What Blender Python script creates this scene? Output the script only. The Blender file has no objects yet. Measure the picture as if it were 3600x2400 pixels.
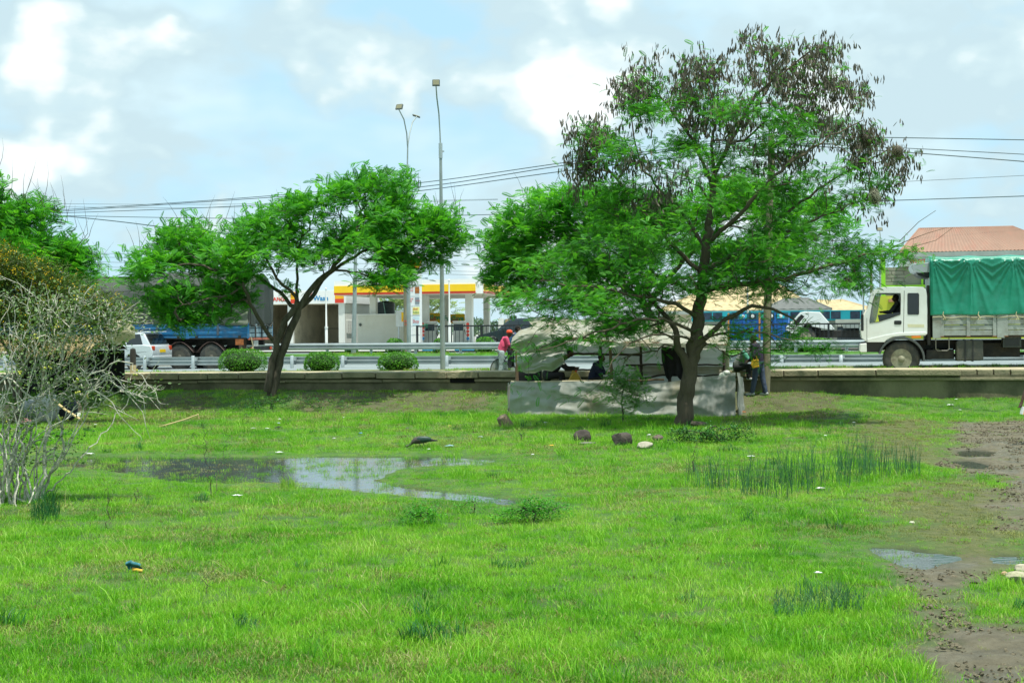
import bpy, bmesh, math, random
import numpy as np
from mathutils import Vector, Matrix, geometry as mgeo
S = bpy.context.scene
COL = S.collection
PI = math.pi
# ------------------------------------------------------------------ camera
F = 5000.0            # focal length in photo pixels (3600 wide)
TH = math.radians(0.5)   # roll
EYE = 2.4
cam_d = bpy.data.cameras.new('camera'); cam = bpy.data.objects.new('camera', cam_d); COL.objects.link(cam)
cam_d.sensor_width = 36; cam_d.lens = F / 100.0
cam_d.shift_y = -50 / 3600
cam_d.clip_start = .1; cam_d.clip_end = 4000
cam.matrix_world = Matrix.Translation((0, 0, EYE)) @ Matrix.Rotation(PI / 2, 4, 'X') @ Matrix.Rotation(-TH, 4, 'Z')
S.camera = cam
S.view_settings.view_transform = 'Standard'; S.view_settings.look = 'None'
S.view_settings.exposure = 0.55; S.view_settings.gamma = 1
S.view_settings.use_curve_mapping = False
# ------------------------------------------------------------------ sun + sky
SUN_EL, SUN_AZ = math.radians(76), math.radians(148)   # azimuth from +Y clockwise: almost overhead
sdir = Vector((math.sin(SUN_AZ) * math.cos(SUN_EL), math.cos(SUN_AZ) * math.cos(SUN_EL), math.sin(SUN_EL)))
sl = bpy.data.lights.new('sun', 'SUN'); sl.energy = 4.2; sl.angle = math.radians(.5); sl.color = (1, .96, .88)
so = bpy.data.objects.new('sun', sl); COL.objects.link(so)
so.rotation_euler = (-sdir).to_track_quat('-Z', 'Y').to_euler()
wd = bpy.data.worlds.new('World'); S.world = wd; wd.use_nodes = True
def nn(nt, typ, **kw):
    n = nt.nodes.new(typ)
    for k, v in kw.items():
        if k.startswith('i_'):
            n.inputs[k[2:].replace('_', ' ')].default_value = v
        elif k == 'inp':
            for a, b in v.items(): n.inputs[a].default_value = b
        else: setattr(n, k, v)
    return n
def build_world():
    nt = wd.node_tree; nt.nodes.clear(); L = nt.links.new
    out = nn(nt, 'ShaderNodeOutputWorld'); bg = nn(nt, 'ShaderNodeBackground'); bg.inputs[1].default_value = .1
    L(bg.outputs[0], out.inputs[0])
    sky = nn(nt, 'ShaderNodeTexSky', sky_type='NISHITA', sun_disc=False, sun_elevation=SUN_EL, sun_rotation=SUN_AZ,
             air_density=1.0, dust_density=1.6, ozone_density=1.2)
    tc = nn(nt, 'ShaderNodeTexCoord')
    D = tc.outputs['Generated']
    def math_(op, a, b=None, clamp=False):
        m = nn(nt, 'ShaderNodeMath', operation=op, use_clamp=clamp)
        for i, x in enumerate((a, b)):
            if x is None: continue
            if isinstance(x, (int, float)): m.inputs[i].default_value = x
            else: L(x, m.inputs[i])
        return m.outputs[0]
    def noise(scale, sc3, det, rough, off=(0, 0, 0), dist=0.0):
        mp = nn(nt, 'ShaderNodeMapping'); mp.inputs['Scale'].default_value = sc3; mp.inputs['Location'].default_value = off
        L(D, mp.inputs[0])
        n = nn(nt, 'ShaderNodeTexNoise'); n.inputs['Scale'].default_value = scale; n.inputs['Detail'].default_value = det
        n.inputs['Roughness'].default_value = rough; n.inputs['Distortion'].default_value = dist
        L(mp.outputs[0], n.inputs['Vector']); return n.outputs['Fac']
    def mr(x, a, b, c, d, smooth=True):
        m = nn(nt, 'ShaderNodeMapRange', interpolation_type='SMOOTHSTEP' if smooth else 'LINEAR')
        m.inputs[1].default_value = a; m.inputs[2].default_value = b; m.inputs[3].default_value = c; m.inputs[4].default_value = d
        L(x, m.inputs[0]); return m.outputs[0]
    def blob(px, py, rx, ry, amp):
        u = (px - 1800) / F; v = (1150 - py) / F
        d0 = Vector((u, 1, v)).normalized()
        s = nn(nt, 'ShaderNodeVectorMath', operation='SUBTRACT'); L(D, s.inputs[0]); s.inputs[1].default_value = d0
        m = nn(nt, 'ShaderNodeVectorMath', operation='MULTIPLY'); L(s.outputs[0], m.inputs[0])
        m.inputs[1].default_value = (F / rx, F / rx, F / ry)
        l = nn(nt, 'ShaderNodeVectorMath', operation='LENGTH'); L(m.outputs[0], l.inputs[0])
        return mr(l.outputs['Value'], 0, 1, amp, 0)
    base = noise(3.2, (1, 1, 2.4), 6, .56, (3.1, 0, .7), .25)
    edge = noise(11, (1, 1, 1.5), 6, .55, (.4, 2, .1), .2)
    f = math_('ADD', base, math_('MULTIPLY', math_('SUBTRACT', edge, .5), .42))
    for b in ((520, 230, 560, 300, .20), (1000, 180, 420, 260, .15), (3300, 360, 480, 400, .24), (3500, 250, 300, 300, .1), (150, 550, 700, 300, .10), (1150, 600, 420, 150, .22), (1500, 610, 200, 110, .12), (500, 480, 400, 130, .10), (1640, 310, 180, 90, .14), (2600, 80, 900, 160, .14), (300, 40, 900, 140, .1), (1800, 20, 500, 120, .12),
              (2400, 150, 700, 200, .08), (1900, 640, 260, 150, .12), (2000, 400, 260, 120, .08), (3500, 700, 300, 160, .1), (500, 720, 600, 200, .08),
              (1620, 480, 260, 120, -.10), (1450, 70, 260, 120, -.10), (2350, 480, 250, 120, -.04)):
        f = math_('ADD', f, blob(*b))
    def puffs(scale, off):
        mp = nn(nt, 'ShaderNodeMapping'); mp.inputs['Scale'].default_value = (1, 1, 1.35); mp.inputs['Location'].default_value = off; L(D, mp.inputs[0])
        n = nn(nt, 'ShaderNodeTexNoise'); n.inputs['Scale'].default_value = scale * 1.6; n.inputs['Detail'].default_value = 3; L(mp.outputs[0], n.inputs['Vector'])
        s = nn(nt, 'ShaderNodeVectorMath', operation='MULTIPLY_ADD'); L(n.outputs['Color'], s.inputs[0]); s.inputs[1].default_value = (.09, .09, .09); L(mp.outputs[0], s.inputs[2])
        v = nn(nt, 'ShaderNodeTexVoronoi', feature='SMOOTH_F1'); v.inputs['Scale'].default_value = scale; v.inputs['Smoothness'].default_value = .5; v.normalize = True; v.inputs['Detail'].default_value = 2.0; v.inputs['Roughness'].default_value = .55; L(s.outputs[0], v.inputs['Vector'])
        return mr(v.outputs['Distance'], .15, .75, 1, 0, False)
    pf = puffs(9.5, (1.7, .2, .4))
    f = math_('ADD', f, math_('MULTIPLY', math_('SUBTRACT', pf, .77), .75))
    mask = mr(f, .41, .61, 0, 1)
    # cloud brightness: billows, a grey veil between white heads
    sh = noise(9, (1, 1, 1.8), 5, .6, (9, 1.3, .31), .15)
    shade = math_('ADD', math_('ADD', math_('MULTIPLY', sh, .55), math_('MULTIPLY', mr(f, .44, .95, 0, 1), .36)), math_('MULTIPLY', math_('SUBTRACT', pf, .77), .75))
    cr = nn(nt, 'ShaderNodeValToRGB'); L(shade, cr.inputs[0])
    e = cr.color_ramp.elements
    e[0].position = .34; e[0].color = (.50, .64, .68, 1)
    e[1].position = .68; e[1].color = (.86, .90, .885, 1)
    k = e.new(.45); k.color = (.55, .69, .715, 1)
    k = e.new(.56); k.color = (.70, .79, .79, 1)
    sc = nn(nt, 'ShaderNodeMix', data_type='RGBA', blend_type='MULTIPLY'); sc.inputs[0].default_value = 1
    L(cr.outputs[0], sc.inputs[6]); sc.inputs[7].default_value = (8.6, 8.8, 9.0, 1)
    # thin high veil over the clear sky
    skb = nn(nt, 'ShaderNodeMix', data_type='RGBA'); skb.inputs[0].default_value = .80
    L(sky.outputs[0], skb.inputs[6]); skb.inputs[7].default_value = (3.6, 6.1, 7.6, 1)
    veil = nn(nt, 'ShaderNodeMix', data_type='RGBA'); L(mr(noise(4.5, (1, 1, 2.2), 4, .55, (5, 1, 2)), .38, .62, .1, .75), veil.inputs[0]); L(skb.outputs[2], veil.inputs[6]); veil.inputs[7].default_value = (5.6, 6.9, 7.1, 1); skb = veil
    mx = nn(nt, 'ShaderNodeMix', data_type='RGBA'); L(mask, mx.inputs[0]); L(skb.outputs[2], mx.inputs[6]); L(sc.outputs[2], mx.inputs[7])
    L(mx.outputs[2], bg.inputs[0])
build_world()
wd.cycles.sampling_method = 'MANUAL'; wd.cycles.sample_map_resolution = 256
# ------------------------------------------------------------------ projection helpers
ct, st = math.cos(TH), math.sin(TH)
def unroll(px, py):
    u = px - 1800; v = 1150 - py
    return u * ct + v * st, -u * st + v * ct
def W(px, py, Y):
    u, v = unroll(px, py); return Vector((u / F * Y, Y, EYE + v / F * Y))
def G(px, py, z=0.0):
    u, v = unroll(px, py); v = min(v, -30); Y = (EYE - z) * F / (-v); return Vector((u / F * Y, Y, z))
PH = math.radians(12.9); cp, sp = math.cos(PH), math.sin(PH); Y0 = 42.4
def RD(t, n, z=0.0): return Vector((t * cp + n * sp, Y0 - t * sp + n * cp, z))
def tn(X, Y): return X * cp - (Y - Y0) * sp, (Y - Y0) * cp + X * sp
def PR(px, py, n):
    u, v = unroll(px, py); k = u / F
    t = (k * (Y0 + n * cp) - n * sp) / (cp + k * sp)
    Y = Y0 - t * sp + n * cp
    return t, EYE + v / F * Y          # (t, z)
def PRW(px, py, n):
    t, z = PR(px, py, n); return RD(t, n, z)
# ------------------------------------------------------------------ object helpers
def tag(o, label=None, cat=None, group=None, kind=None):
    if label: o['label'] = label
    if cat: o['category'] = cat
    if group: o['group'] = group
    if kind: o['kind'] = kind
    return o
def thing(name, label, cat, loc=(0, 0, 0), rz=0, group=None):
    o = bpy.data.objects.new(name, None); COL.objects.link(o); o.location = loc; o.rotation_euler = (0, 0, rz)
    o.empty_display_size = .2
    return tag(o, label, cat, group)
def copy_tree(o, parent=None):
    c = o.copy(); COL.objects.link(c); c.parent = parent
    for ch in list(o.children): copy_tree(ch, c)
    return c
def frame_(V):
    V = Vector(V).normalized()
    a = Vector((0, 0, 1)) if abs(V.z) < .9 else Vector((1, 0, 0))
    x = V.cross(a).normalized(); return x, V.cross(x).normalized()
class MB:
    def __init__(s): s.v = []; s.f = []; s.m = []; s.ms = []
    def _m(s, mat):
        if mat is None: return 0
        if mat not in s.ms: s.ms.append(mat)
        return s.ms.index(mat)
    def add(s, vs, fs, mat=None):
        b = len(s.v); s.v += [tuple(x) for x in vs]; k = s._m(mat)
        for f in fs: s.f.append(tuple(b + i for i in f)); s.m.append(k)
        return s
    def box(s, x0, x1, y0, y1, z0, z1, mat=None):
        vs = [(x, y, z) for x in (x0, x1) for y in (y0, y1) for z in (z0, z1)]
        return s.add(vs, [(0, 1, 3, 2), (4, 6, 7, 5), (0, 4, 5, 1), (2, 3, 7, 6), (0, 2, 6, 4), (1, 5, 7, 3)], mat)
    def tube(s, pts, r, n=8, mat=None, caps=True):
        pts = [Vector(p) for p in pts]
        if not hasattr(r, '__len__'): r = [r] * len(pts)
        vs = []; px = None
        for i, p in enumerate(pts):
            d = pts[min(i + 1, len(pts) - 1)] - pts[max(i - 1, 0)]
            if d.length < 1e-9: d = Vector((0, 0, 1))
            d.normalize()
            if px is None: px, py = frame_(d)
            else:
                px = px - d * px.dot(d)
                if px.length < 1e-6: px, _ = frame_(d)
                px.normalize(); py = d.cross(px)
            for k in range(n):
                a = 2 * PI * k / n
                vs.append(p + (px * math.cos(a) + py * math.sin(a)) * r[i])
        fs = [(i * n + k, i * n + (k + 1) % n, (i + 1) * n + (k + 1) % n, (i + 1) * n + k) for i in range(len(pts) - 1) for k in range(n)]
        if caps:
            fs.append(tuple(range(n))[::-1]); fs.append(tuple((len(pts) - 1) * n + k for k in range(n)))
        return s.add(vs, fs, mat)
    def lathe(s, prof, c=(0, 0, 0), axis='z', n=20, mat=None):
        vs = []
        for (r, h) in prof:
            for k in range(n):
                a = 2 * PI * k / n; x, y = r * math.cos(a), r * math.sin(a)
                p = (x, y, h) if axis == 'z' else ((x, h, y) if axis == 'y' else (h, x, y))
                vs.append((p[0] + c[0], p[1] + c[1], p[2] + c[2]))
        m = len(prof)
        fs = [(i * n + k, i * n + (k + 1) % n, (i + 1) * n + (k + 1) % n, (i + 1) * n + k) for i in range(m - 1) for k in range(n)]
        if prof[0][0] > 1e-6: fs.append(tuple(range(n)))
        if prof[-1][0] > 1e-6: fs.append(tuple((m - 1) * n + k for k in range(n)))
        return s.add(vs, fs, mat)
    def prism(s, loops, y0, y1, mat=None, plane='xz', inset=None):
        """loops: list of 2D loops (outer first, then holes), extruded between y0 and y1"""
        if not isinstance(loops[0][0], (list, tuple)): loops = [loops]
        flat = [p for l in loops for p in l]
        tri = mgeo.tessellate_polygon([[Vector((a, b, 0)) for a, b in l] for l in loops])
        def mk(a, b, y): return (a, y, b) if plane == 'xz' else ((a, b, y) if plane == 'xy' else (y, a, b))
        n = len(flat); vs = [mk(a, b, y0) for a, b in flat] + [mk(a, b, y1) for a, b in flat]
        fs = [tuple(t) for t in tri] + [tuple(i + n for i in t)[::-1] for t in tri]
        o = 0
        for l in loops:
            m = len(l)
            for i in range(m):
                j = (i + 1) % m; fs.append((o + i, o + j, o + j + n, o + i + n))
            o += m
        return s.add(vs, fs, mat)
    def ell(s, c, r, n=10, m=7, mat=None):
        vs = []
        for i in range(m + 1):
            th = PI * i / m
            for k in range(n):
                a = 2 * PI * k / n
                vs.append((c[0] + r[0] * math.sin(th) * math.cos(a), c[1] + r[1] * math.sin(th) * math.sin(a), c[2] - r[2] * math.cos(th)))
        fs = [(i * n + k, i * n + (k + 1) % n, (i + 1) * n + (k + 1) % n, (i + 1) * n + k) for i in range(m) for k in range(n)]
        return s.add(vs, fs, mat)
    def grid(s, fn, nu, nv, mat=None):
        vs = [fn(i / (nu - 1), j / (nv - 1)) for j in range(nv) for i in range(nu)]
        fs = [(j * nu + i, j * nu + i + 1, (j + 1) * nu + i + 1, (j + 1) * nu + i) for j in range(nv - 1) for i in range(nu - 1)]
        return s.add(vs, fs, mat)
    def build(s, name, mat=None, parent=None, loc=None, bevel=0, smooth=False, kind=None, recalc=True, solid=0, sub=0):
        me = bpy.data.meshes.new(name); me.from_pydata(s.v, [], s.f)
        ms = s.ms if s.ms else ([mat] if mat else [])
        if s.ms and mat and None: pass
        for m in ms: me.materials.append(m)
        if len(s.ms) > 1: me.polygons.foreach_set('material_index', s.m)
        if recalc:
            bm = bmesh.new(); bm.from_mesh(me); bmesh.ops.remove_doubles(bm, verts=bm.verts, dist=1e-5)
            bmesh.ops.recalc_face_normals(bm, faces=bm.faces); bm.to_mesh(me); bm.free()
        if smooth:
            me.polygons.foreach_set('use_smooth', [True] * len(me.polygons))
            try: me.set_sharp_from_angle(angle=math.radians(42))
            except Exception: pass
        me.update()
        o = bpy.data.objects.new(name, me); COL.objects.link(o)
        if parent: o.parent = parent
        if loc is not None: o.location = loc
        if solid:
            q = o.modifiers.new('solid', 'SOLIDIFY'); q.thickness = solid; q.offset = 0
        if bevel:
            q = o.modifiers.new('bevel', 'BEVEL'); q.width = bevel; q.segments = 2; q.limit_method = 'ANGLE'; q.angle_limit = math.radians(40)
        if sub:
            q = o.modifiers.new('sub', 'SUBSURF'); q.levels = sub; q.render_levels = sub
        if kind: o['kind'] = kind
        return o
def npmesh(name, V, Fq, mats, attrs=None, parent=None, smooth=False, matidx=None):
    """V (n,3), Fq (m,k) uniform polygons"""
    me = bpy.data.meshes.new(name); k = Fq.shape[1]
    me.vertices.add(len(V)); me.vertices.foreach_set('co', np.ascontiguousarray(V, dtype=np.float32).ravel())
    me.loops.add(Fq.size); me.loops.foreach_set('vertex_index', np.ascontiguousarray(Fq, dtype=np.int32).ravel())
    me.polygons.add(len(Fq)); me.polygons.foreach_set('loop_start', np.arange(0, Fq.size, k, dtype=np.int32))
    me.polygons.foreach_set('loop_total', np.full(len(Fq), k, dtype=np.int32))
    if matidx is not None: me.polygons.foreach_set('material_index', np.ascontiguousarray(matidx, dtype=np.int32))
    if smooth: me.polygons.foreach_set('use_smooth', np.ones(len(Fq), dtype=bool))
    for m in mats: me.materials.append(m)
    me.update(calc_edges=True)
    for an, av in (attrs or {}).items():
        a = me.attributes.new(an, 'FLOAT', 'POINT'); a.data.foreach_set('value', np.ascontiguousarray(av, dtype=np.float32))
    o = bpy.data.objects.new(name, me); COL.objects.link(o)
    if parent: o.parent = parent
    return o
# ------------------------------------------------------------------ materials
_mc = {}
def mat(name, col, rough=.6, metal=0, var=.12, scale=2.5, bump=0, bscale=40, dirt=None, damt=.35, dscale=1.5, spec=.5, trans=0, alpha=1, emit=None, stretch=(1, 1, 1), coat=0):
    if name in _mc: return _mc[name]
    m = bpy.data.materials.new(name); m.use_nodes = True; nt = m.node_tree; L = nt.links.new
    b = nt.nodes['Principled BSDF']; b.inputs['Roughness'].default_value = rough; b.inputs['Metallic'].default_value = metal
    b.inputs['Specular IOR Level'].default_value = spec
    if coat: b.inputs['Coat Weight'].default_value = coat
    tc = nn(nt, 'ShaderNodeTexCoord'); mp = nn(nt, 'ShaderNodeMapping'); mp.inputs['Scale'].default_value = stretch
    L(tc.outputs['Object'], mp.inputs[0])
    n1 = nn(nt, 'ShaderNodeTexNoise'); n1.inputs['Scale'].default_value = scale; n1.inputs['Detail'].default_value = 6; L(mp.outputs[0], n1.inputs['Vector'])
    r = nn(nt, 'ShaderNodeMapRange'); r.inputs[1].default_value = .3; r.inputs[2].default_value = .7; r.inputs[3].default_value = 1 - var; r.inputs[4].default_value = 1 + var
    L(n1.outputs['Fac'], r.inputs[0])
    mu = nn(nt, 'ShaderNodeMix', data_type='RGBA', blend_type='MULTIPLY'); mu.inputs[0].default_value = 1
    mu.inputs[6].default_value = (*col, 1); L(r.outputs[0], mu.inputs[7]); c = mu.outputs[2]
    if dirt:
        n2 = nn(nt, 'ShaderNodeTexNoise'); n2.inputs['Scale'].default_value = dscale; n2.inputs['Detail'].default_value = 9; n2.inputs['Roughness'].default_value = .65
        L(mp.outputs[0], n2.inputs['Vector'])
        r2 = nn(nt, 'ShaderNodeMapRange'); r2.inputs[1].default_value = .48; r2.inputs[2].default_value = .72; r2.inputs[3].default_value = 0; r2.inputs[4].default_value = damt * 2
        L(n2.outputs['Fac'], r2.inputs[0])
        mx = nn(nt, 'ShaderNodeMix', data_type='RGBA'); mx.clamp_factor = True; L(r2.outputs[0], mx.inputs[0]); L(c, mx.inputs[6]); mx.inputs[7].default_value = (*dirt, 1); c = mx.outputs[2]
    L(c, b.inputs['Base Color'])
    if bump:
        n3 = nn(nt, 'ShaderNodeTexNoise'); n3.inputs['Scale'].default_value = bscale; n3.inputs['Detail'].default_value = 6; L(mp.outputs[0], n3.inputs['Vector'])
        bp = nn(nt, 'ShaderNodeBump'); bp.inputs['Strength'].default_value = min(1, bump); bp.inputs['Distance'].default_value = .02; L(n3.outputs['Fac'], bp.inputs['Height']); L(bp.outputs[0], b.inputs['Normal'])
    if trans:
        tr = nn(nt, 'ShaderNodeBsdfTranslucent'); L(c, tr.inputs[0]); ms = nn(nt, 'ShaderNodeMixShader'); ms.inputs[0].default_value = trans
        L(b.outputs[0], ms.inputs[1]); L(tr.outputs[0], ms.inputs[2]); L(ms.outputs[0], nt.nodes['Material Output'].inputs[0])
    _mc[name] = m; return m
def leaf_mat(name, cols, rough=.5, trans=.4, nscale=1.2, tcol=1.3):
    """cols: dark, mid, light ; varied by attribute rnd and by position noise"""
    m = bpy.data.materials.new(name); m.use_nodes = True; nt = m.node_tree; L = nt.links.new
    b = nt.nodes['Principled BSDF']; b.inputs['Roughness'].default_value = rough; b.inputs['Specular IOR Level'].default_value = .35
    at = nn(nt, 'ShaderNodeAttribute', attribute_name='rnd'); ge = nn(nt, 'ShaderNodeNewGeometry')
    n1 = nn(nt, 'ShaderNodeTexNoise'); n1.inputs['Scale'].default_value = nscale; n1.inputs['Detail'].default_value = 3; L(ge.outputs['Position'], n1.inputs['Vector'])
    a = nn(nt, 'ShaderNodeMath', operation='MULTIPLY_ADD'); L(n1.outputs['Fac'], a.inputs[0]); a.inputs[1].default_value = 1.1; a.inputs[2].default_value = -.3
    s = nn(nt, 'ShaderNodeMath', operation='MULTIPLY_ADD'); L(at.outputs['Fac'], s.inputs[0]); s.inputs[1].default_value = .5; L(a.outputs[0], s.inputs[2])
    cr = nn(nt, 'ShaderNodeValToRGB'); L(s.outputs[0], cr.inputs[0]); e = cr.color_ramp.elements
    e[0].position = .15; e[0].color = (*cols[0], 1); e[1].position = .85; e[1].color = (*cols[2], 1); k = e.new(.5); k.color = (*cols[1], 1)
    L(cr.outputs[0], b.inputs['Base Color'])
    g = nn(nt, 'ShaderNodeMix', data_type='RGBA', blend_type='MULTIPLY'); g.inputs[0].default_value = 1; L(cr.outputs[0], g.inputs[6]); g.inputs[7].default_value = (tcol * 1.15, tcol, tcol * .5, 1)
    tr = nn(nt, 'ShaderNodeBsdfTranslucent'); L(g.outputs[2], tr.inputs[0]); ms = nn(nt, 'ShaderNodeMixShader'); ms.inputs[0].default_value = trans
    L(b.outputs[0], ms.inputs[1]); L(tr.outputs[0], ms.inputs[2]); L(ms.outputs[0], nt.nodes['Material Output'].inputs[0])
    return m
def glass_mat(name, col=(.02, .03, .035), rough=.06, alpha=.85):
    if name in _mc: return _mc[name]
    m = bpy.data.materials.new(name); m.use_nodes = True; b = m.node_tree.nodes['Principled BSDF']
    b.inputs['Base Color'].default_value = (*col, 1); b.inputs['Roughness'].default_value = rough; b.inputs['Alpha'].default_value = alpha
    b.inputs['Specular IOR Level'].default_value = .8
    _mc[name] = m; return m
steel = mat('galvanised_steel', (.46, .52, .52), .42, .55, .12, 3, .05, 60, (.25, .27, .24), .25)
pole_grey = mat('grey_pole_paint', (.30, .36, .35), .5, .2, .1, 4, 0, 60, (.18, .2, .17), .3)
lampdark = mat('lamp_head_metal', (.10, .12, .11), .4, .4)
white_paint = mat('white_wall_paint', (.74, .77, .73), .8, 0, .04, .6, .1, 60, (.5, .5, .42), .2, .4)
white_gloss = mat('white_vehicle_paint', (.76, .80, .77), .25, 0, .03, 2, 0, 40, (.48, .46, .36), .16, 1.2, coat=.5)
black_rubber = mat('tyre_rubber', (.045, .05, .045), .85, 0, .2, 6, .3, 60, (.14, .12, .09), .35, 5)
black_metal = mat('black_painted_metal', (.025, .03, .03), .5, .3, .15, 4)
dark_under = mat('greasy_chassis', (.03, .032, .03), .7, .2, .3, 5, .2, 30, (.09, .075, .05), .3, 3)
yellow = mat('sign_yellow', (.86, .56, .01), .4, 0, .03)
redp = mat('sign_red', (.68, .05, .02), .4, 0, .03)
orange = mat('sign_orange', (.85, .32, .02), .4, 0, .05)
bluep = mat('lettering_blue', (.02, .24, .5), .5, 0, .03)
greenp = mat('lettering_green', (.02, .28, .13), .5, 0, .03)
bark_d = mat('dark_tree_bark', (.075, .062, .042), .9, 0, .35, 9, .9, 30, (.15, .13, .1), .4, 6, stretch=(1, 1, .35))
bark_m = mat('brown_tree_bark', (.105, .082, .052), .9, 0, .35, 9, 1, 26, (.04, .033, .023), .5, 9, stretch=(1, 1, .3))
bark_l = mat('pale_lichen_bark', (.50, .49, .40), .9, 0, .3, 14, .6, 40, (.14, .13, .09), .4, 12)
wood_pole = mat('weathered_timber', (.23, .21, .13), .85, 0, .25, 5, .4, 30, (.11, .11, .07), .4, 3, stretch=(3, 3, .4))
wood_dark = mat('dark_poles', (.05, .038, .027), .85, 0, .3, 5, .3, 30)
FONT = None
def text(s, size, mt, parent, loc, rot=(PI / 2, 0, 0), name='lettering', depth=.006, sx=1.0, bold=.0, align='LEFT'):
    cu = bpy.data.curves.new(name, 'FONT'); cu.body = s; cu.size = size; cu.extrude = depth; cu.offset = bold; cu.align_x = align; cu.resolution_u = 2
    tmp = bpy.data.objects.new('tmp', cu); COL.objects.link(tmp)
    dg = bpy.context.evaluated_depsgraph_get(); me = bpy.data.meshes.new_from_object(tmp.evaluated_get(dg))
    bpy.data.objects.remove(tmp); me.materials.clear(); me.materials.append(mt)
    o = bpy.data.objects.new(name, me); COL.objects.link(o); o.parent = parent; o.location = loc; o.rotation_euler = rot; o.scale = (sx, 1, 1)
    return o
# ------------------------------------------------------------------ numeric noise + polygons
_TC = {}
def vnoise(x, y, seed=0, octs=4, rough=.5):
    x = np.asarray(x, float); y = np.asarray(y, float)
    T = _TC.get(seed)
    if T is None: T = _TC[seed] = np.random.RandomState(seed).rand(256, 256)
    tot = 0; amp = 1; s = 0
    for o in range(octs):
        X = x * 2 ** o + 17.3 * o; Y = y * 2 ** o + 5.1 * o
        xi = np.floor(X).astype(int); yi = np.floor(Y).astype(int); fx = X - xi; fy = Y - yi
        fx = fx * fx * (3 - 2 * fx); fy = fy * fy * (3 - 2 * fy)
        a = T[xi % 256, yi % 256]; b = T[(xi + 1) % 256, yi % 256]; c = T[xi % 256, (yi + 1) % 256]; d = T[(xi + 1) % 256, (yi + 1) % 256]
        s = s + amp * ((a * (1 - fx) + b * fx) * (1 - fy) + (c * (1 - fx) + d * fx) * fy); tot += amp; amp *= rough
    return s / tot
def sdf(x, y, poly):
    """signed distance, negative inside"""
    x = np.asarray(x, float); y = np.asarray(y, float); d = np.full(x.shape, 1e9); ins = np.zeros(x.shape, bool); n = len(poly)
    for i in range(n):
        ax, ay = poly[i]; bx, by = poly[(i + 1) % n]; ex, ey = bx - ax, by - ay
        wx, wy = x - ax, y - ay; h = np.clip((wx * ex + wy * ey) / (ex * ex + ey * ey + 1e-12), 0, 1)
        d = np.minimum(d, (wx - ex * h) ** 2 + (wy - ey * h) ** 2)
        c = ((ay > y) != (by > y)) & (x < (bx - ax) * (y - ay) / ((by - ay) if by != ay else 1e-12) + ax); ins ^= c
    d = np.sqrt(d); return np.where(ins, -d, d)
def gp(pts, z=0): return [(G(a, b, z).x, G(a, b, z).y) for a, b in pts]
def ss(x, a, b):
    t = np.clip((x - a) / (b - a), 0, 1); return t * t * (3 - 2 * t)
PUD = [gp([(560, 1606), (1000, 1606), (1560, 1604), (1720, 1616), (1660, 1632), (1480, 1634), (1374, 1650), (1302, 1676), (1314, 1697), (1433, 1715), (1612, 1736), (1802, 1757),
           (1792, 1768), (1612, 1751), (1397, 1733), (1231, 1714), (1050, 1702), (1000, 1690), (880, 1686), (700, 1662), (560, 1636), (500, 1622)]),
       gp([(120, 1606), (560, 1604), (700, 1650), (980, 1690), (820, 1696), (620, 1686), (480, 1660), (300, 1640), (180, 1640)]),
       gp([(3100, 1924), (3180, 1926), (3290, 1946), (3330, 1958), (3300, 1976), (3240, 1990), (3190, 1972), (3130, 1948)]),
       gp([(3372, 1583), (3420, 1578), (3475, 1586), (3460, 1600), (3400, 1600)]), gp([(3360, 1618), (3400, 1616), (3460, 1634), (3450, 1646), (3400, 1640)]),
       gp([(3540, 1952), (3640, 1950), (3660, 1972), (3560, 1972)])]
MUD = [gp([(3340, 1492), (3480, 1484), (3800, 1480), (3900, 1690), (3600, 1690), (3430, 1676), (3330, 1640), (3380, 1570)]),
       gp([(3185, 2010), (3250, 1992), (3400, 1965), (3440, 2000), (3380, 2060), (3310, 2130), (3400, 2190), (3700, 2270), (3750, 2440), (3420, 2440), (3290, 2310), (3190, 2210), (3210, 2100)]),
       gp([(3540, 1700), (3700, 1690), (3750, 1860), (3570, 1870), (3510, 1790)]), gp([(3480, 1620), (3640, 1600), (3640, 1760), (3540, 1740)])]
BANK = [gp([(60, 1440), (300, 1415), (700, 1405), (760, 1425), (560, 1462), (200, 1478)], .25), gp([(2560, 1372), (2720, 1368), (2860, 1390), (3010, 1412), (2900, 1432), (2760, 1420), (2600, 1452), (2540, 1440)], .35),
        gp([(2700, 1440), (2800, 1436), (2940, 1452), (2860, 1468), (2760, 1462)], .15), gp([(1000, 1395), (1500, 1388), (1750, 1392), (1700, 1408), (1300, 1412), (1100, 1420)], .35)]
THIN = gp([(2960, 1490), (3200, 1475), (3340, 1500), (3340, 1640), (3150, 1620), (3000, 1570)])
THIN2 = gp([(3120, 1760), (3400, 1690), (3540, 1760), (3560, 1960), (3420, 1990), (3250, 1920)])
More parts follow.
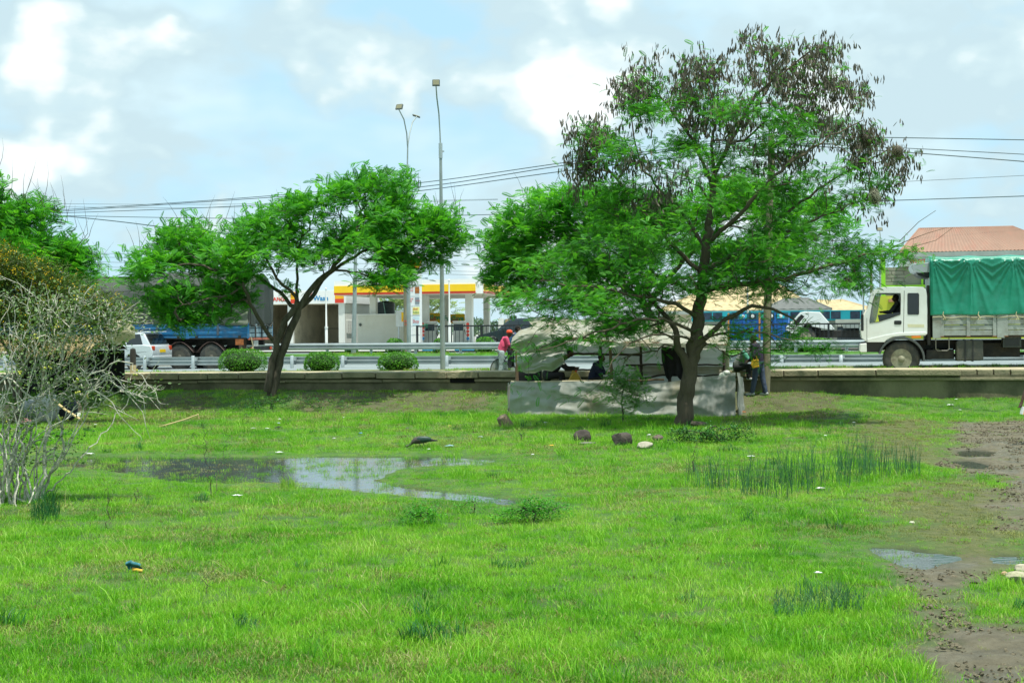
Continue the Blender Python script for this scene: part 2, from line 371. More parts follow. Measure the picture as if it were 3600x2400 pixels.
def height(x, y):
    x = np.asarray(x, float); y = np.asarray(y, float)
    t = x * cp - (y - Y0) * sp; n = (y - Y0) * cp + x * sp
    z = .07 * (vnoise(x * .35, y * .35, 1, 3) - .35) + .04 * vnoise(x * 1.7, y * 1.7, 2, 3)
    z = np.maximum(z, .0)
    lvl = np.interp(t, [-26, -14, -9, 3, 8.6, 10.8, 30], [.30, .42, .48, .46, .46, .27, .24])
    wid = np.interp(t, [-20, -9, 0, 6, 9, 11, 30], [3.0, 2.6, 3.4, 2.4, 2.6, 2.4, 3])
    z = z + lvl * ss(-n, wid * 1.0, .35) + .05 * ss(-n, 4, 0) * (vnoise(x * 1.1, y * 1.1, 8, 3) - .5)
    # little ridge right of the stall
    z = z + .16 * np.exp(-(((x - 8.4) / 1.6) ** 2 + ((y - 36.4) / .9) ** 2))
    d = np.full(x.shape, 9.)
    for p in PUD: d = np.minimum(d, sdf(x, y, p))
    dn = d - .10 + .30 * (vnoise(x * 2.3, y * 2.3, 4, 3) - .5)
    z = z * ss(d, -.1, 1.2) - .085 * ss(-dn, -.12, .22) + .02 * (vnoise(x * 5, y * 5, 6, 2) - .5)
    return z
def masks(x, y):
    d = np.full(np.shape(x), 9.); b = np.full(np.shape(x), 9.); p = np.full(np.shape(x), 9.)
    for q in MUD: d = np.minimum(d, sdf(x, y, q))
    for q in BANK: b = np.minimum(b, sdf(x, y, q))
    for q in PUD: p = np.minimum(p, sdf(x, y, q))
    w = 1.15 * (vnoise(x * 1.3, y * 1.3, 11, 5, .65) - .5)
    mud = 1 - ss(d + w * 1.1, -.35, .35); bank = 1 - ss(b + w, -.25, .4)
    thin = np.maximum(1 - ss(sdf(x, y, THIN) + w, -.8, .8), 1 - ss(sdf(x, y, THIN2) + w, -.5, .7))
    return mud, bank, p, thin
def gz(x, y): return float(height(np.array([x]), np.array([y]))[0])
def GZ(px, py):
    """ground point under a pixel"""
    z = 0.05
    for _ in range(12):
        p = G(px, py, z); z = .5 * z + .5 * gz(p.x, p.y)
    p = G(px, py, z); p.z = gz(p.x, p.y); return p
def wgt(x, y): return gz(x, y)
# ------------------------------------------------------------------ ground
def ground_material():
    m = bpy.data.materials.new('field_soil'); m.use_nodes = True; nt = m.node_tree; L = nt.links.new; b = nt.nodes['Principled BSDF']
    ge = nn(nt, 'ShaderNodeNewGeometry')
    def noi(s, d=7, r=.6):
        n = nn(nt, 'ShaderNodeTexNoise'); n.inputs['Scale'].default_value = s; n.inputs['Detail'].default_value = d; n.inputs['Roughness'].default_value = r
        L(ge.outputs['Position'], n.inputs['Vector']); return n.outputs['Fac']
    def ramp(x, stops):
        c = nn(nt, 'ShaderNodeValToRGB'); L(x, c.inputs[0]); e = c.color_ramp.elements
        e[0].position, e[0].color = stops[0][0], (*stops[0][1], 1); e[1].position, e[1].color = stops[-1][0], (*stops[-1][1], 1)
        for p, q in stops[1:-1]: k = e.new(p); k.color = (*q, 1)
        return c.outputs[0]
    def mix(f, a, c):
        x = nn(nt, 'ShaderNodeMix', data_type='RGBA'); L(f, x.inputs[0]); L(a, x.inputs[6]); L(c, x.inputs[7]); return x.outputs[2]
    turf = ramp(noi(2.2), [(.3, (.035, .09, .012)), (.5, (.06, .15, .016)), (.7, (.11, .17, .03))])
    mud = ramp(noi(5, 9, .7), [(.3, (.075, .068, .038)), (.5, (.135, .12, .072)), (.7, (.19, .172, .11))])
    dry = ramp(noi(2.5, 8, .65), [(.3, (.055, .048, .024)), (.6, (.12, .10, .055))])
    am = nn(nt, 'ShaderNodeAttribute', attribute_name='mud'); ab = nn(nt, 'ShaderNodeAttribute', attribute_name='bank'); aw = nn(nt, 'ShaderNodeAttribute', attribute_name='wet')
    at_ = nn(nt, 'ShaderNodeAttribute', attribute_name='thin'); olive = ramp(noi(7, 9, .7), [(.3, (.05, .065, .018)), (.5, (.10, .12, .03)), (.7, (.16, .15, .055))])
    c = mix(ab.outputs['Fac'], mix(am.outputs['Fac'], mix(at_.outputs['Fac'], turf, olive), mud), dry)
    wc = nn(nt, 'ShaderNodeRGB'); wc.outputs[0].default_value = (.05, .052, .032, 1)
    c = mix(aw.outputs['Fac'], c, wc.outputs[0]); L(c, b.inputs['Base Color'])
    wm = nn(nt, 'ShaderNodeMath', operation='MULTIPLY'); L(am.outputs['Fac'], wm.inputs[0]); L(noi(1.3, 3), wm.inputs[1])
    r = nn(nt, 'ShaderNodeMapRange'); r.inputs[1].default_value = .42; r.inputs[2].default_value = .6; r.inputs[3].default_value = .9; r.inputs[4].default_value = .28; L(wm.outputs[0], r.inputs[0]); L(r.outputs[0], b.inputs['Roughness'])
    bp = nn(nt, 'ShaderNodeBump'); bp.inputs['Strength'].default_value = .9; bp.inputs['Distance'].default_value = .08; L(noi(9, 9, .75), bp.inputs['Height']); L(bp.outputs[0], b.inputs['Normal'])
    return m
GM = ground_material()
def build_ground():
    xs = np.arange(-26, 26.01, .13); ys = np.arange(3, 52, .13); X, Y = np.meshgrid(xs, ys); x, y = X.ravel(), Y.ravel()
    z = height(x, y); mud, bank, p, thin = masks(x, y); bank = bank * .75; w = len(xs); h = len(ys)
    z = z + mud * (.12 * (vnoise(x * 2.6, y * 2.6, 21, 5, .7) - .5)) * ss(p, -.1, .4)
    i = np.arange(w * h).reshape(h, w); q = np.stack([i[:-1, :-1], i[:-1, 1:], i[1:, 1:], i[1:, :-1]], -1).reshape(-1, 4)
    o = npmesh('field_ground', np.stack([x, y, z], 1), q, [GM], {'mud': mud, 'thin': thin, 'bank': bank, 'wet': 1 - ss(p, -.1, .25), }, smooth=True); o['kind'] = 'structure'
    m = MB(); R = 900
    for a, b_, c, d in ((-R, R, -R, 3), (-R, -26, 3, 52), (26, R, 3, 52), (-R, R, 52, R)): m.add([(a, c, 0.0), (b_, c, 0.0), (b_, d, 0.0), (a, d, 0.0)], [(0, 1, 2, 3)])
    m.build('ground', mat('outlying_grassland', (.06, .13, .02), .95, 0, .3, .4, .3, 5), kind='structure', recalc=False)
build_ground()
def water_material():
    m = bpy.data.materials.new('puddle_water'); m.use_nodes = True; nt = m.node_tree; L = nt.links.new; b = nt.nodes['Principled BSDF']
    b.inputs['Base Color'].default_value = (.035, .045, .032, 1); b.inputs['Roughness'].default_value = .04; b.inputs['IOR'].default_value = 1.45; b.inputs['Specular IOR Level'].default_value = .8
    ge = nn(nt, 'ShaderNodeNewGeometry'); mp = nn(nt, 'ShaderNodeMapping'); mp.inputs['Scale'].default_value = (1, 2.2, 1); L(ge.outputs['Position'], mp.inputs[0])
    n = nn(nt, 'ShaderNodeTexNoise'); n.inputs['Scale'].default_value = 6; n.inputs['Detail'].default_value = 4; L(mp.outputs[0], n.inputs['Vector'])
    bp = nn(nt, 'ShaderNodeBump'); bp.inputs['Strength'].default_value = .25; bp.inputs['Distance'].default_value = .01; L(n.outputs['Fac'], bp.inputs['Height']); L(bp.outputs[0], b.inputs['Normal'])
    return m
WM = water_material()
for k, p in enumerate(PUD):
    x0 = min(a for a, b in p) - .5; x1 = max(a for a, b in p) + .5; y0 = min(b for a, b in p) - .5; y1 = max(b for a, b in p) + .5
    if k == 1: x1 = min(x1, min(a for a, b in PUD[0]) - .5)
    zw = -.018 - .0015 * k; m = MB(); m.add([(x0, y0, zw), (x1, y0, zw), (x1, y1, zw), (x0, y1, zw)], [(0, 1, 2, 3)]); 
    if x1 > x0: m.build('puddle', WM, kind='structure', recalc=False)
# ------------------------------------------------------------------ path, verge, carriageway, median, forecourt (all run parallel to the wall)
TOPL, TOPR = 1.02, 1.13            # wall top slopes up a little to the right
def wz(t): return np.interp(t, [-14, 14], [TOPL, TOPR])
def strip(name, ns, zf, mt, t0=-90, t1=90, nt_=60, kind='structure', bev=0):
    m = MB(); ts = [t0 + (t1 - t0) * i / nt_ for i in range(nt_ + 1)]; vs = []
    for t in ts:
        for n in ns: vs.append(RD(t, n, zf(t, n)))
    k = len(ns); fs = [(i * k + j, i * k + j + 1, (i + 1) * k + j + 1, (i + 1) * k + j) for i in range(nt_) for j in range(k - 1)]
    m.add(vs, fs); return m.build(name, mt, kind=kind, recalc=False)
def roadz(t): return .95 + .008 * t
conc_path = mat('worn_concrete_path', (.46, .41, .27), .9, 0, .18, 1.2, .4, 30, (.28, .25, .15), .4, .8)
asph = mat('sunlit_asphalt', (.20, .245, .245), .8, 0, .1, .8, .3, 80, (.13, .15, .145), .25, .5)
vergem = mat('verge_soil', (.16, .17, .06), .95, 0, .3, 1.5, .4, 20, (.05, .12, .02), .5, 1.2)
yardm = mat('forecourt_paving', (.33, .34, .30), .85, 0, .1, .5, .2, 30)
strip('path', [.32, 2.2], lambda t, n: wz(t) - .02, conc_path)
def vzz(t, n): return (wz(t) - .03) + (roadz(t) + .05 - wz(t) + .03) * min(1, (n - 2.2) / 7.2) - .27 * math.exp(-((t - .3) / 1.6) ** 4) * (2.4 < n < 8)
strip('verge', [2.2, 2.5, 4.9], vzz, vergem, nt_=300)
strip('service_lane', [4.9, 7.9, 9.4, 9.75], vzz, asph, nt_=300)
strip('road', [9.75, 17.4], lambda t, n: roadz(t), asph)
for n0 in (10.2, 13.6, 16.9):
    if n0 == 13.6:
        for k in range(-14, 15): strip('lane_marking', [n0, n0 + .12], lambda t, n: roadz(t) + .004, white_paint, k * 6, k * 6 + 3, 2)
    else: strip('lane_marking', [n0, n0 + .12], lambda t, n: roadz(t) + .004, white_paint)
def kerb(n0, n1, zt, zb, name='kerb'):
    m = MB(); ts = [-90 + 3 * i for i in range(61)]; vs = []
    for t in ts:
        for n, z in ((n0, zb(t)), (n0, zt(t)), (n1, zt(t)), (n1, zb(t))): vs.append(RD(t, n, z))
    fs = [(i * 4 + j, i * 4 + j + 1, (i + 1) * 4 + j + 1, (i + 1) * 4 + j) for i in range(60) for j in range(3)]
    m.add(vs, fs); return m.build(name, mat('kerb_concrete', (.38, .36, .28), .85, 0, .12, 1, .2, 40), kind='structure')
MEDZ = 1.27
kerb(17.4, 17.6, lambda t: roadz(t) + .16, lambda t: roadz(t) - .2)
strip('median', [17.6, 18.1, 20.2], lambda t, n: (roadz(t) + .14) if n < 17.7 else MEDZ, mat('median_turf', (.05, .15, .02), .95, 0, .3, 2, .4, 20))
strip('far_carriageway', [20.2, 27.5], lambda t, n: MEDZ - .1 if n > 20.3 else MEDZ, asph)
strip('forecourt', [27.5, 29, 400], lambda t, n: MEDZ - .02, yardm, -220, 260)
# ------------------------------------------------------------------ retaining wall with its cap stones
def wall_material():
    m = mat('stained_retaining_concrete', (.17, .16, .09), .95, 0, .35, 1.1, .8, 14, (.05, .055, .028), .5, .9, stretch=(1, 1, .55)); return m
def rwall():
    org = RD(0, 0, 0); root = thing('retaining_wall', 'low stained concrete retaining wall along the edge of the footpath, topped with cap stones', 'wall', org, -PH)
    rs = random.Random(5)
    def f(u, v):
        t = -40 + 80 * u; z = -.3 + v * (wz(t) - .16 + .3)
        return (t, .06 + .05 * float(vnoise(t * .9, z * 2, 3, 3)) - (.05 if (int((t + 100) / 3.4) % 2) else 0) * 0, z)
    m = MB(); m.grid(f, 321, 10); m.build('wall_face', wall_material(), root, smooth=True)
    t = -24.0; cm = mat('cap_stone', (.27, .24, .145), .9, 0, .2, 2.2, .8, 18, (.13, .14, .075), .45, 2.5)
    tg = PR(1625, 1340, 0)[0]
    while t < 24:
        w = rs.uniform(.95, 1.25) if t < 8.5 else rs.uniform(1.4, 2.4)
        dn = -.09 + rs.uniform(-.03, .03); zt = wz(t + w / 2) + rs.uniform(-.012, .012)
        h = rs.uniform(.15, .19)
        broken = 12.35 < t < 14.1
        b = MB()
        if broken:
            dn = .08
            for q in range(4): b.box(t + q * w / 4, t + (q + 1) * w / 4 - .03, dn + rs.uniform(0, .08), .36, zt - .17 - rs.uniform(0, .05), zt - rs.uniform(.0, .06))
        else:
            b.prism([(t + .012, zt - h + rs.uniform(-.01, .01)), (t + w - .012, zt - h + rs.uniform(-.01, .01)), (t + w - .02, zt - .035), (t + w - .05, zt), (t + .04, zt + rs.uniform(-.01, .01)), (t + .012, zt - .03)], dn, .36)
        b.build('cap_stone', cm, root, bevel=.018)
        t += w
    # second course: footing ledge below the caps, with a drain slot
    for a, c in ((-24, tg - .38), (tg + .38, 24)):
        k = MB(); x = a
        while x < c:
            e = min(c, x + rs.uniform(2.4, 3.4)); dz = rs.uniform(-.02, .02)
            k.box(x, e - .012, .0 + rs.uniform(0, .02), .12, wz(x) - .29 + dz, wz(x) - .215 + dz); x = e
        k.build('ledge', cm, root, bevel=.01)
    k = MB(); k.box(tg - .38, tg + .38, .03, .3, wz(tg) - .33, wz(tg) - .2); k.build('drain_slot', mat('void_black', (.004, .004, .004), 1, 0, 0), root)
rwall()
# ------------------------------------------------------------------ grass (one mass: geometry-nodes scatter of blade tufts)
def tuft(name, nb, rad, hgt, wid, bend, seed, mt, lean=.35):
    rs = np.random.RandomState(seed); V = []; Fq = []; rnd = []
    for i in range(nb):
        a = rs.rand() * 2 * PI; r = rad * math.sqrt(rs.rand()); x, y = r * math.cos(a), r * math.sin(a)
        h = hgt * rs.uniform(.45, 1.15); d = rs.rand() * 2 * PI; w = wid * rs.uniform(.6, 1.2); ln = rs.uniform(0, lean) * h; bd = rs.uniform(.2, 1) * bend * h
        cx, cy = math.cos(d), math.sin(d); wa = rs.rand() * 2 * PI; wx, wy = math.cos(wa) * w, math.sin(wa) * w; b = len(V); q = rs.rand()
        V += [(x - wx, y - wy, -.01), (x + wx, y + wy, -.01), (x + cx * ln - wx * .8, y + cy * ln - wy * .8, h * .55), (x + cx * ln + wx * .8, y + cy * ln + wy * .8, h * .55), (x + cx * (ln + bd), y + cy * (ln + bd), h * (1 - .35 * bend))]
        Fq += [(b, b + 1, b + 3), (b, b + 3, b + 2), (b + 2, b + 3, b + 4)]; rnd += [q] * 5
    V = np.array(V); o = npmesh(name, V, np.array(Fq), [mt], {'rnd': np.array(rnd)}); COL.objects.unlink(o); return o
def gn_scatter(name, P, rot, scl, idx, protos, label=None):
    me = bpy.data.meshes.new(name); me.vertices.add(len(P)); me.vertices.foreach_set('co', np.ascontiguousarray(P, dtype=np.float32).ravel())
    a = me.attributes.new('rotv', 'FLOAT_VECTOR', 'POINT'); a.data.foreach_set('vector', np.ascontiguousarray(rot, dtype=np.float32).ravel())
    a = me.attributes.new('scl', 'FLOAT', 'POINT'); a.data.foreach_set('value', np.ascontiguousarray(scl, dtype=np.float32))
    a = me.attributes.new('idx', 'INT', 'POINT'); a.data.foreach_set('value', np.ascontiguousarray(idx, dtype=np.int32))
    o = bpy.data.objects.new(name, me); COL.objects.link(o)
    pc = bpy.data.collections.new(name + '_protos')
    for i, p in enumerate(protos): p.name = '%s_proto_%02d' % (name, i); pc.objects.link(p)
    ng = bpy.data.node_groups.new(name + '_gn', 'GeometryNodeTree'); L = ng.links.new
    ng.interface.new_socket('Geometry', in_out='INPUT', socket_type='NodeSocketGeometry'); ng.interface.new_socket('Geometry', in_out='OUTPUT', socket_type='NodeSocketGeometry')
    gi = ng.nodes.new('NodeGroupInput'); go = ng.nodes.new('NodeGroupOutput'); ip = ng.nodes.new('GeometryNodeInstanceOnPoints'); ci = ng.nodes.new('GeometryNodeCollectionInfo')
    ci.inputs['Collection'].default_value = pc; ci.inputs['Separate Children'].default_value = True; ci.inputs['Reset Children'].default_value = True
    def at(nm, ty):
        n = ng.nodes.new('GeometryNodeInputNamedAttribute'); n.data_type = ty; n.inputs['Name'].default_value = nm
        return n.outputs[0]
    m2p = ng.nodes.new('GeometryNodeMeshToPoints'); L(gi.outputs[0], m2p.inputs['Mesh'])
    L(m2p.outputs[0], ip.inputs['Points']); L(ci.outputs[0], ip.inputs['Instance']); ip.inputs['Pick Instance'].default_value = True
    L(at('idx', 'INT'), ip.inputs['Instance Index']); L(at('rotv', 'FLOAT_VECTOR'), ip.inputs['Rotation']); L(at('scl', 'FLOAT'), ip.inputs['Scale'])
    L(ip.outputs[0], go.inputs[0]); md = o.modifiers.new('scatter', 'NODES'); md.node_group = ng
    o['kind'] = 'stuff'; return o
def grass_mat(name, cols, n1s=.45, n2s=2.6, trans=.35, tint=(1.15, 1.2, .5)):
    m = bpy.data.materials.new(name); m.use_nodes = True; nt = m.node_tree; L = nt.links.new
    b = nt.nodes['Principled BSDF']; b.inputs['Roughness'].default_value = .5; b.inputs['Specular IOR Level'].default_value = .3
    at = nn(nt, 'ShaderNodeAttribute', attribute_name='rnd'); ge = nn(nt, 'ShaderNodeNewGeometry')
    def noi(s, d):
        n = nn(nt, 'ShaderNodeTexNoise'); n.inputs['Scale'].default_value = s; n.inputs['Detail'].default_value = d; L(ge.outputs['Position'], n.inputs['Vector']); return n.outputs['Fac']
    def ma(a, k, c):
        x = nn(nt, 'ShaderNodeMath', operation='MULTIPLY_ADD'); L(a, x.inputs[0]); x.inputs[1].default_value = k
        if isinstance(c, float): x.inputs[2].default_value = c
        else: L(c, x.inputs[2])
        return x.outputs[0]
    s = ma(noi(n1s, 3), 1.15, ma(noi(n2s, 4), .8, ma(at.outputs['Fac'], .42, -.68)))
    cr = nn(nt, 'ShaderNodeValToRGB'); L(s, cr.inputs[0]); e = cr.color_ramp.elements
    e[0].position = .12; e[0].color = (*cols[0], 1); e[1].position = .95; e[1].color = (*cols[-1], 1)
    for i, c in enumerate(cols[1:-1]): k = e.new(.12 + .83 * (i + 1) / (len(cols) - 1)); k.color = (*c, 1)
    L(cr.outputs[0], b.inputs['Base Color'])
    g = nn(nt, 'ShaderNodeMix', data_type='RGBA', blend_type='MULTIPLY'); g.inputs[0].default_value = 1; L(cr.outputs[0], g.inputs[6]); g.inputs[7].default_value = (*tint, 1)
    tr = nn(nt, 'ShaderNodeBsdfTranslucent'); L(g.outputs[2], tr.inputs[0]); ms = nn(nt, 'ShaderNodeMixShader'); ms.inputs[0].default_value = trans
    L(b.outputs[0], ms.inputs[1]); L(tr.outputs[0], ms.inputs[2]); L(ms.outputs[0], nt.nodes['Material Output'].inputs[0]); return m
GRASS = grass_mat('lush_grass_blades', [(.04, .19, .008), (.11, .37, .012), (.21, .50, .022), (.30, .53, .06), (.42, .50, .17)])
DRYG = grass_mat('dry_grass_blades', [(.12, .18, .03), (.26, .30, .08), (.40, .40, .16)], trans=.25, tint=(1.05, 1, .6))
DARKG = grass_mat('dark_sedge_blades', [(.012, .08, .018), (.02, .13, .03), (.05, .22, .04)], trans=.2)
OLIVEG = grass_mat('olive_trodden_grass', [(.05, .08, .015), (.12, .16, .03), (.22, .22, .07), (.3, .3, .1)], trans=.2, n1s=1.5, n2s=6)
protos = [tuft('t', 36, .13, .08, .0027, .6, 1, GRASS, .5), tuft('t', 36, .14, .065, .003, .8, 2, GRASS, .6), tuft('t', 30, .13, .105, .0026, .5, 3, GRASS), tuft('t', 30, .13, .065, .003, .9, 4, DRYG, .8),
          tuft('t', 26, .10, .22, .004, .5, 5, GRASS), tuft('t', 30, .10, .20, .0035, .7, 6, DARKG), tuft('t', 14, .14, .05, .006, .8, 7, GRASS), tuft('t', 18, .2, .17, .0025, .6, 8, DRYG, .9), tuft('t', 34, .15, .06, .004, .9, 9, OLIVEG, .9)]
def build_grass():
    rs = np.random.RandomState(77); P = []; 
    for (a, b, dens) in ((6.5, 12, 210), (12, 17, 130), (17, 23, 82), (23, 30, 54), (30, 46, 36)):
        A = (b - a) * 2 * (.36 * b + 2.2); n = int(A * dens); y = rs.uniform(a, b, n); x = rs.uniform(-1, 1, n) * (.36 * b + 2.2)
        k = np.abs(x) < .37 * y + 1.8; P.append(np.stack([x[k], y[k]], 1))
    P = np.concatenate(P); x, y = P[:, 0], P[:, 1]; n_ = (y - Y0) * cp + x * sp; t_ = x * cp - (y - Y0) * sp
    mud, bank, p, thin = masks(x, y); r = rs.rand(len(x))
    pn = p - .1 + .3 * (vnoise(x * 2.3, y * 2.3, 4, 3) - .5)
    dens = np.ones(len(x)) * (1 - .86 * mud) * (1 - .12 * bank) * (1 - .2 * thin)
    dens *= np.where(pn < .12, np.where(pn > -.25, .5, .16 + .5 * ss(vnoise(x * 1.1, y * 1.6, 31, 3), .5, .66)), 1) * np.where((pn < 0) & (x < -2.5) & (sdf(x, y, PUD[1]) < 0), 1.5, 1)
    big = vnoise(x * .8, y * .8, 41, 3); sm = vnoise(x * 2.4, y * 2.4, 42, 2)
    bare = (sm > .74); dens *= np.where(bare, .45, 1)
    keep = (r < dens) & (n_ < -.12)
    # inside the stall there is trodden soil
    keep &= ~((n_ > -3.7) & (t_ > .9) & (t_ < 7.1))
    x, y, big, sm, mud, p, thin, bank, n_ = (q[keep] for q in (x, y, big, sm, mud, p, thin, bank, n_)); N = len(x)
    z = height(x, y) - .005; z = np.where(p < .1, np.maximum(z, -.035), z)
    u = rs.rand(N); idx = rs.randint(0, 3, N)
    dry = vnoise(x * .55, y * .8, 51, 3); pdry = ss(dry, .48, .68) * .5 + .05 + .4 * thin + .3 * mud
    idx = np.where(u < pdry, 3, idx)
    u2 = rs.rand(N); idx = np.where((sm > .66) & (u2 < .14), 4, idx); idx = np.where((big > .68) & (u2 > .93), 7, idx)
    dk = vnoise(x * 1.4 + 9, y * 1.4, 61, 2); idx = np.where((dk > .8) & (u2 < .12), 5, idx)
    idx = np.where((mud > .3), np.where(u2 < .5, 6, 3), np.where((bank > .4) & (u2 < .6), np.where(u2 < .3, 6, 8), idx))
    idx = np.where(rs.rand(N) < .07, 8, idx)
    idx = np.where((thin > .3) & (rs.rand(N) < .45 * thin), 8, idx)
    sc = rs.uniform(.55, 1.0, N) * (.5 + .5 * ss(p, .1, 1.6)) * np.where(p < .05, 1.7, 1) * (1 + .5 * ss(y, 20, 42)) * np.where(n_ > -4, .8, 1) * (.85 + .5 * big) * (1 - .35 * thin) * (1 - .4 * mud)
    rot = np.stack([rs.normal(0, .12, N), rs.normal(0, .12, N), rs.rand(N) * 2 * PI], 1)
    gn_scatter('grass', np.stack([x, y, z], 1), rot, sc, idx, protos)
build_grass()
def build_verge_grass():
    rs = np.random.RandomState(7); P = []; S_ = []
    for (n0, n1, cnt, zf, s) in ((2.3, 4.8, 700, 'v', .7), (17.8, 20.1, 1400, 'm', .8)):
        t = rs.uniform(-26, 30, cnt * 2); n = rs.uniform(n0, n1, cnt * 2); k = vnoise(t * .5, n * .5, 9, 3) > .5; t, n = t[k], n[k]
        for a, b in zip(t, n):
            z = (wz(a) - .03 + (roadz(a) + .05 - wz(a) + .03) * min(1, (b - 2.2) / 7.2)) if zf == 'v' else MEDZ - .01
            P.append(RD(a, b, z)); S_.append(s * rs.uniform(.7, 1.5))
    N = len(P); rot = np.stack([rs.normal(0, .1, N), rs.normal(0, .1, N), rs.rand(N) * 2 * PI], 1)
    pr = [tuft('t', 30, .13, .10, .005, .5, 21, GRASS), tuft('t', 24, .14, .13, .004, .7, 22, DRYG, .7)]
    gn_scatter('verge_grass', np.array([tuple(p) for p in P]), rot, np.array(S_), (rs.rand(N) < .3).astype(int), pr)
build_verge_grass()

def mud_clods():
    rs = np.random.RandomState(3); x = rs.uniform(3, 16, 60000); y = rs.uniform(7, 38, 60000); k = (np.abs(x) < .38 * y + 1); x, y = x[k], y[k]; mud, bank, p, thin = masks(x, y)
    k = (mud > .4) & (p > .1) & (vnoise(x * 2, y * 2, 71, 3) > .46); x, y = x[k][:5000], y[k][:5000]; n = len(x)
    mm = mat('mud_clods', (.14, .122, .075), .9, 0, .4, 3, .5, 30); pr = []
    for i in range(4):
        r_ = np.random.RandomState(i); m = MB(); m.ell((0, 0, 0), (.03, .025, .014), 6, 4); m.v = [tuple(np.array(v) * r_.uniform(.6, 1.4)) for v in m.v]; o = m.build('clod', mm, recalc=False); COL.objects.unlink(o); pr.append(o)
    z = height(x, y) + .012; gn_scatter('mud_clods', np.stack([x, y, z], 1), rs.uniform(0, 6, (n, 3)) * [.1, .1, 1], rs.uniform(.25, .95, n) ** 1.3, rs.randint(0, 4, n), pr)
mud_clods()
# ------------------------------------------------------------------ trees
LEAF_BRIGHT = leaf_mat('bright_feathery_leaves', [(.02, .13, .014), (.06, .31, .022), (.15, .50, .035)], trans=.45, tcol=1.5)
LEAF_MID = leaf_mat('fine_acacia_leaves', [(.02, .11, .014), (.05, .26, .02), (.12, .43, .035)], trans=.42, tcol=1.5)
LEAF_OLIVE = leaf_mat('olive_fine_leaves', [(.035, .07, .012), (.075, .14, .022), (.13, .24, .035)], trans=.25, nscale=2.5)
LEAF_GREY = leaf_mat('dull_round_leaves', [(.04, .09, .025), (.10, .19, .05), (.19, .29, .11)], trans=.25)
BUSHM = leaf_mat('clipped_bush_leaves', [(.02, .09, .008), (.06, .24, .012), (.14, .40, .02)], trans=.3, nscale=6)
PODM = leaf_mat('dry_seed_pods', [(.05, .045, .033), (.11, .10, .072), (.22, .20, .15)], trans=.1, nscale=3, rough=.7)
YEL = mat('yellow_blossom', (.75, .5, .01), .6, 0, .15, 10, trans=.3)
def frond(n, L_, lw, ll, droop=.25):
    """pinnate leaf along +x, z up: list of tris"""
    V = []; T = []
    for i in range(n):
        s = (i + .6) / n; x = s * L_; z = -droop * L_ * s * s
        l = ll * (math.sin(PI * min(1, .12 + .88 * s * .93)) ** .6); w = lw * .5
        for sg in (-1, 1):
            b = len(V)
            V += [(x, 0, z), (x + l * .35 - w, sg * l * .55, z - .04 * l), (x + l * .62, sg * l, z - .22 * l), (x + l * .35 + w, sg * l * .5, z - .02 * l)]
            T += [(b, b + 1, b + 2), (b, b + 2, b + 3)]
    b = len(V); r = .0018
    V += [(0, -r, 0), (0, r, 0), (L_, 0, -droop * L_)]; T += [(b, b + 1, b + 2)]
    return np.array(V), np.array(T)
def bake(name, tmpl, P, X, Z, Sc, rnd, mt, parent=None, kind='stuff'):
    """copies of template at P with x axis X, approx up Z"""
    V, T = tmpl; n = len(P)
    X = X / np.linalg.norm(X, axis=1, keepdims=True); Yv = np.cross(Z, X); Yv /= (np.linalg.norm(Yv, axis=1, keepdims=True) + 1e-9); Zv = np.cross(X, Yv)
    R = np.stack([X, Yv, Zv], 2)                       # columns
    W_ = np.einsum('nij,vj->nvi', R, V) * Sc[:, None, None] + P[:, None, :]
    Fq = (T[None] + (np.arange(n) * len(V))[:, None, None]).reshape(-1, T.shape[1])
    o = npmesh(name, W_.reshape(-1, 3), Fq, [mt], {'rnd': np.repeat(rnd, len(V))}, parent)
    if kind: o['kind'] = kind
    return o
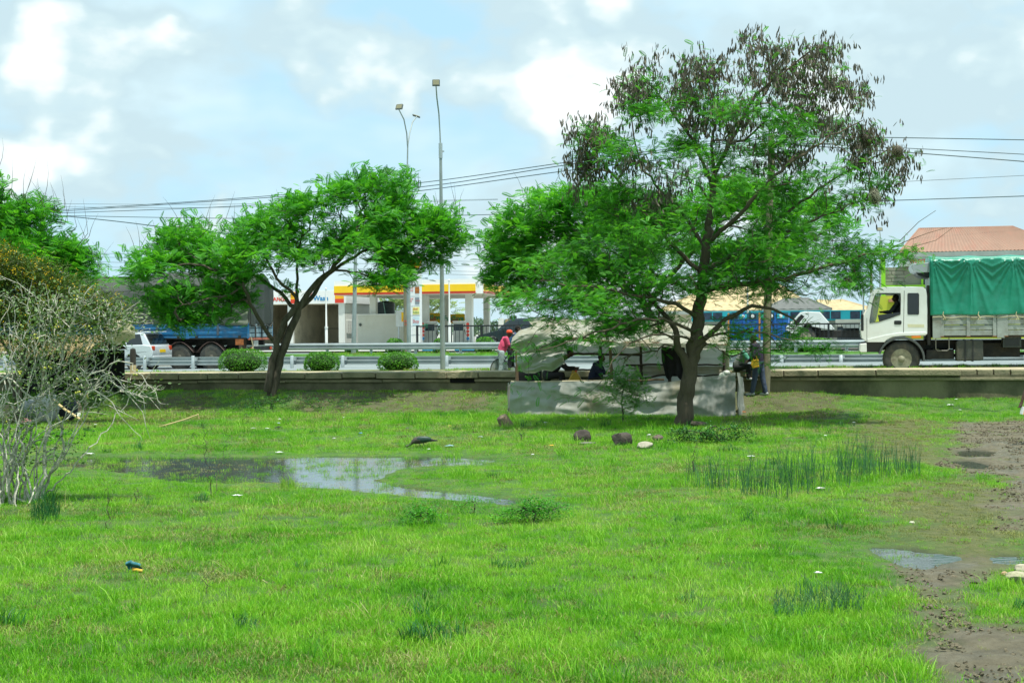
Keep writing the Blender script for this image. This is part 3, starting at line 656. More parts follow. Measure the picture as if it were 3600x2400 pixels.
class Tree:
    def __init__(s, name, label, cat, base, seed, group=None):
        s.base = Vector(base); s.root = thing(name, label, cat, s.base, 0, group); s.rs = np.random.RandomState(seed)
        s.P = []; s.par = []; s.rmin = []; s.chains = []; s.w = []
    def limb(s, pts, r0, r1, step=.2, start=None):
        pts = [Vector(p) for p in pts]; 
        # catmull resample
        out = []
        for i in range(len(pts) - 1):
            p0 = pts[max(i - 1, 0)]; p1 = pts[i]; p2 = pts[i + 1]; p3 = pts[min(i + 2, len(pts) - 1)]; k = max(2, int((p2 - p1).length / step))
            for j in range(k):
                t = j / k; out.append(.5 * ((2 * p1) + (p2 - p0) * t + (2 * p0 - 5 * p1 + 4 * p2 - p3) * t * t + (3 * p1 - p0 - 3 * p2 + p3) * t ** 3))
        out.append(pts[-1]); n = len(out)
        wob = s.rs.normal(0, .02, (n, 3))
        if s.P and start is None:
            A = np.array([tuple(p) for p in s.P]); par = int(np.argmin(((A - np.array(tuple(out[0]))) ** 2).sum(1)))
        else: par = -1
        ch = [par] if par >= 0 else []
        for i, p in enumerate(out):
            if i == 0 and par >= 0: continue
            if 0 < i < n - 1: p = p + Vector(wob[i])
            s.P.append(p); s.par.append(par); s.rmin.append(r0 + (r1 - r0) * i / max(1, n - 1)); par = len(s.P) - 1; ch.append(par)
        s.chains.append(ch)
    def grow(s, targets, step=.22, up=.25, wob=.05, maxd=None, weight=1.0, leafy=True):
        targets = np.array(targets); A = np.array([tuple(p) for p in s.P])
        D = np.array([np.min(((A - t) ** 2).sum(1)) for t in targets]); order = np.argsort(D); ends = []
        A = list(map(tuple, A)); An = np.zeros((len(A) + len(targets) * 14 + 50, 3)); An[:len(A)] = A; cnt = len(A)
        for ti in order:
            t = targets[ti]; d2 = ((An[:cnt] - t) ** 2).sum(1)
            # prefer nodes that lie inward (towards the base) of the target
            dirb = (t - np.array(tuple(s.base)) - np.array([0, 0, 1.0])); dirb /= np.linalg.norm(dirb) + 1e-9
            proj = ((t - An[:cnt]) @ dirb); cost = np.sqrt(d2) - .45 * np.clip(proj, -1.5, 1.5)
            j = int(np.argmin(cost)); d = math.sqrt(d2[j])
            if maxd and d > maxd: continue
            k = max(2, min(12, int(d / step))); p0 = Vector(An[j]); p2 = Vector(t)
            pp = Vector(An[s.par[j]]) if s.par[j] >= 0 else p0 - Vector((0, 0, .2)); dr = (p0 - pp)
            dr = dr.normalized() if dr.length > 1e-6 else Vector((0, 0, 1))
            c = p0 + dr * d * .3 + (p2 - p0) * .25 + Vector((0, 0, up * d * .35)); ch = [j]; par = j
            for i in range(1, k + 1):
                u = i / k; p = p0 * (1 - u) ** 2 + c * 2 * u * (1 - u) + p2 * u * u
                if i < k: p = p + Vector(s.rs.normal(0, wob * min(1, d), 3))
                s.P.append(p); s.par.append(par); s.rmin.append(0); par = len(s.P) - 1; An[cnt] = p; cnt += 1; ch.append(par)
            s.chains.append(ch); ends.append(par); s.w.append((par, weight))
        return ends
    def wood(s, mt, r0=.006, p=2.3, trunk_chains=1, rmax=None, twigname='branches'):
        n = len(s.P); acc = np.zeros(n)
        for j, w in s.w: acc[j] += w * r0 ** p
        for i in range(n - 1, -1, -1):
            if acc[i] == 0: acc[i] = r0 ** p
            if s.par[i] >= 0: acc[s.par[i]] += acc[i]
        R = np.maximum(acc ** (1 / p), np.array(s.rmin) * 1.0)
        # rmin wins where given
        rm = np.array(s.rmin); R = np.where(rm > 0, rm, np.minimum(R, .09))
        A = [p - s.base for p in s.P]
        def mk(name, chains):
            m = MB()
            for ch in chains:
                if len(ch) < 2: continue
                rr = [R[c] for c in ch]; rr[0] = min(rr[0], rr[1] * 1.25)
                if rr[-1] < .02: rr[-1] *= .35
                big = max(rr); m.tube([A[c] for c in ch], rr, 12 if big > .08 else (7 if big > .025 else (4 if big > .009 else 3)), caps=big > .05)
            return m.build(name, mt, s.root, smooth=True, recalc=False)
        mk('trunk', s.chains[:trunk_chains]); o = mk(twigname, s.chains[trunk_chains:]); o['kind'] = 'stuff'; return o
    def foliage(s, ends, tmpl, mt, per=12, spread=.3, size=(.8, 1.2), name='crown', up=.35, back=.5):
        rs = s.rs; P = []; X = []
        for e in ends:
            a = np.array(tuple(s.P[e])); b = np.array(tuple(s.P[s.par[e]])) if s.par[e] >= 0 else a - [0, 0, .1]; d = a - b; d /= np.linalg.norm(d) + 1e-9
            k = max(1, int(round(per * rs.uniform(.7, 1.3)))); u = rs.rand(k, 1) ** .8
            q = a + d * .1 - d * u * back * .6 + rs.normal(0, spread * .5, (k, 3)) * [1, 1, .7]
            x = rs.normal(0, 1, (k, 3)) * [1, 1, .35] + d * .8 + [0, 0, up]; P.append(q); X.append(x)
        P = np.concatenate(P) - np.array(tuple(s.base)); X = np.concatenate(X); n = len(P)
        Z = rs.normal(0, .45, (n, 3)) + [0, 0, 1]
        return bake(name, tmpl, P, X, Z, rs.uniform(*size, n), rs.rand(n), mt, s.root)
def blobs(rs, spec, Y, depth, dens, clump=0):
    """random points in ellipsoids given in photo pixels at distance Y: (px,py,rx,ry[,weight[,dY]])"""
    out = []
    for b in spec:
        px, py, rx, ry = b[:4]; wt = b[4] if len(b) > 4 else 1; dy = b[5] if len(b) > 5 else 0
        n = max(1, int(dens * wt * rx * ry / 1e4)); v = rs.normal(0, 1, (n, 3)); v /= np.linalg.norm(v, axis=1, keepdims=True); r = rs.uniform(.15, 1, (n, 1)) ** .45; v *= r
        if clump and n > 8:
            k = max(3, n // 11); c = v[rs.randint(0, n, k)] * .95; v = c[rs.randint(0, k, n)] + rs.normal(0, clump, (n, 3)) * [1, 1, .8]
        for a in v:
            Yq = Y + dy + a[1] * depth * min(1, rx / 200); p = W(px + a[0] * rx, py + a[2] * ry, Yq); out.append(tuple(p))
    return out
def pw(pts, Y): return [W(p[0], p[1], Y + (p[2] if len(p) > 2 else 0)) for p in pts]
BARE_G = 'bare_twigs'
def bare_shoots(T, rs, spots, Y, mt, h=(.4, 1.0)):
    m = MB()
    for (px, py, k) in spots:
        for _ in range(k):
            p = W(px + rs.uniform(-60, 60), py + rs.uniform(-10, 40), Y + rs.uniform(-1, 1)); L_ = rs.uniform(*h); a = rs.uniform(-.5, .5); c = rs.uniform(-.35, .35)
            N0 = min(T.P, key=lambda q_: (q_ - p).length_squared); st0 = [] if (N0 - p).length > .9 else [N0 - T.base]
            if not st0: continue
            pts = st0 + [p + Vector((a * u * L_ + c * u * u * L_, 0, u * L_)) - T.base for u in (0, .33, .66, 1)]
            m.tube(pts, [.012, .010, .008, .005, .002], 3, caps=False)
    o = m.build(BARE_G, mt, T.root, recalc=False); o['kind'] = 'stuff'; return o
# ---- left tree by the wall, twin trunk
def left_tree():
    Y = 42.9; b = W(955, 1400, Y); b.z = gz(b.x, b.y) - .05
    T = Tree('spreading_tree', 'wide leafy green tree with a leaning twin trunk, between two clipped bushes and the wall', 'tree', b, 3)
    T.limb([b] + pw([(968, 1340), (985, 1250), (1010, 1190), (1035, 1130), (1048, 1085)], Y), .15, .105, start=1)
    T.limb(pw([(940, 1375), (948, 1330), (968, 1240), (975, 1200), (1000, 1130), (1035, 1085), (1045, 1060)], Y - .15), .11, .085, start=1)
    T.limb(pw([(1048, 1085), (1085, 1030), (1120, 985), (1160, 950, -.3), (1210, 890, -.5), (1250, 820, -.3), (1270, 740)], Y), .095, .03)
    T.limb(pw([(1048, 1085), (1095, 1050, .3), (1135, 985, .7), (1200, 930, 1), (1300, 880, 1.2), (1420, 860, 1)], Y), .075, .025)
    T.limb(pw([(1300, 880, 1.2), (1400, 800, 1), (1520, 820, .8)], Y), .04, .02)
    T.limb(pw([(1045, 1060), (1043, 980, .3), (1044, 920, .5), (1060, 830, .6), (1070, 760, .5)], Y), .05, .02)
    T.limb(pw([(1045, 1060), (1015, 1020, -.2), (970, 975, -.4), (930, 900, -.5), (900, 830, -.5)], Y), .055, .02)
    T.limb(pw([(1035, 1085), (990, 1030, .4), (930, 990, .8), (880, 960, 1), (800, 920, 1), (700, 880, 1), (600, 880, .6)], Y), .065, .02)
    T.limb(pw([(972, 1215), (930, 1150, -.3), (880, 1070, -.7), (855, 1010, -.9), (790, 960, -1), (740, 940, -1.1), (640, 930, -1.2), (560, 960, -1)], Y), .07, .02)
    T.limb(pw([(855, 1010, -.9), (780, 1040, -1.2), (700, 1060, -1.4), (620, 1080, -1.4)], Y), .035, .014)
    T.limb(pw([(1160, 950, -.3), (1260, 960, -.9), (1360, 985, -1.2)], Y), .04, .014)
    sp = [(640, 850, 120, 95, 1.1), (560, 950, 120, 70), (860, 830, 160, 90, 1.1), (740, 900, 160, 70), (1010, 800, 110, 85), (1070, 720, 80, 80, .8), (1130, 860, 130, 70), (1300, 730, 150, 112, 1.3), (1180, 690, 70, 60, .8), (1380, 780, 100, 90, 1.1), (1290, 880, 150, 70),
          (1310, 975, 150, 55, .9), (1420, 900, 90, 60), (1530, 830, 90, 100, 1.2), (1580, 900, 75, 70, 1.0), (1500, 800, 70, 75), (640, 1075, 105, 45, 1.3), (590, 1040, 90, 45, 1.2), (730, 1055, 70, 55, 1.2), (700, 1115, 70, 24, 1.2), (1000, 1035, 40, 45, .25), (930, 905, 110, 50, .5), (500, 965, 50, 40, .7), (560, 1105, 60, 28, 1.2), (650, 1125, 75, 28, 1.3), (770, 1085, 80, 34, 1.3), (860, 1020, 70, 45, 1.2), (820, 960, 100, 40, .8)]
    rs = T.rs; tg = blobs(rs, sp, Y, 2.8, 70, .26); ends = T.grow(tg)
    fr = frond(9, .27, .029, .078); T.foliage(ends, fr, LEAF_BRIGHT, 11, .36)
    bare = blobs(rs, [(620, 880, 180, 60), (880, 830, 160, 60), (1000, 850, 120, 60), (1080, 800, 90, 60), (1480, 760, 120, 60)], Y, 1.3, 8); T.grow(bare, up=1.2)
    T.wood(bark_d, .0055, 2.3, 2)
    bare_shoots(T, rs, [(500, 850, 3), (600, 800, 4), (700, 790, 5), (850, 780, 4), (1010, 740, 3), (520, 900, 4), (1370, 640, 2), (1430, 660, 2), (1580, 740, 4), (1620, 790, 2), (1190, 640, 1)], Y, bark_d)
left_tree()
# ---- bright tree behind the stall
def mid_tree():
    Y = 42.6; b = W(2330, 1400, Y); b.z = gz(b.x, b.y) - .05
    T = Tree('spreading_tree', 'broad bright green tree behind the stall, its crown reaching left past the podded tree', 'tree', b, 5)
    T.limb([b] + pw([(2335, 1300), (2320, 1200), (2290, 1120), (2260, 1060)], Y), .17, .12, start=1)
    T.limb(pw([(2260, 1060), (2180, 1000, -.4), (2080, 940, -.6), (1960, 900, -.4), (1850, 880)], Y), .09, .02)
    T.limb(pw([(2260, 1060), (2220, 950), (2180, 860, .6), (2100, 780, .7), (2000, 730, .6)], Y), .08, .02)
    T.limb(pw([(2270, 1080), (2350, 980, .4), (2440, 880, .6), (2540, 800, .4), (2680, 760)], Y), .09, .02)
    T.limb(pw([(2260, 1060), (2290, 940, .9), (2330, 830, 1), (2340, 720, .8)], Y), .06, .02)
    T.limb(pw([(2350, 980, .4), (2480, 960, .8), (2620, 900, .9), (2780, 850, .6)], Y), .05, .015)
    sp = [(1760, 870, 110, 90, 1.2), (1720, 960, 60, 55), (1880, 770, 130, 95, 1.2), (1900, 900, 140, 85, 1.1), (2050, 720, 130, 75, 1.1), (2060, 840, 150, 90), (2230, 740, 150, 95), (2250, 870, 150, 90), (2420, 740, 140, 100), (2600, 720, 140, 90), (2760, 760, 120, 85), (2880, 790, 85, 70, .9), (2680, 860, 150, 70), (2480, 880, 150, 80),
          (1790, 1000, 90, 50, .8), (1790, 1085, 55, 26, .45), (1760, 1060, 40, 30, .4), (1930, 1000, 120, 50, .8), (2830, 860, 60, 50, .6), (2080, 970, 120, 50, .6)]
    rs = T.rs; ends = T.grow(blobs(rs, sp, Y, 2.6, 70, .26)); T.foliage(ends, frond(9, .27, .029, .078), LEAF_BRIGHT, 12, .36)
    T.wood(bark_d, .0055, 2.3, 1)
    bare_shoots(T, rs, [(1800, 700, 1), (1960, 640, 2), (2860, 740, 4), (2940, 800, 3)], Y, bark_d)
mid_tree()
def far_left_tree():
    Y = 44.5; b = W(60, 1420, Y); b.z = gz(b.x, b.y) - .05
    T = Tree('spreading_tree', 'green tree at the left edge, rising behind the yellow-flowered thicket', 'tree', b, 9)
    T.limb([b] + pw([(70, 1300), (60, 1150), (90, 1030), (100, 950)], Y), .16, .09, start=1)
    T.limb(pw([(100, 950), (180, 880), (260, 880)], Y), .07, .02); T.limb(pw([(90, 1030), (20, 900), (-60, 820), (-160, 800)], Y), .07, .02); T.limb(pw([(100, 950), (110, 860), (80, 770)], Y), .06, .02)
    sp = [(90, 780, 90, 70, 1.1), (200, 850, 105, 75, 1.2), (285, 900, 62, 62, 1.2), (60, 880, 130, 80), (230, 960, 90, 50), (-40, 800, 110, 110), (-200, 800, 160, 130, .7), (300, 960, 40, 35), (-30, 950, 150, 70, .7), (170, 760, 50, 35, .6), (-10, 700, 22, 20, .8), (-30, 620, 30, 20, .8), (-60, 660, 50, 60, .8)]
    rs = T.rs; ends = T.grow(blobs(rs, sp, Y, 2, 90, .3)); T.foliage(ends, frond(9, .27, .029, .078), LEAF_BRIGHT, 13, .36); T.wood(bark_d, .0055, 2.3, 1)
    bare_shoots(T, rs, [(30, 690, 4), (110, 700, 5), (170, 720, 4), (240, 760, 5), (290, 800, 4), (330, 870, 4), (350, 960, 3), (30, 600, 3)], Y, bark_d, (.5, 1.2))
far_left_tree()
# ---- big tree full of brown pods
def pod_tmpl():
    V = [(0, -.004, 0), (0, .004, 0), (.35, -.1, .02), (.35, .1, -.02), (.75, -.1, .05), (.75, .1, .01), (1, 0, .05)]
    V = np.array(V) * [.15, .15, .15]; T = np.array([(0, 2, 3), (0, 3, 1), (2, 4, 5), (2, 5, 3), (4, 6, 5)]); return V, T
def big_tree():
    Y = 33.9; b = W(2402, 1510, Y); b.z = gz(b.x, b.y) - .06
    T = Tree('podded_tree', 'tall acacia-like tree with a stout brown trunk, its upper branches hung with dark dry pods', 'tree', b, 12)
    T.limb([b] + pw([(2400, 1480), (2412, 1400), (2425, 1330), (2432, 1270), (2445, 1200), (2455, 1120), (2462, 1040), (2470, 960), (2482, 860), (2492, 760), (2505, 680), (2512, 610)], Y), .215, .065, start=1, step=.12)
    T.limb(pw([(2425, 1330), (2400, 1250, -.1), (2380, 1200, -.15), (2372, 1150, -.1), (2330, 1100, .2), (2290, 1040, .5)], Y), .11, .04)
    T.limb(pw([(2430, 1260), (2470, 1215), (2478, 1205)], Y - .1), .09, .05)     # broken stub
    T.limb(pw([(2512, 610), (2550, 540), (2600, 430), (2660, 330), (2750, 260), (2860, 170)], Y), .06, .014)
    T.limb(pw([(2505, 680), (2485, 600, .3), (2440, 500, .5), (2380, 420, .6), (2320, 340, .6), (2260, 270, .5)], Y), .055, .012)
    T.limb(pw([(2512, 610), (2500, 500, -.3), (2520, 400, -.5), (2490, 300, -.5), (2470, 230, -.4)], Y), .045, .012)
    T.limb(pw([(2550, 540), (2580, 450, .6), (2700, 320, .9), (2700, 200, .9)], Y), .035, .01)
    T.limb(pw([(2482, 860), (2560, 790, -.5), (2620, 730, -.8), (2700, 640, -1), (2800, 560, -1), (2920, 480, -.9), (3040, 420, -.7)], Y), .06, .014)
    T.limb(pw([(2470, 960), (2570, 900, .3), (2680, 820, .7), (2790, 730, 1), (2900, 650, 1.1), (3020, 580, 1), (3150, 510, .8)], Y), .065, .014)
    T.limb(pw([(2620, 870, .5), (2740, 830, .3), (2860, 770), (2980, 720), (3100, 690)], Y), .04, .012)
    T.limb(pw([(2462, 1040), (2500, 1020, -.4), (2560, 1005, -.7), (2660, 990, -.9), (2760, 975, -1), (2850, 950, -1), (2950, 925, -.9), (3060, 895, -.7), (3160, 880, -.5)], Y), .075, .015)
    T.limb(pw([(2440, 1230), (2520, 1150, -.3), (2580, 1110, -.5), (2650, 1075, -.6), (2720, 1085, -.6), (2800, 1130, -.6)], Y), .075, .02)
    T.limb(pw([(2470, 960), (2400, 900, -.3), (2330, 820, -.6), (2250, 740, -.8), (2170, 640, -.9), (2090, 540, -.9), (2040, 470, -.8)], Y), .06, .012)
    T.limb(pw([(2482, 870), (2430, 790, .6), (2340, 690, 1), (2250, 580, 1.1), (2220, 440, 1), (2210, 330, 1)], Y), .05, .012)
    T.limb(pw([(2462, 1040), (2380, 1000, .4), (2280, 960, .8), (2180, 900, 1), (2080, 850, .9), (2010, 800, .8)], Y), .05, .012)
    T.limb(pw([(2455, 1120), (2380, 1070, -.6), (2270, 1050, -1), (2150, 1020, -1.3), (2000, 1000, -1.5), (1880, 990, -1.5)], Y), .055, .012)
    T.limb(pw([(2450, 1170), (2380, 1140, -.9), (2270, 1120, -1.5), (2150, 1150, -2), (2000, 1200, -2.3), (1880, 1230, -2.3)], Y), .045, .01)
    T.limb(pw([(2445, 1200), (2360, 1180, -1.2), (2270, 1180, -1.9), (2180, 1240, -2.4), (2130, 1320, -2.6)], Y), .035, .01)
    T.limb(pw([(2450, 1190), (2560, 1170, -1), (2680, 1170, -1.6), (2800, 1200, -2)], Y), .035, .01)
    rs = T.rs
    podsp = [(2860, 190, 110, 60, 1.2), (2740, 190, 120, 80, 1), (2700, 290, 150, 90, .9), (2530, 260, 110, 80), (2420, 280, 110, 80), (2290, 290, 100, 75, 1.1), (2250, 380, 80, 60, .8), (2440, 400, 140, 80, .8), (2620, 400, 130, 80, .7), (2900, 380, 150, 80, .8), (2990, 270, 90, 60, .9), (3030, 340, 60, 50, .8), (2930, 480, 120, 60, .8),
             (3080, 470, 100, 60, 1), (3180, 540, 50, 60, 1.2), (3060, 600, 100, 60, .7), (3150, 640, 60, 50, .8), (3020, 700, 90, 40, .6), (3080, 740, 40, 30, .6), (2150, 470, 110, 60, .9), (2060, 560, 60, 80, 1.2), (2110, 620, 90, 60, .9), (2040, 640, 40, 35, .8), (2250, 560, 110, 70, .5), (2200, 690, 130, 40, .6), (2330, 730, 130, 40, .7), (2420, 640, 130, 60, .35), (2730, 520, 130, 70, .5), (2860, 590, 110, 50, .5)]
    pe = T.grow(blobs(rs, podsp, Y, 2.3, 42, .3), up=.1)
    grsp = [(2350, 380, 120, 60, .7), (2260, 350, 90, 60, .7), (2560, 380, 160, 80, .6), (2720, 420, 150, 80, .6), (2130, 520, 120, 70, .6), (2250, 520, 130, 80, .5), (2430, 540, 150, 90, .6), (2650, 560, 170, 70, .6), (2870, 460, 150, 70, .5), (2600, 660, 200, 60, .6), (2420, 720, 150, 60, .6), (2820, 700, 150, 50, .5), (2930, 600, 150, 60, .45), (2900, 700, 150, 50, .35), (3120, 650, 80, 45, .5), (2200, 640, 150, 60, .7), (2320, 820, 190, 80, .8),
            (2150, 900, 180, 80, 1.3), (1990, 950, 160, 80, 1.3), (1900, 1050, 130, 60, 1.1), (2080, 1060, 170, 60, 1.3), (2300, 1000, 170, 90, 1.1), (2200, 1070, 200, 70, .9), (2530, 930, 170, 90, .5), (2700, 900, 160, 70, .9), (2860, 900, 130, 50, .9), (2620, 1010, 180, 70, .8), (3010, 880, 130, 45, .9), (3120, 880, 80, 40, 1), (3190, 900, 35, 30, .8), (2900, 990, 150, 45, .7), (2690, 1030, 150, 60, .5), (2960, 940, 120, 40, .7), (2270, 1130, 130, 50, 1.0), (2090, 1170, 140, 50, .9), (1940, 1160, 90, 50, .8), (1840, 1230, 60, 26, .5), (1770, 1240, 50, 14, .35), (1860, 1330, 40, 28, .4),
            (2150, 1290, 70, 40, .35), (2640, 1150, 130, 45, .6), (2620, 1250, 90, 25, .35), (2800, 1180, 110, 40, .55), (2880, 1230, 70, 22, .5), (2720, 1230, 70, 25, .35), (3000, 1010, 60, 30, .6), (2040, 1380, 45, 30, .25), (1950, 1400, 30, 20, .2), (2440, 830, 130, 60, .4), (2720, 640, 70, 60, .7), (2720, 760, 60, 50, .6), (2700, 860, 80, 60, .7), (2800, 960, 120, 40, .7), (2100, 770, 120, 60, .5), (2800, 790, 130, 50, .4), (2300, 1230, 60, 30, .3)]
    ge = T.grow(blobs(rs, grsp, Y - .2, 2.4, 66, .24), up=.1)
    bare = blobs(rs, [(2250, 1130, 260, 80), (2050, 1120, 180, 80), (2150, 1230, 180, 60), (2600, 1120, 170, 70), (2780, 1120, 170, 60), (2600, 1230, 130, 25), (2450, 950, 200, 100, .6), (2650, 780, 200, 100, .5), (2330, 640, 200, 120, .5), (2850, 1020, 170, 50, .7), (2330, 860, 150, 100, .5), (2560, 300, 330, 100, .4)], Y - .6, 1.8, 16)
    T.grow(bare, up=-.05, wob=.06)
    fr = frond(9, .21, .022, .05, .3)
    T.foliage(ge, fr, LEAF_MID, 11, .36, (.7, 1.15), 'crown', up=.1); T.foliage(pe, fr, LEAF_MID, 2, .35, (.7, 1.1), 'upper_leaves', up=.1)
    # pods
    P = []; X = []
    for e in pe:
        a = np.array(tuple(T.P[e])); k = rs.randint(14, 30); cl = rs.normal(0, .16, (max(1, k // 4), 3)); c = cl[rs.randint(0, len(cl), k)]
        P.append(a + c + rs.normal(0, .045, (k, 3))); X.append(rs.normal(0, .22, (k, 3)) + [0, 0, -1])
    P = np.concatenate(P) - np.array(tuple(T.base)); X = np.concatenate(X); n = len(P)
    bake('seed_pods', pod_tmpl(), P, X, rs.normal(0, 1, (n, 3)), rs.uniform(.7, 1.25, n), rs.rand(n), PODM, T.root)
    T.wood(bark_m, .0048, 2.35, 1)
    bare_shoots(T, rs, [(3240, 900, 2), (2250, 270, 2), (2480, 240, 2), (2830, 160, 2)], Y, bark_m, (.25, .6))
    m = MB(); 
    for k, (pts, r) in enumerate(((((3120, 880), (3180, 850), (3260, 820), (3330, 800)), .012), (((3160, 850), (3230, 780), (3290, 740)), .009), (((3200, 870), (3290, 845), (3350, 800)), .008))):
        m.tube([W(a, c, Y - .5) - T.base for a, c in pts], [r, r * .8, r * .6, r * .3][:len(pts)], 4, caps=False)
    m.build('bare_branch_tips', bark_m, T.root, recalc=False)
big_tree()
# ------------------------------------------------------------------ shrubs
def ptree(name, label, cat, px, py, seed, Y=None, group=None):
    b = GZ(px, py) if Y is None else W(px, py, Y); b.z = gz(b.x, b.y) - .03
    return Tree(name, label, cat, b, seed, group), b.y
def round_leaf():
    V = np.array([(0, 0, 0), (.35, -.32, .02), (.35, .32, .02), (.8, -.26, 0), (.8, .26, 0), (1, 0, -.03)]) * .045
    return V, np.array([(0, 1, 2), (1, 3, 4), (1, 4, 2), (3, 5, 4)])
def tiny_leaf(s=.03):
    V = np.array([(0, 0, 0), (.5, -.28, .02), (1, 0, 0), (.5, .28, .02)]) * s
    return V, np.array([(0, 1, 2), (0, 2, 3)])
def thorn_shrub():
    T, Y = ptree('thorn_shrub', 'tangled pale-stemmed thorny shrub with small round leaves and little yellow fruits, nearest at left', 'shrub', 110, 1765, 21); rs = T.rs
    L_ = T.limb; b = T.base
    L_([b] + pw([(150, 1700), (165, 1560), (172, 1440)], Y), 0.0279, 0.0217, start=1, step=.1)
    L_(pw([(172, 1440), (195, 1340), (215, 1270), (240, 1160), (290, 1060), (330, 1000)], Y), 0.0198, 0.0074)
    L_([b + Vector((-.1, .15, 0))] + pw([(40, 1640, .1), (60, 1500, .2), (110, 1420, .1), (165, 1440)], Y), 0.0186, 0.0124)
    L_([b + Vector((.12, -.1, 0))] + pw([(85, 1650), (60, 1600), (20, 1590), (-40, 1600)], Y), 0.0174, 0.0093)
    L_([b + Vector((.2, .1, 0))] + pw([(130, 1730), (120, 1640), (170, 1590), (205, 1570), (120, 1600)], Y), 0.0124, 0.0062)
    L_([b + Vector((-.25, .1, 0))] + pw([(30, 1700), (50, 1620), (70, 1520), (130, 1470), (168, 1450)], Y), 0.0186, 0.0124)
    L_([b + Vector((-.3, -.1, 0))] + pw([(15, 1600), (10, 1450), (40, 1320), (30, 1180)], Y), 0.0186, 0.0062)
    L_(pw([(172, 1440), (110, 1390), (40, 1340), (-60, 1290)], Y), 0.0186, 0.0093)
    L_(pw([(172, 1440), (250, 1380), (320, 1365), (360, 1320), (390, 1320)], Y), 0.0174, 0.0074)
    L_(pw([(172, 1440), (230, 1370), (330, 1330), (440, 1370), (500, 1405), (510, 1480)], Y), 0.0124, 0.0043)
    L_(pw([(200, 1330), (270, 1310), (350, 1310), (400, 1350), (450, 1400), (500, 1450), (530, 1545)], Y), 0.0112, 0.0037)
    L_(pw([(100, 1420), (200, 1340), (290, 1250), (330, 1180), (420, 1110), (490, 1060)], Y + .2), 0.0136, 0.0037)
    L_(pw([(215, 1270), (190, 1170), (170, 1090), (160, 1000)], Y), 0.0112, 0.0037)
    L_(pw([(240, 1160), (150, 1060), (60, 1000), (-20, 960)], Y + .1), 0.0087, 0.0031)
    L_(pw([(70, 1580), (180, 1490), (280, 1450), (385, 1458)], Y - .2), 0.0087, 0.0037)
    L_(pw([(40, 1320), (110, 1250), (70, 1200), (20, 1130)], Y), 0.0124, 0.0050)
    L_(pw([(118, 1640), (175, 1620), (200, 1560)], Y), 0.0112, 0.0074)
    for k in range(26):
        x0 = rs.uniform(-60, 215); y0 = rs.uniform(1700, 1790); x1 = x0 + rs.normal(40, 90); ym = rs.uniform(1380, 1560); x2 = x1 + rs.normal(60, 130); ye = rs.uniform(1050, 1400)
        q = W(x0, y0, Y + rs.uniform(-.3, .5)); q.z = gz(q.x, q.y) - .02; L_([q] + pw([((x0 + x1) / 2 + rs.normal(0, 18), (y0 + ym) / 2), (x1, ym), ((x1 + x2) / 2 + rs.normal(0, 25), (ym + ye) / 2), (x2, ye)], Y + rs.uniform(-.3, .5)), rs.uniform(.012, .024), .004, step=.1, start=1)
    for k in range(9): x = rs.uniform(150, 330); y = rs.uniform(1300, 1480); L_(pw([(x, y), (x + 90, y - 60 + rs.normal(0, 20)), (x + 190, y - 40 + rs.normal(0, 30)), (x + rs.uniform(220, 300), y + rs.uniform(-30, 90))], Y + rs.uniform(-.3, .3)), .011, .003, step=.1)
    tg = blobs(rs, [(250, 1080, 170, 80, 1.2), (380, 1110, 120, 60), (310, 1200, 110, 60), (100, 1200, 160, 90), (150, 1320, 150, 70, .7), (360, 1230, 80, 70, .6), (320, 1400, 70, 60, .8), (440, 1350, 100, 40, .6), (200, 1550, 90, 90, .5), (60, 1650, 80, 70, .5), (250, 1330, 150, 90, 1.2), (40, 1500, 80, 100, .7), (80, 1450, 110, 60, .5), (60, 1030, 120, 60, .6), (480, 1130, 60, 50, .7), (540, 1370, 70, 30, .6)], Y, .55, 150)
    ends = T.grow(tg, step=.08, up=.2, wob=.035); lf = ends[::2]
    T.foliage(lf, round_leaf(), LEAF_GREY, 6, .18, (.7, 1.3), 'leaves', up=0)
    P = []; 
    m = MB()
    for e in [ends[i] for i in rs.choice(len(ends), 26, replace=False)]:
        for _ in range(3):
            c = T.P[e] - T.base + Vector(rs.normal(0, .03, 3)); m.ell(c, (.016, .016, .016), 6, 5)
    m.build('fruits', mat('yellow_green_fruit', (.42, .44, .06), .45, 0, .25, 20), T.root, smooth=True)['kind'] = 'stuff'
    T.wood(bark_l, .0034, 2.6, 1)
thorn_shrub()
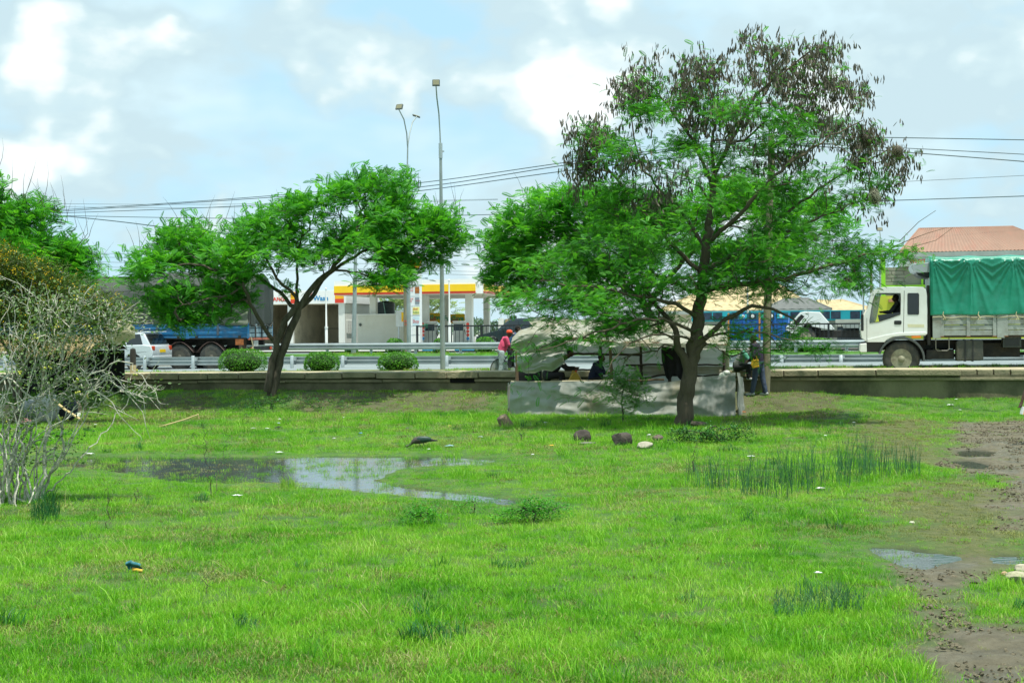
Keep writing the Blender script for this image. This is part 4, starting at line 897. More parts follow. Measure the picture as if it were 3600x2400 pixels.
def thicket():
    """dense yellow-flowered bush behind the thorn shrub"""
    T, Y = ptree('flowering_thicket', 'dense olive-brown thicket dotted with yellow blossom, left edge behind the thorny shrub', 'shrub', 60, 1470, 23, Y=36.5); rs = T.rs
    T.limb([T.base] + pw([(70, 1350), (90, 1200), (100, 1080)], Y), .07, .03, start=1)
    T.limb(pw([(70, 1300), (180, 1180), (300, 1110)], Y), .04, .015); T.limb(pw([(70, 1300), (-20, 1150), (-60, 1000)], Y), .04, .015)
    sp = [(40, 960, 120, 70), (140, 980, 110, 70), (230, 1030, 110, 60), (330, 1070, 90, 50), (400, 1110, 60, 40), (60, 1070, 130, 70), (200, 1120, 140, 60), (-60, 950, 140, 90), (120, 1180, 170, 50), (-60, 1100, 150, 90), (330, 1150, 90, 40), (0, 900, 80, 35)]
    ends = T.grow(blobs(rs, sp, Y, 1.2, 150), up=.2)
    V, F_ = tiny_leaf(.07); V = np.concatenate([V * [1, .6, 1] + [0.03 * i, 0, 0] for i in range(3)]); F_ = np.concatenate([F_ + 4 * i for i in range(3)])
    T.foliage(ends, (V, F_), LEAF_OLIVE, 24, .45, (.6, 1.2), 'crown', up=.1)
    P = []
    for e in ends:
        if rs.rand() < .32:
            for _ in range(rs.randint(2, 6)): P.append(np.array(tuple(T.P[e])) + rs.normal(0, .1, 3) + [0, -.2, .1])
    P = np.array(P) - np.array(tuple(T.base)); n = len(P)
    V, F_ = tiny_leaf(.05); V = np.concatenate([V, V[:, [1, 0, 2]] - [.02, -.02, -.01]]); F_ = np.concatenate([F_, F_ + 4])
    bake('blossom', (V, F_), P, rs.normal(0, 1, (n, 3)), rs.normal(0, 1, (n, 3)), rs.uniform(.7, 1.3, n), rs.rand(n), YEL, T.root); T.wood(bark_d, .004, 2.3, 1)
thicket()
def sapling():
    T, Y = ptree('sapling', 'feathery light green sapling growing in front of the stall cloth', 'shrub', 2195, 1490, 31, group=None); rs = T.rs
    T.limb([T.base] + pw([(2190, 1440), (2185, 1400), (2195, 1350), (2205, 1300)], Y), .022, .006, start=1, step=.08)
    for p in ([(2188, 1420), (2150, 1390), (2110, 1370)], [(2186, 1400), (2230, 1370), (2270, 1330)], [(2190, 1440), (2240, 1420), (2290, 1400)], [(2190, 1360), (2160, 1310), (2150, 1290)]): T.limb(pw(p, Y), .01, .004, step=.08)
    ends = T.grow(blobs(rs, [(2200, 1330, 40, 40), (2150, 1350, 50, 40), (2240, 1350, 45, 45), (2200, 1400, 80, 40), (2270, 1400, 40, 30, .7), (2200, 1460, 60, 22, .7), (2120, 1400, 35, 20, .6)], Y, .5, 130), step=.06)
    T.foliage(ends, frond(7, .11, .014, .026, .2), LEAF_MID2, 8, .12, (.8, 1.4), 'leaves', up=.4); T.wood(bark_d, .0022, 2.3, 1)
LEAF_MID2 = leaf_mat('light_sapling_leaves', [(.07, .22, .05), (.14, .36, .08), (.24, .50, .13)], trans=.45)
sapling()
SMALL = [  # label, base px, blobs, count density, leaf size, material key
    ('low dark green shrub spreading round the foot of the podded tree, on its right', 2480, 1560, [(2380, 1535, 60, 30), (2450, 1535, 80, 34), (2540, 1525, 80, 34), (2620, 1525, 60, 28), (2500, 1550, 120, 24)], 200, .05, 'd'),
    ('small round dark green bush in the grass, below the tail of the puddle', 1485, 1845, [(1480, 1815, 62, 30), (1455, 1800, 30, 22), (1530, 1795, 35, 22)], 240, .035, 'b'),
    ('thin twiggy bush between the two small round bushes in the grass', 1660, 1805, [(1650, 1780, 50, 24, .5), (1690, 1760, 25, 22, .5), (1620, 1785, 30, 16)], 150, .03, 'b'),
    ('wide low bush with dark foliage, rightmost of the row below the puddle', 1880, 1835, [(1830, 1800, 40, 26), (1900, 1785, 70, 34), (1960, 1795, 50, 28), (1760, 1820, 40, 22), (1860, 1815, 110, 20)], 230, .035, 'b'),
    ('ragged green weed clump at the stall\'s right front corner', 2530, 1462, [(2520, 1440, 40, 22), (2560, 1430, 25, 16)], 240, .045, 'd'),
    ('broad patch of creeping dark green ground cover beneath the twin-trunk tree', 960, 1448, [(940, 1422, 90, 26), (1050, 1412, 80, 22), (1160, 1425, 90, 18), (860, 1436, 60, 14)], 140, .055, 'd')]
def small_bush(lab, px, py, bl, dens, ls, key, seed):
    T, Y = ptree('low_bush', lab, 'bush', px, py, seed); rs = T.rs
    T.limb([T.base, T.base + Vector((0, 0, .06)), T.base + Vector((.01, 0, .12))], .012, .008, start=1, step=.05)
    pts = [p for p in blobs(rs, bl, Y, .45, dens)]; pts = [(p[0], p[1], max(p[2], gz(p[0], p[1]) + .02)) for p in pts]
    ends = T.grow(pts, step=.1, up=.5, wob=.03); T.foliage(ends, tiny_leaf(ls), BUSHD if key == 'd' else LEAF_MID, 12, .09, (.6, 1.2), 'foliage', up=.6); T.wood(bark_d, .0018, 2.3, 1)
BUSHD = leaf_mat('dark_low_bush_leaves', [(.010, .055, .012), (.025, .12, .02), (.05, .22, .03)], trans=.25)
for i, s in enumerate(SMALL): small_bush(*s, 50 + i)
def weeds():
    spec = [('tall bare weed with two upright dark stems at the near edge of the puddle', [(750, 1745), (738, 1690), (722, 1600), (716, 1500)], [(750, 1740), (770, 1660), (790, 1580), (792, 1500)], True),
            ('thin spiky dark stem standing alone in the grass beside the thorny shrub', [(385, 1858), (378, 1800), (380, 1760), (380, 1715)], [(385, 1850), (392, 1835), (400, 1822)], False),
            ('short spiky weed right of the spiky stem, near the puddle edge', [(480, 1765), (474, 1740), (476, 1710)], [(478, 1760), (486, 1740), (492, 1730)], False),
            ('tiny dark thistle in the open near grass, right of the torn packet', [(724, 2082), (722, 2050), (718, 2025)], [(724, 2070), (738, 2035), (755, 2010)], False),
            ('slim dark upright weed left of the reeds', [(2442, 1660), (2444, 1620), (2446, 1575)], [(2442, 1650), (2448, 1630), (2452, 1610)], False),
            ('leafy green weed on the far bank left of the ibis', [(860, 1490), (858, 1475), (866, 1458)], [(860, 1488), (868, 1476), (872, 1466)], False),
            ('thin leafy seedling to the right of the ibis', [(1835, 1548), (1838, 1530), (1836, 1515)], [(1836, 1545), (1830, 1532), (1826, 1522)], False)]
    for i, (lab, a, b, tall) in enumerate(spec):
        T, Y = ptree('weed', lab, 'weed', a[0][0], a[0][1], 80 + i); rs = T.rs; s = Y / 20
        T.limb([T.base] + pw(a[1:], Y), .008 * s, .003 * s, start=1, step=.05); T.limb([T.base] + pw(b[1:], Y + .1), .006 * s, .002 * s, step=.05, start=1)
        A = [T.P[k] for k in range(3, len(T.P))]
        ends = T.grow([tuple(A[rs.randint(len(A))] + Vector(rs.normal(0, .05 * s if not tall else .12, 3))) for _ in range(44 if tall else 22)], step=.04)
        T.foliage(ends, tiny_leaf(.022 * s), BUSHD if not tall else LEAF_MID, 3, .03, (.7, 1.2), 'leaves'); T.wood(bark_d, .002, 2.3, 2)
weeds()
# ---- reeds
REED = leaf_mat('blue_green_reeds', [(.02, .08, .03), (.04, .16, .055), (.10, .28, .10)], trans=.1, nscale=2)
def reeds(name, label, spots, n, h, seed, mt, r=.004, lean=.16, split=True):
    rs = np.random.RandomState(seed); c = GZ(*spots[0][:2]); root = thing(name, label, 'reeds', c); V = []; Fq = []; rd = []
    for i in range(n):
        s = spots[rs.randint(len(spots))]; p = GZ0(s[0] + rs.uniform(-1, 1) * s[2], s[1] + rs.uniform(-1, 1) * s[3]); hh = h * (.3 + .85 * rs.rand() ** 1.6) * s[4]
        d = rs.normal(0, lean, 2) * hh; q = rs.rand(); mid = p + Vector((d[0] * .35, d[1] * .35, hh * .55)); top = p + Vector((d[0], d[1], hh)); b = len(V)
        for (a, rr) in ((p, r), (mid, r * .8), (top, r * .25)):
            for k in range(3): V.append((a.x - c.x + rr * math.cos(k * 2.1), a.y - c.y + rr * math.sin(k * 2.1), a.z - c.z))
        for l in (0, 3):
            for k in range(3): Fq.append((b + l + k, b + l + (k + 1) % 3, b + l + 3 + (k + 1) % 3, b + l + 3 + k))
        rd += [q] * 9
    o = npmesh('reed_stems', np.array(V), np.array(Fq), [mt], {'rnd': np.array(rd)}, root); o['kind'] = 'stuff'
def GZ0(px, py):
    p = G(px, py, .04); p.z = gz(p.x, p.y) if False else float(HZ(p.x, p.y)); return p
_hx = np.arange(-26, 26.01, .25); _hy = np.arange(3, 52, .25); _HX, _HY = np.meshgrid(_hx, _hy); _HH = height(_HX.ravel(), _HY.ravel()).reshape(_HX.shape)
def HZ(x, y):
    i = min(len(_hx) - 2, max(0, int((x + 26) / .25))); j = min(len(_hy) - 2, max(0, int((y - 3) / .25))); return _HH[j, i]
reeds('reed_bed', 'clump of tall dark blue-green reeds in the grass right of centre', [(2580, 1715, 100, 30, 1), (2700, 1725, 90, 34, 1.15), (2800, 1700, 60, 40, 1.2), (2900, 1690, 90, 34, 1.2), (3000, 1672, 60, 30, 1.25), (3080, 1662, 50, 26, 1.1), (3190, 1665, 45, 14, 1.15), (2470, 1690, 60, 26, .8)], 720, .50, 4, REED)
reeds('rush_tuft', 'dark green rush tuft at the foot of the thorny shrub', [(160, 1815, 50, 22, 1), (175, 1800, 30, 18, 1)], 200, .40, 5, DARKG, .003, .3)
reeds('tall_grass_tuft', 'blue-green tuft of longer grass in the near lawn, left of the muddy track', [(2850, 2130, 130, 40, 1), (2900, 2110, 90, 40, 1.1), (2980, 2130, 60, 30, .9), (2780, 2140, 60, 30, .7)], 700, .15, 6, REED, .003, .3)
reeds('tall_grass_tuft', 'small bright tuft of taller grass at the near corner of the puddle', [(1010, 1705, 26, 10, 1)], 160, .2, 7, GRASS, .003, .3)
# ---- clipped round bushes
def clipped(label, px, py, w, h, n, seed, group='clipped bushes beside the guardrail', base=None, nl=4200):
    t, z0 = PR(px, py + h / 2, n); zc = base(t, n) if base else None
    c = RD(t, n, 0); Yq = c.y; R_ = w / 2 / F * Yq; ztop = W(px, py - h / 2, Yq).z; zb = zc - .02; H = (ztop - zb)
    root = thing('clipped_bush', label, 'bush', (c.x, c.y, zb), 0, group); rs = np.random.RandomState(seed)
    m = MB(); nz = lambda v: 1 + .10 * (float(vnoise(v[0] * 2 + seed, v[1] * 2 + v[2] * 1.7, seed, 3)) - .5)
    V = rs.normal(0, 1, (nl, 3)); V /= np.linalg.norm(V, axis=1, keepdims=True); V[:, 2] = np.abs(V[:, 2])
    sq = 1 / (np.abs(V[:, 0]) ** 2.8 + np.abs(V[:, 1]) ** 2.8 + np.abs(V[:, 2]) ** 2.8) ** (1 / 2.8); V *= sq[:, None]; V[:, 2] = np.where(rs.rand(nl) < .25, -V[:, 2] * .5, V[:, 2])
    lump = 1 + .12 * (vnoise(V[:, 0] * 2.2 + 5 + seed, V[:, 2] * 2.2 + V[:, 1], seed, 3) - .5) + rs.normal(0, .035, nl)
    P = V * lump[:, None] * [R_, R_, H * .68] + [0, 0, H * .30]; Nn = V / [R_, R_, H * .5]; Nn /= np.linalg.norm(Nn, axis=1, keepdims=True)
    X = np.cross(Nn, rs.normal(0, 1, (nl, 3))) + Nn * rs.uniform(.1, 1.1, (nl, 1))
    bake('foliage', tiny_leaf(.055 * Yq / 50), P, X, Nn + rs.normal(0, .5, (nl, 3)), rs.uniform(.6, 1.2, nl), rs.rand(nl), BUSHM, root)
    k = MB(); k.ell((0, 0, H * .42), (R_ * .86, R_ * .86, H * .46), 16, 10); k.build('shade_core', mat('dark_bush_inside', (.015, .045, .008), 1, 0, .4, 8), root, smooth=True)  # solid dark core, painted as the shade behind the leaves
vz = lambda t, n: (wz(t) - .03 + (roadz(t) + .05 - wz(t) + .03) * min(1, (n - 2.2) / 7.2)); mz = lambda t, n: MEDZ
clipped('large round clipped bush left of the twin-trunk tree, before the parked lorry wheels', 853, 1269, 158, 84, 3.8, 1, base=vz)
clipped('smallest of the three near clipped bushes, just right of the twin-trunk tree', 1131, 1274, 116, 72, 3.9, 2, base=vz)
clipped('flat-topped clipped bush left of the tall single lamp post', 1399, 1275, 132, 72, 3.9, 3, base=vz)
clipped('clipped bush on the median behind the flat-topped bush', 1388, 1218, 60, 54, 20.0, 4, base=mz, nl=1800)
clipped('clipped bush on the median behind the cyclist', 1705, 1214, 66, 56, 20.0, 5, base=mz, nl=1800)
clipped('little bush on the median below the lattice vent', 1236, 1230, 40, 30, 20.0, 6, base=mz, nl=1200)
clipped('small clipped bush on the median, peeping beside the tall lamp post', 1545, 1216, 40, 52, 20.0, 7, base=mz, nl=1400)
clipped('wide loose bush on the median below the tipped white lorry cab', 2850, 1215, 190, 54, 20.0, 8, base=mz, nl=3200)
# ------------------------------------------------------------------ road-aligned frames
class Fr:
    def __init__(s, name, label, cat, t, n, z, group=None):
        s.t, s.n, s.z = t, n, z; s.root = thing(name, label, cat, RD(t, n, z), -PH, group)
    def q(s, px, py, n=None):
        a = PR(px, py, s.n if n is None else n); return (a[0] - s.t, a[1] - s.z)
    def Q(s, pts, n=None): return [s.q(a, b, n) for a, b in pts]
    def y(s, n): return n - s.n
def guardrail(label, n_post, n_beam, t0, k0, k1, ztop, zbase, beam_z0, post_r=.07, flip=-1, group='guardrails along the highway', postmat=None):
    f = Fr('guardrail', label, 'guardrail', 0, n_post, 0, group); sp_ = 2.0475
    prof = [(0, 0), (0, .03), (.075, .065), (.075, .10), (0, .14), (0, .17), (.075, .21), (.075, .245), (0, .28), (0, .31)]
    yb = f.y(n_beam); k = k0
    while k < k1:
        m = MB(); a = t0 + k * sp_ - .12; b = t0 + (k + 2) * sp_ + .12
        vs = [(x, yb + flip * d + (.004 if (k // 2) % 2 else 0), beam_z0(x) + z) for x in (a, b) for d, z in prof]; n = len(prof)
        m.add(vs, [(i, i + 1, n + i + 1, n + i) for i in range(n - 1)]); m.build('beam', steel, f.root, solid=.006, smooth=False, recalc=False); k += 2
    pm = MB(); pm.lathe([(post_r, -.02), (post_r, .0), (post_r, 1), (post_r * .92, 1.012), (0.0, 1.015)], n=14); pm.box(post_r * .3, post_r + .07, min(0, yb * .6), max(yb * .9, .02), .70, .93); pr = None
    for k in range(k0, k1 + 1):
        t = t0 + k * sp_; h = ztop(t) - zbase(t)
        if pr is None: pr = pm.build('post', postmat or steel, f.root, smooth=True); o = pr
        else: o = pr.copy(); COL.objects.link(o); o.parent = f.root
        o.location = (t, 0, zbase(t)); o.scale = (1, 1, h)
    return f
guardrail('near galvanised guardrail on round posts, running behind the clipped bushes and the white lorry', 9.85, 10.0, -17.05, -8, 30, lambda t: 1.36 - .003 * (t + 5), lambda t: roadz(t) - .1, lambda t: 1.035 - .0 * t + (0), flip=1)
guardrail('far galvanised guardrail on the raised median, in front of the fuel station fence', 18.6, 18.42, -10.66, -10, 30, lambda t: 1.72, lambda t: MEDZ - .1, lambda t: 1.46, post_r=.065, flip=-1)
# ------------------------------------------------------------------ lamps and poles
def tube_thing(pts, r, sides=12): m = MB(); m.tube(pts, r, sides); return m
def lamp(label, base, arms, zc, rb, rt, group='street lamps along the highway'):
    """base: world point; arms: list of (list of world pts for arm, head size, heading)"""
    root = thing('street_lamp', label, 'street lamp', base, 0, group); top = Vector(arms[0][0][0]) - Vector(base)
    m = MB(); m.tube([(0, 0, 0), top * .5, top], [rb, (rb + rt) / 2, rt], 14); m.build('pole', pole_grey, root, smooth=True)
    m = MB(); m.tube([top * (1 - .25 / top.length), top * (1 + .25 / top.length)], rt * 1.35, 12); m.box(-.03 + top.x, .12 + top.x, top.y - .02, top.y + .02, top.z - .05, top.z - .0); m.build('joint_collar', steel, root)
    for pts, (w, l), ang in arms:
        P = [Vector(p) - Vector(base) for p in pts]; m = MB(); m.tube(P, [rt * .62] + [rt * .5] * (len(P) - 2) + [rt * .42], 10); arm = m.build('arm', pole_grey, root, smooth=True)
        h = MB(); h.prism([(-w / 2, 0), (w / 2, 0), (w / 2, l * .9), (w * .42, l), (-w * .42, l), (-w / 2, l * .9)], -.03, .035, plane='xy'.replace('xy', 'xz'))
        hd = h.build('lamp_head', lampdark, arm, loc=P[-1], bevel=.012); hd.rotation_euler = ang
        g = MB(); g.box(-w * .4, w * .4, -.036, -.031, l * .15, l * .88); g.build('lamp_lens', mat('dusty_lamp_glass', (.23, .22, .13), .4), arm, loc=P[-1]).rotation_euler = ang
    return root
b = PRW(1557, 1306, 4.4); b.z = vz(PR(1557, 1306, 4.4)[0], 4.4); Yl = b.y
lamp('tall single-headed grey street lamp standing right of the flat-topped clipped bush', b, [([W(1549, 530, Yl), W(1547, 470, Yl), W(1543, 400, Yl), W(1536, 345, Yl - .2), W(1533, 303, Yl - .6)], (.25, .23), (math.radians(-14), 0, 0))], 0, .088, .048)
b = PRW(1438, 1240, 19.3); b.z = MEDZ; Yl = b.y
lamp('tall twin-armed street lamp whose arms fork above the twin-trunk tree', b, [([W(1432, 600, Yl), W(1433, 520, Yl), W(1430, 470, Yl - .2), W(1420, 420, Yl - .6), W(1402, 385, Yl - 1)], (.34, .26), (math.radians(-25), 0, math.radians(-25))),
      ([W(1432, 600, Yl), W(1434, 510, Yl), W(1440, 470, Yl + .3), W(1450, 430, Yl + .6), W(1465, 410, Yl + 1)], (.34, .22), (math.radians(-70), math.radians(14), math.radians(20)))], 0, .10, .055)
b = PRW(1243, 1236, 19.2); b.z = MEDZ; Yl = b.y
lamp('street lamp rising through the twin-trunk tree, only its curved tip showing above the leaves', b, [([W(1254, 700, Yl), W(1257, 650, Yl), W(1264, 615, Yl), W(1274, 600, Yl)], (.2, .18), (math.radians(-60), math.radians(25), 0))], 0, .11, .05)
Yl = 130.; b = W(3095, 1130, Yl)
lamp('distant street lamp above the feathery branches at the right', b, [([W(3095, 850, Yl), W(3095, 830, Yl), W(3093, 812, Yl)], (.55, .35), (math.radians(-20), 0, 0))], 0, .13, .09)
def flagpole(label, px, ptop, n, r, name='thin_pole', cat='pole', mt=None, group='thin poles on the forecourt', zb=None):
    t, _ = PR(px, 1240, n); zt = PR(px, ptop, n)[1]; base = RD(t, n, MEDZ - .05 if zb is None else zb); root = thing(name, label, cat, base, 0, group)
    h = zt - base.z; m = MB(); m.lathe([(r * 1.3, 0), (r * 1.3, h * .38), (r * .85, h * .4), (r * .6, h)], n=10); m.build('shaft', mt or white_paint, root, smooth=True)
    m = MB(); m.lathe([(r * 1.6, h * .37), (r * 1.6, h * .4)], n=10); m.build('collar', mt or white_paint, root); m = MB(); m.ell((0, 0, h), (r, r, r), 8, 6); m.build('cap', mt or white_paint, root, smooth=True); return root
flagpole('thin white pole in front of the car wash lettering', 1148, 1015, 28.5, .055)
flagpole('thin white pole between the fuel station columns, just right of the tall lamp post', 1581, 985, 30, .055)
flagpole('slim grey pole left of the white lorry cab', 3037, 1000, 32, .06, mt=pole_grey)
flagpole('thick grey pole right behind the white lorry cab windscreen', 3065, 940, 26, .09, mt=wood_pole)
flagpole('pale thin pole in front of the beige tiled roof', 2630, 985, 34, .06)
# wooden utility poles
def utility(label, px, py, ptop, Y, z0, r0, r1, mark=None):
    b = W(px[0], py, Y); b.z = z0; root = thing('utility_pole', label, 'utility pole', b, 0, 'wooden utility poles'); top = W(px[1], ptop, Y) - b
    m = MB(); m.tube([top * (i / 8) + Vector((.012 * math.sin(i * 2), 0, 0)) for i in range(9)], [r0 + (r1 - r0) * i / 8 for i in range(9)], 14); m.build('pole', wood_pole, root, smooth=True)
    m = MB(); m.tube([top * .1 + Vector((r0 * .85, -r0 * .6, 0)), top * .6 + Vector((r0 * .7, -r0 * .5, 0))], .012, 5); m.build('conduit', black_rubber, root)
    if mark:
        for i, s in enumerate(mark): text(s, .16, redp, root, top * .30 + Vector((-.12, -r0 - .01, -i * .16)), depth=.003)
    m = MB(); m.box(top.x - .3, top.x + .3, top.y - .08, top.y - .0, top.z - .35, top.z - .27); m.build('crossarm', wood_pole, root, bevel=.01)
    for dx in (-.25, 0.0, .25):
        k = MB(); k.lathe([(.02, 0), (.045, .03), (.03, .06), (.045, .09), (.02, .13)], (top.x + dx, top.y - .04, top.z - .25), n=8); k.build('insulator', mat('brown_porcelain', (.1, .05, .03), .2), root, smooth=True)
    return b + top
TA = utility('thick weathered wooden pole on the earth bank just right of the stall', (2692, 2712), 1385, 470, 40.2, gz(W(2692, 1385, 40.2).x, 40.2) - .05, .115, .09)
Yp = PRW(1432, 1240, 27.3).y
utility('weathered wooden pole with red stencilled marks beside the fuel price sign', (1431, 1428), 1243, 870, Yp, MEDZ - .2, .17, .15, ('MN-', '712'))
TB = W(150, 745, 66)
utility('far wooden pole mostly hidden by the tree at the left edge', (150, 148), 1240, 735, 66, 1.2, .13, .1)
# overhead lines
def wire(label, pts, r=.014, col=None):
    P = [W(a, b_, Y) for a, b_, Y in pts]; root = P[0]; out = []
    for i in range(len(P) - 1):
        k = 8
        p0 = P[max(i - 1, 0)]; p1 = P[i]; p2 = P[i + 1]; p3 = P[min(i + 2, len(P) - 1)]
        for j in range(k):
            t = j / k; out.append(.5 * ((2 * p1) + (p2 - p0) * t + (2 * p0 - 5 * p1 + 4 * p2 - p3) * t * t + (3 * p1 - p0 - 3 * p2 + p3) * t ** 3))
    out.append(P[-1]); m = MB(); m.tube([p - root for p in out], r, 4); o = m.build('power_line', mat('wire_black', (.05, .09, .10), .6), loc=root); tag(o, label, 'wire', 'overhead power lines'); return o
A_ = 40.2
wire('uppermost overhead line, sagging left from the pole by the stall to the far left pole', [(2700, 480, A_), (2020, 567, 46), (1500, 640, 52), (1100, 676, 57), (700, 707, 61), (150, 742, 66), (-300, 770, 72)])
wire('overhead line just under the uppermost one, meeting it at the far left pole', [(2700, 486, A_), (2020, 576, 46), (1500, 655, 52), (1100, 684, 57), (700, 711, 61), (150, 747, 66)])
wire('third overhead line down, crossing the tall lamp post below the first pair', [(2700, 520, A_), (2020, 597, 46), (1500, 668, 52), (1100, 708, 57), (700, 731, 61), (150, 751, 66)])
wire('nearly level overhead line passing behind both tree crowns and out to the right', [(150, 757, 66), (900, 768, 60), (1700, 755, 54), (2400, 728, 50), (3100, 706, 46), (3700, 686, 43)])
wire('overhead line sloping down to the right into the twin-trunk tree crown', [(150, 752, 66), (400, 777, 62), (640, 806, 58), (900, 830, 55)], .02)
wire('highest of the overhead lines leaving the frame at the right', [(2712, 478, A_), (3200, 485, 38), (3700, 494, 36)], .012)
wire('second overhead line leaving the frame at the right, faint and sagging', [(2712, 500, A_), (3200, 522, 38), (3700, 548, 36)], .010)
wire('third overhead line leaving the frame at the right, the thickest', [(2712, 505, A_), (3200, 537, 38), (3700, 576, 36)], .013)
wire('faint pale overhead line above the red-roofed building', [(3150, 640, 70), (3700, 612, 70)], .012)
for i, (lab, ya, yb_) in enumerate((('thin distant line, top of the group behind the left trees', 716, 722), ('thin distant line, second of the group behind the left trees', 727, 724))): wire(lab, [(150, ya, 110), (800, ya + 2, 110), (1750, yb_ - 22, 110)], .014)
for i, (y0_, y1_) in enumerate(((890, 905), (903, 922), (920, 940), (938, 952))): wire(('highest', 'second', 'third', 'lowest')[i] + ' of the four faint distant lines seen low between the left trees', [(320, y0_, 120), (1100, y1_, 120), (1900, y1_ + 18, 120), (3300, y1_ + 26, 120)], .016)
# ------------------------------------------------------------------ wheels
def wheel(f, px, py, r, n, w=.28, rim=None, hubs=8, name='wheel', rr=.56, dish=.05, xy=None):
    x, z = f.q(px, py, n) if xy is None else xy; y = f.y(n); root = f.root
    m = MB(); m.lathe([(r * rr, .02), (r * .8, 0.0), (r * .93, .02), (r, .07), (r, w - .07), (r * .93, w), (r * rr, w)], (x, y, z), 'y', 32)
    for k in range(28):
        a = 2 * PI * k / 28; m.box(x + r * .97 * math.cos(a) - .02, x + r * .97 * math.cos(a) + .02, y + .06, y + w - .06, z + r * .97 * math.sin(a) - .02, z + r * .97 * math.sin(a) + .02)
    ty = m.build('wheel', black_rubber, root, smooth=True)
    rm = rim or mat('rusty_grey_rim', (.30, .30, .21), .7, .3, .2, 8, .2, 40, (.13, .10, .06), .4, 5)
    m = MB(); m.lathe([(r * rr * 1.02, .015), (r * rr * .96, .03), (r * rr * .9, dish + .04), (r * .34, dish + .055), (r * .30, dish), (r * .16, dish - .045), (r * .13, dish - .06), (0, dish - .065)], (x, y, z), 'y', 28)
    rim_o = m.build('rim', rm, ty, smooth=True)
    m = MB()
    for k in range(hubs):
        a = 2 * PI * k / hubs; m.lathe([(.016, dish - .01), (.016, dish - .03), (0, dish - .032)], (x + r * .24 * math.cos(a), y, z + r * .24 * math.sin(a)), 'y', 6)
    m.build('wheel_nuts', rm, ty)['kind'] = 'stuff'
    m = MB()
    for k in range(6):
        a = 2 * PI * k / 6 + .3; m.ell((x + r * rr * .78 * math.cos(a), y + dish + .045, z + r * rr * .78 * math.sin(a)), (.045, .012, .035), 8, 4)
    m.build('rim_holes', black_metal, ty, smooth=True)['kind'] = 'stuff'
def tarp_material(name, col, rough=.45, var=.12):
    return mat(name, col, rough, 0, var, 1.4, .25, 9, tuple(c * .55 for c in col), .3, 1.1)
def folds(u, v, seed, amp=1.0):
    a = math.sin(u * 9 + 2.5 * v + 3 * float(vnoise(u * 3 + 9, v * 3 + 2, seed, 3))) * .5 + .5
    return amp * ((a ** 3) * .5 + float(vnoise(u * 6, v * 6, seed + 1, 4)) * .7)
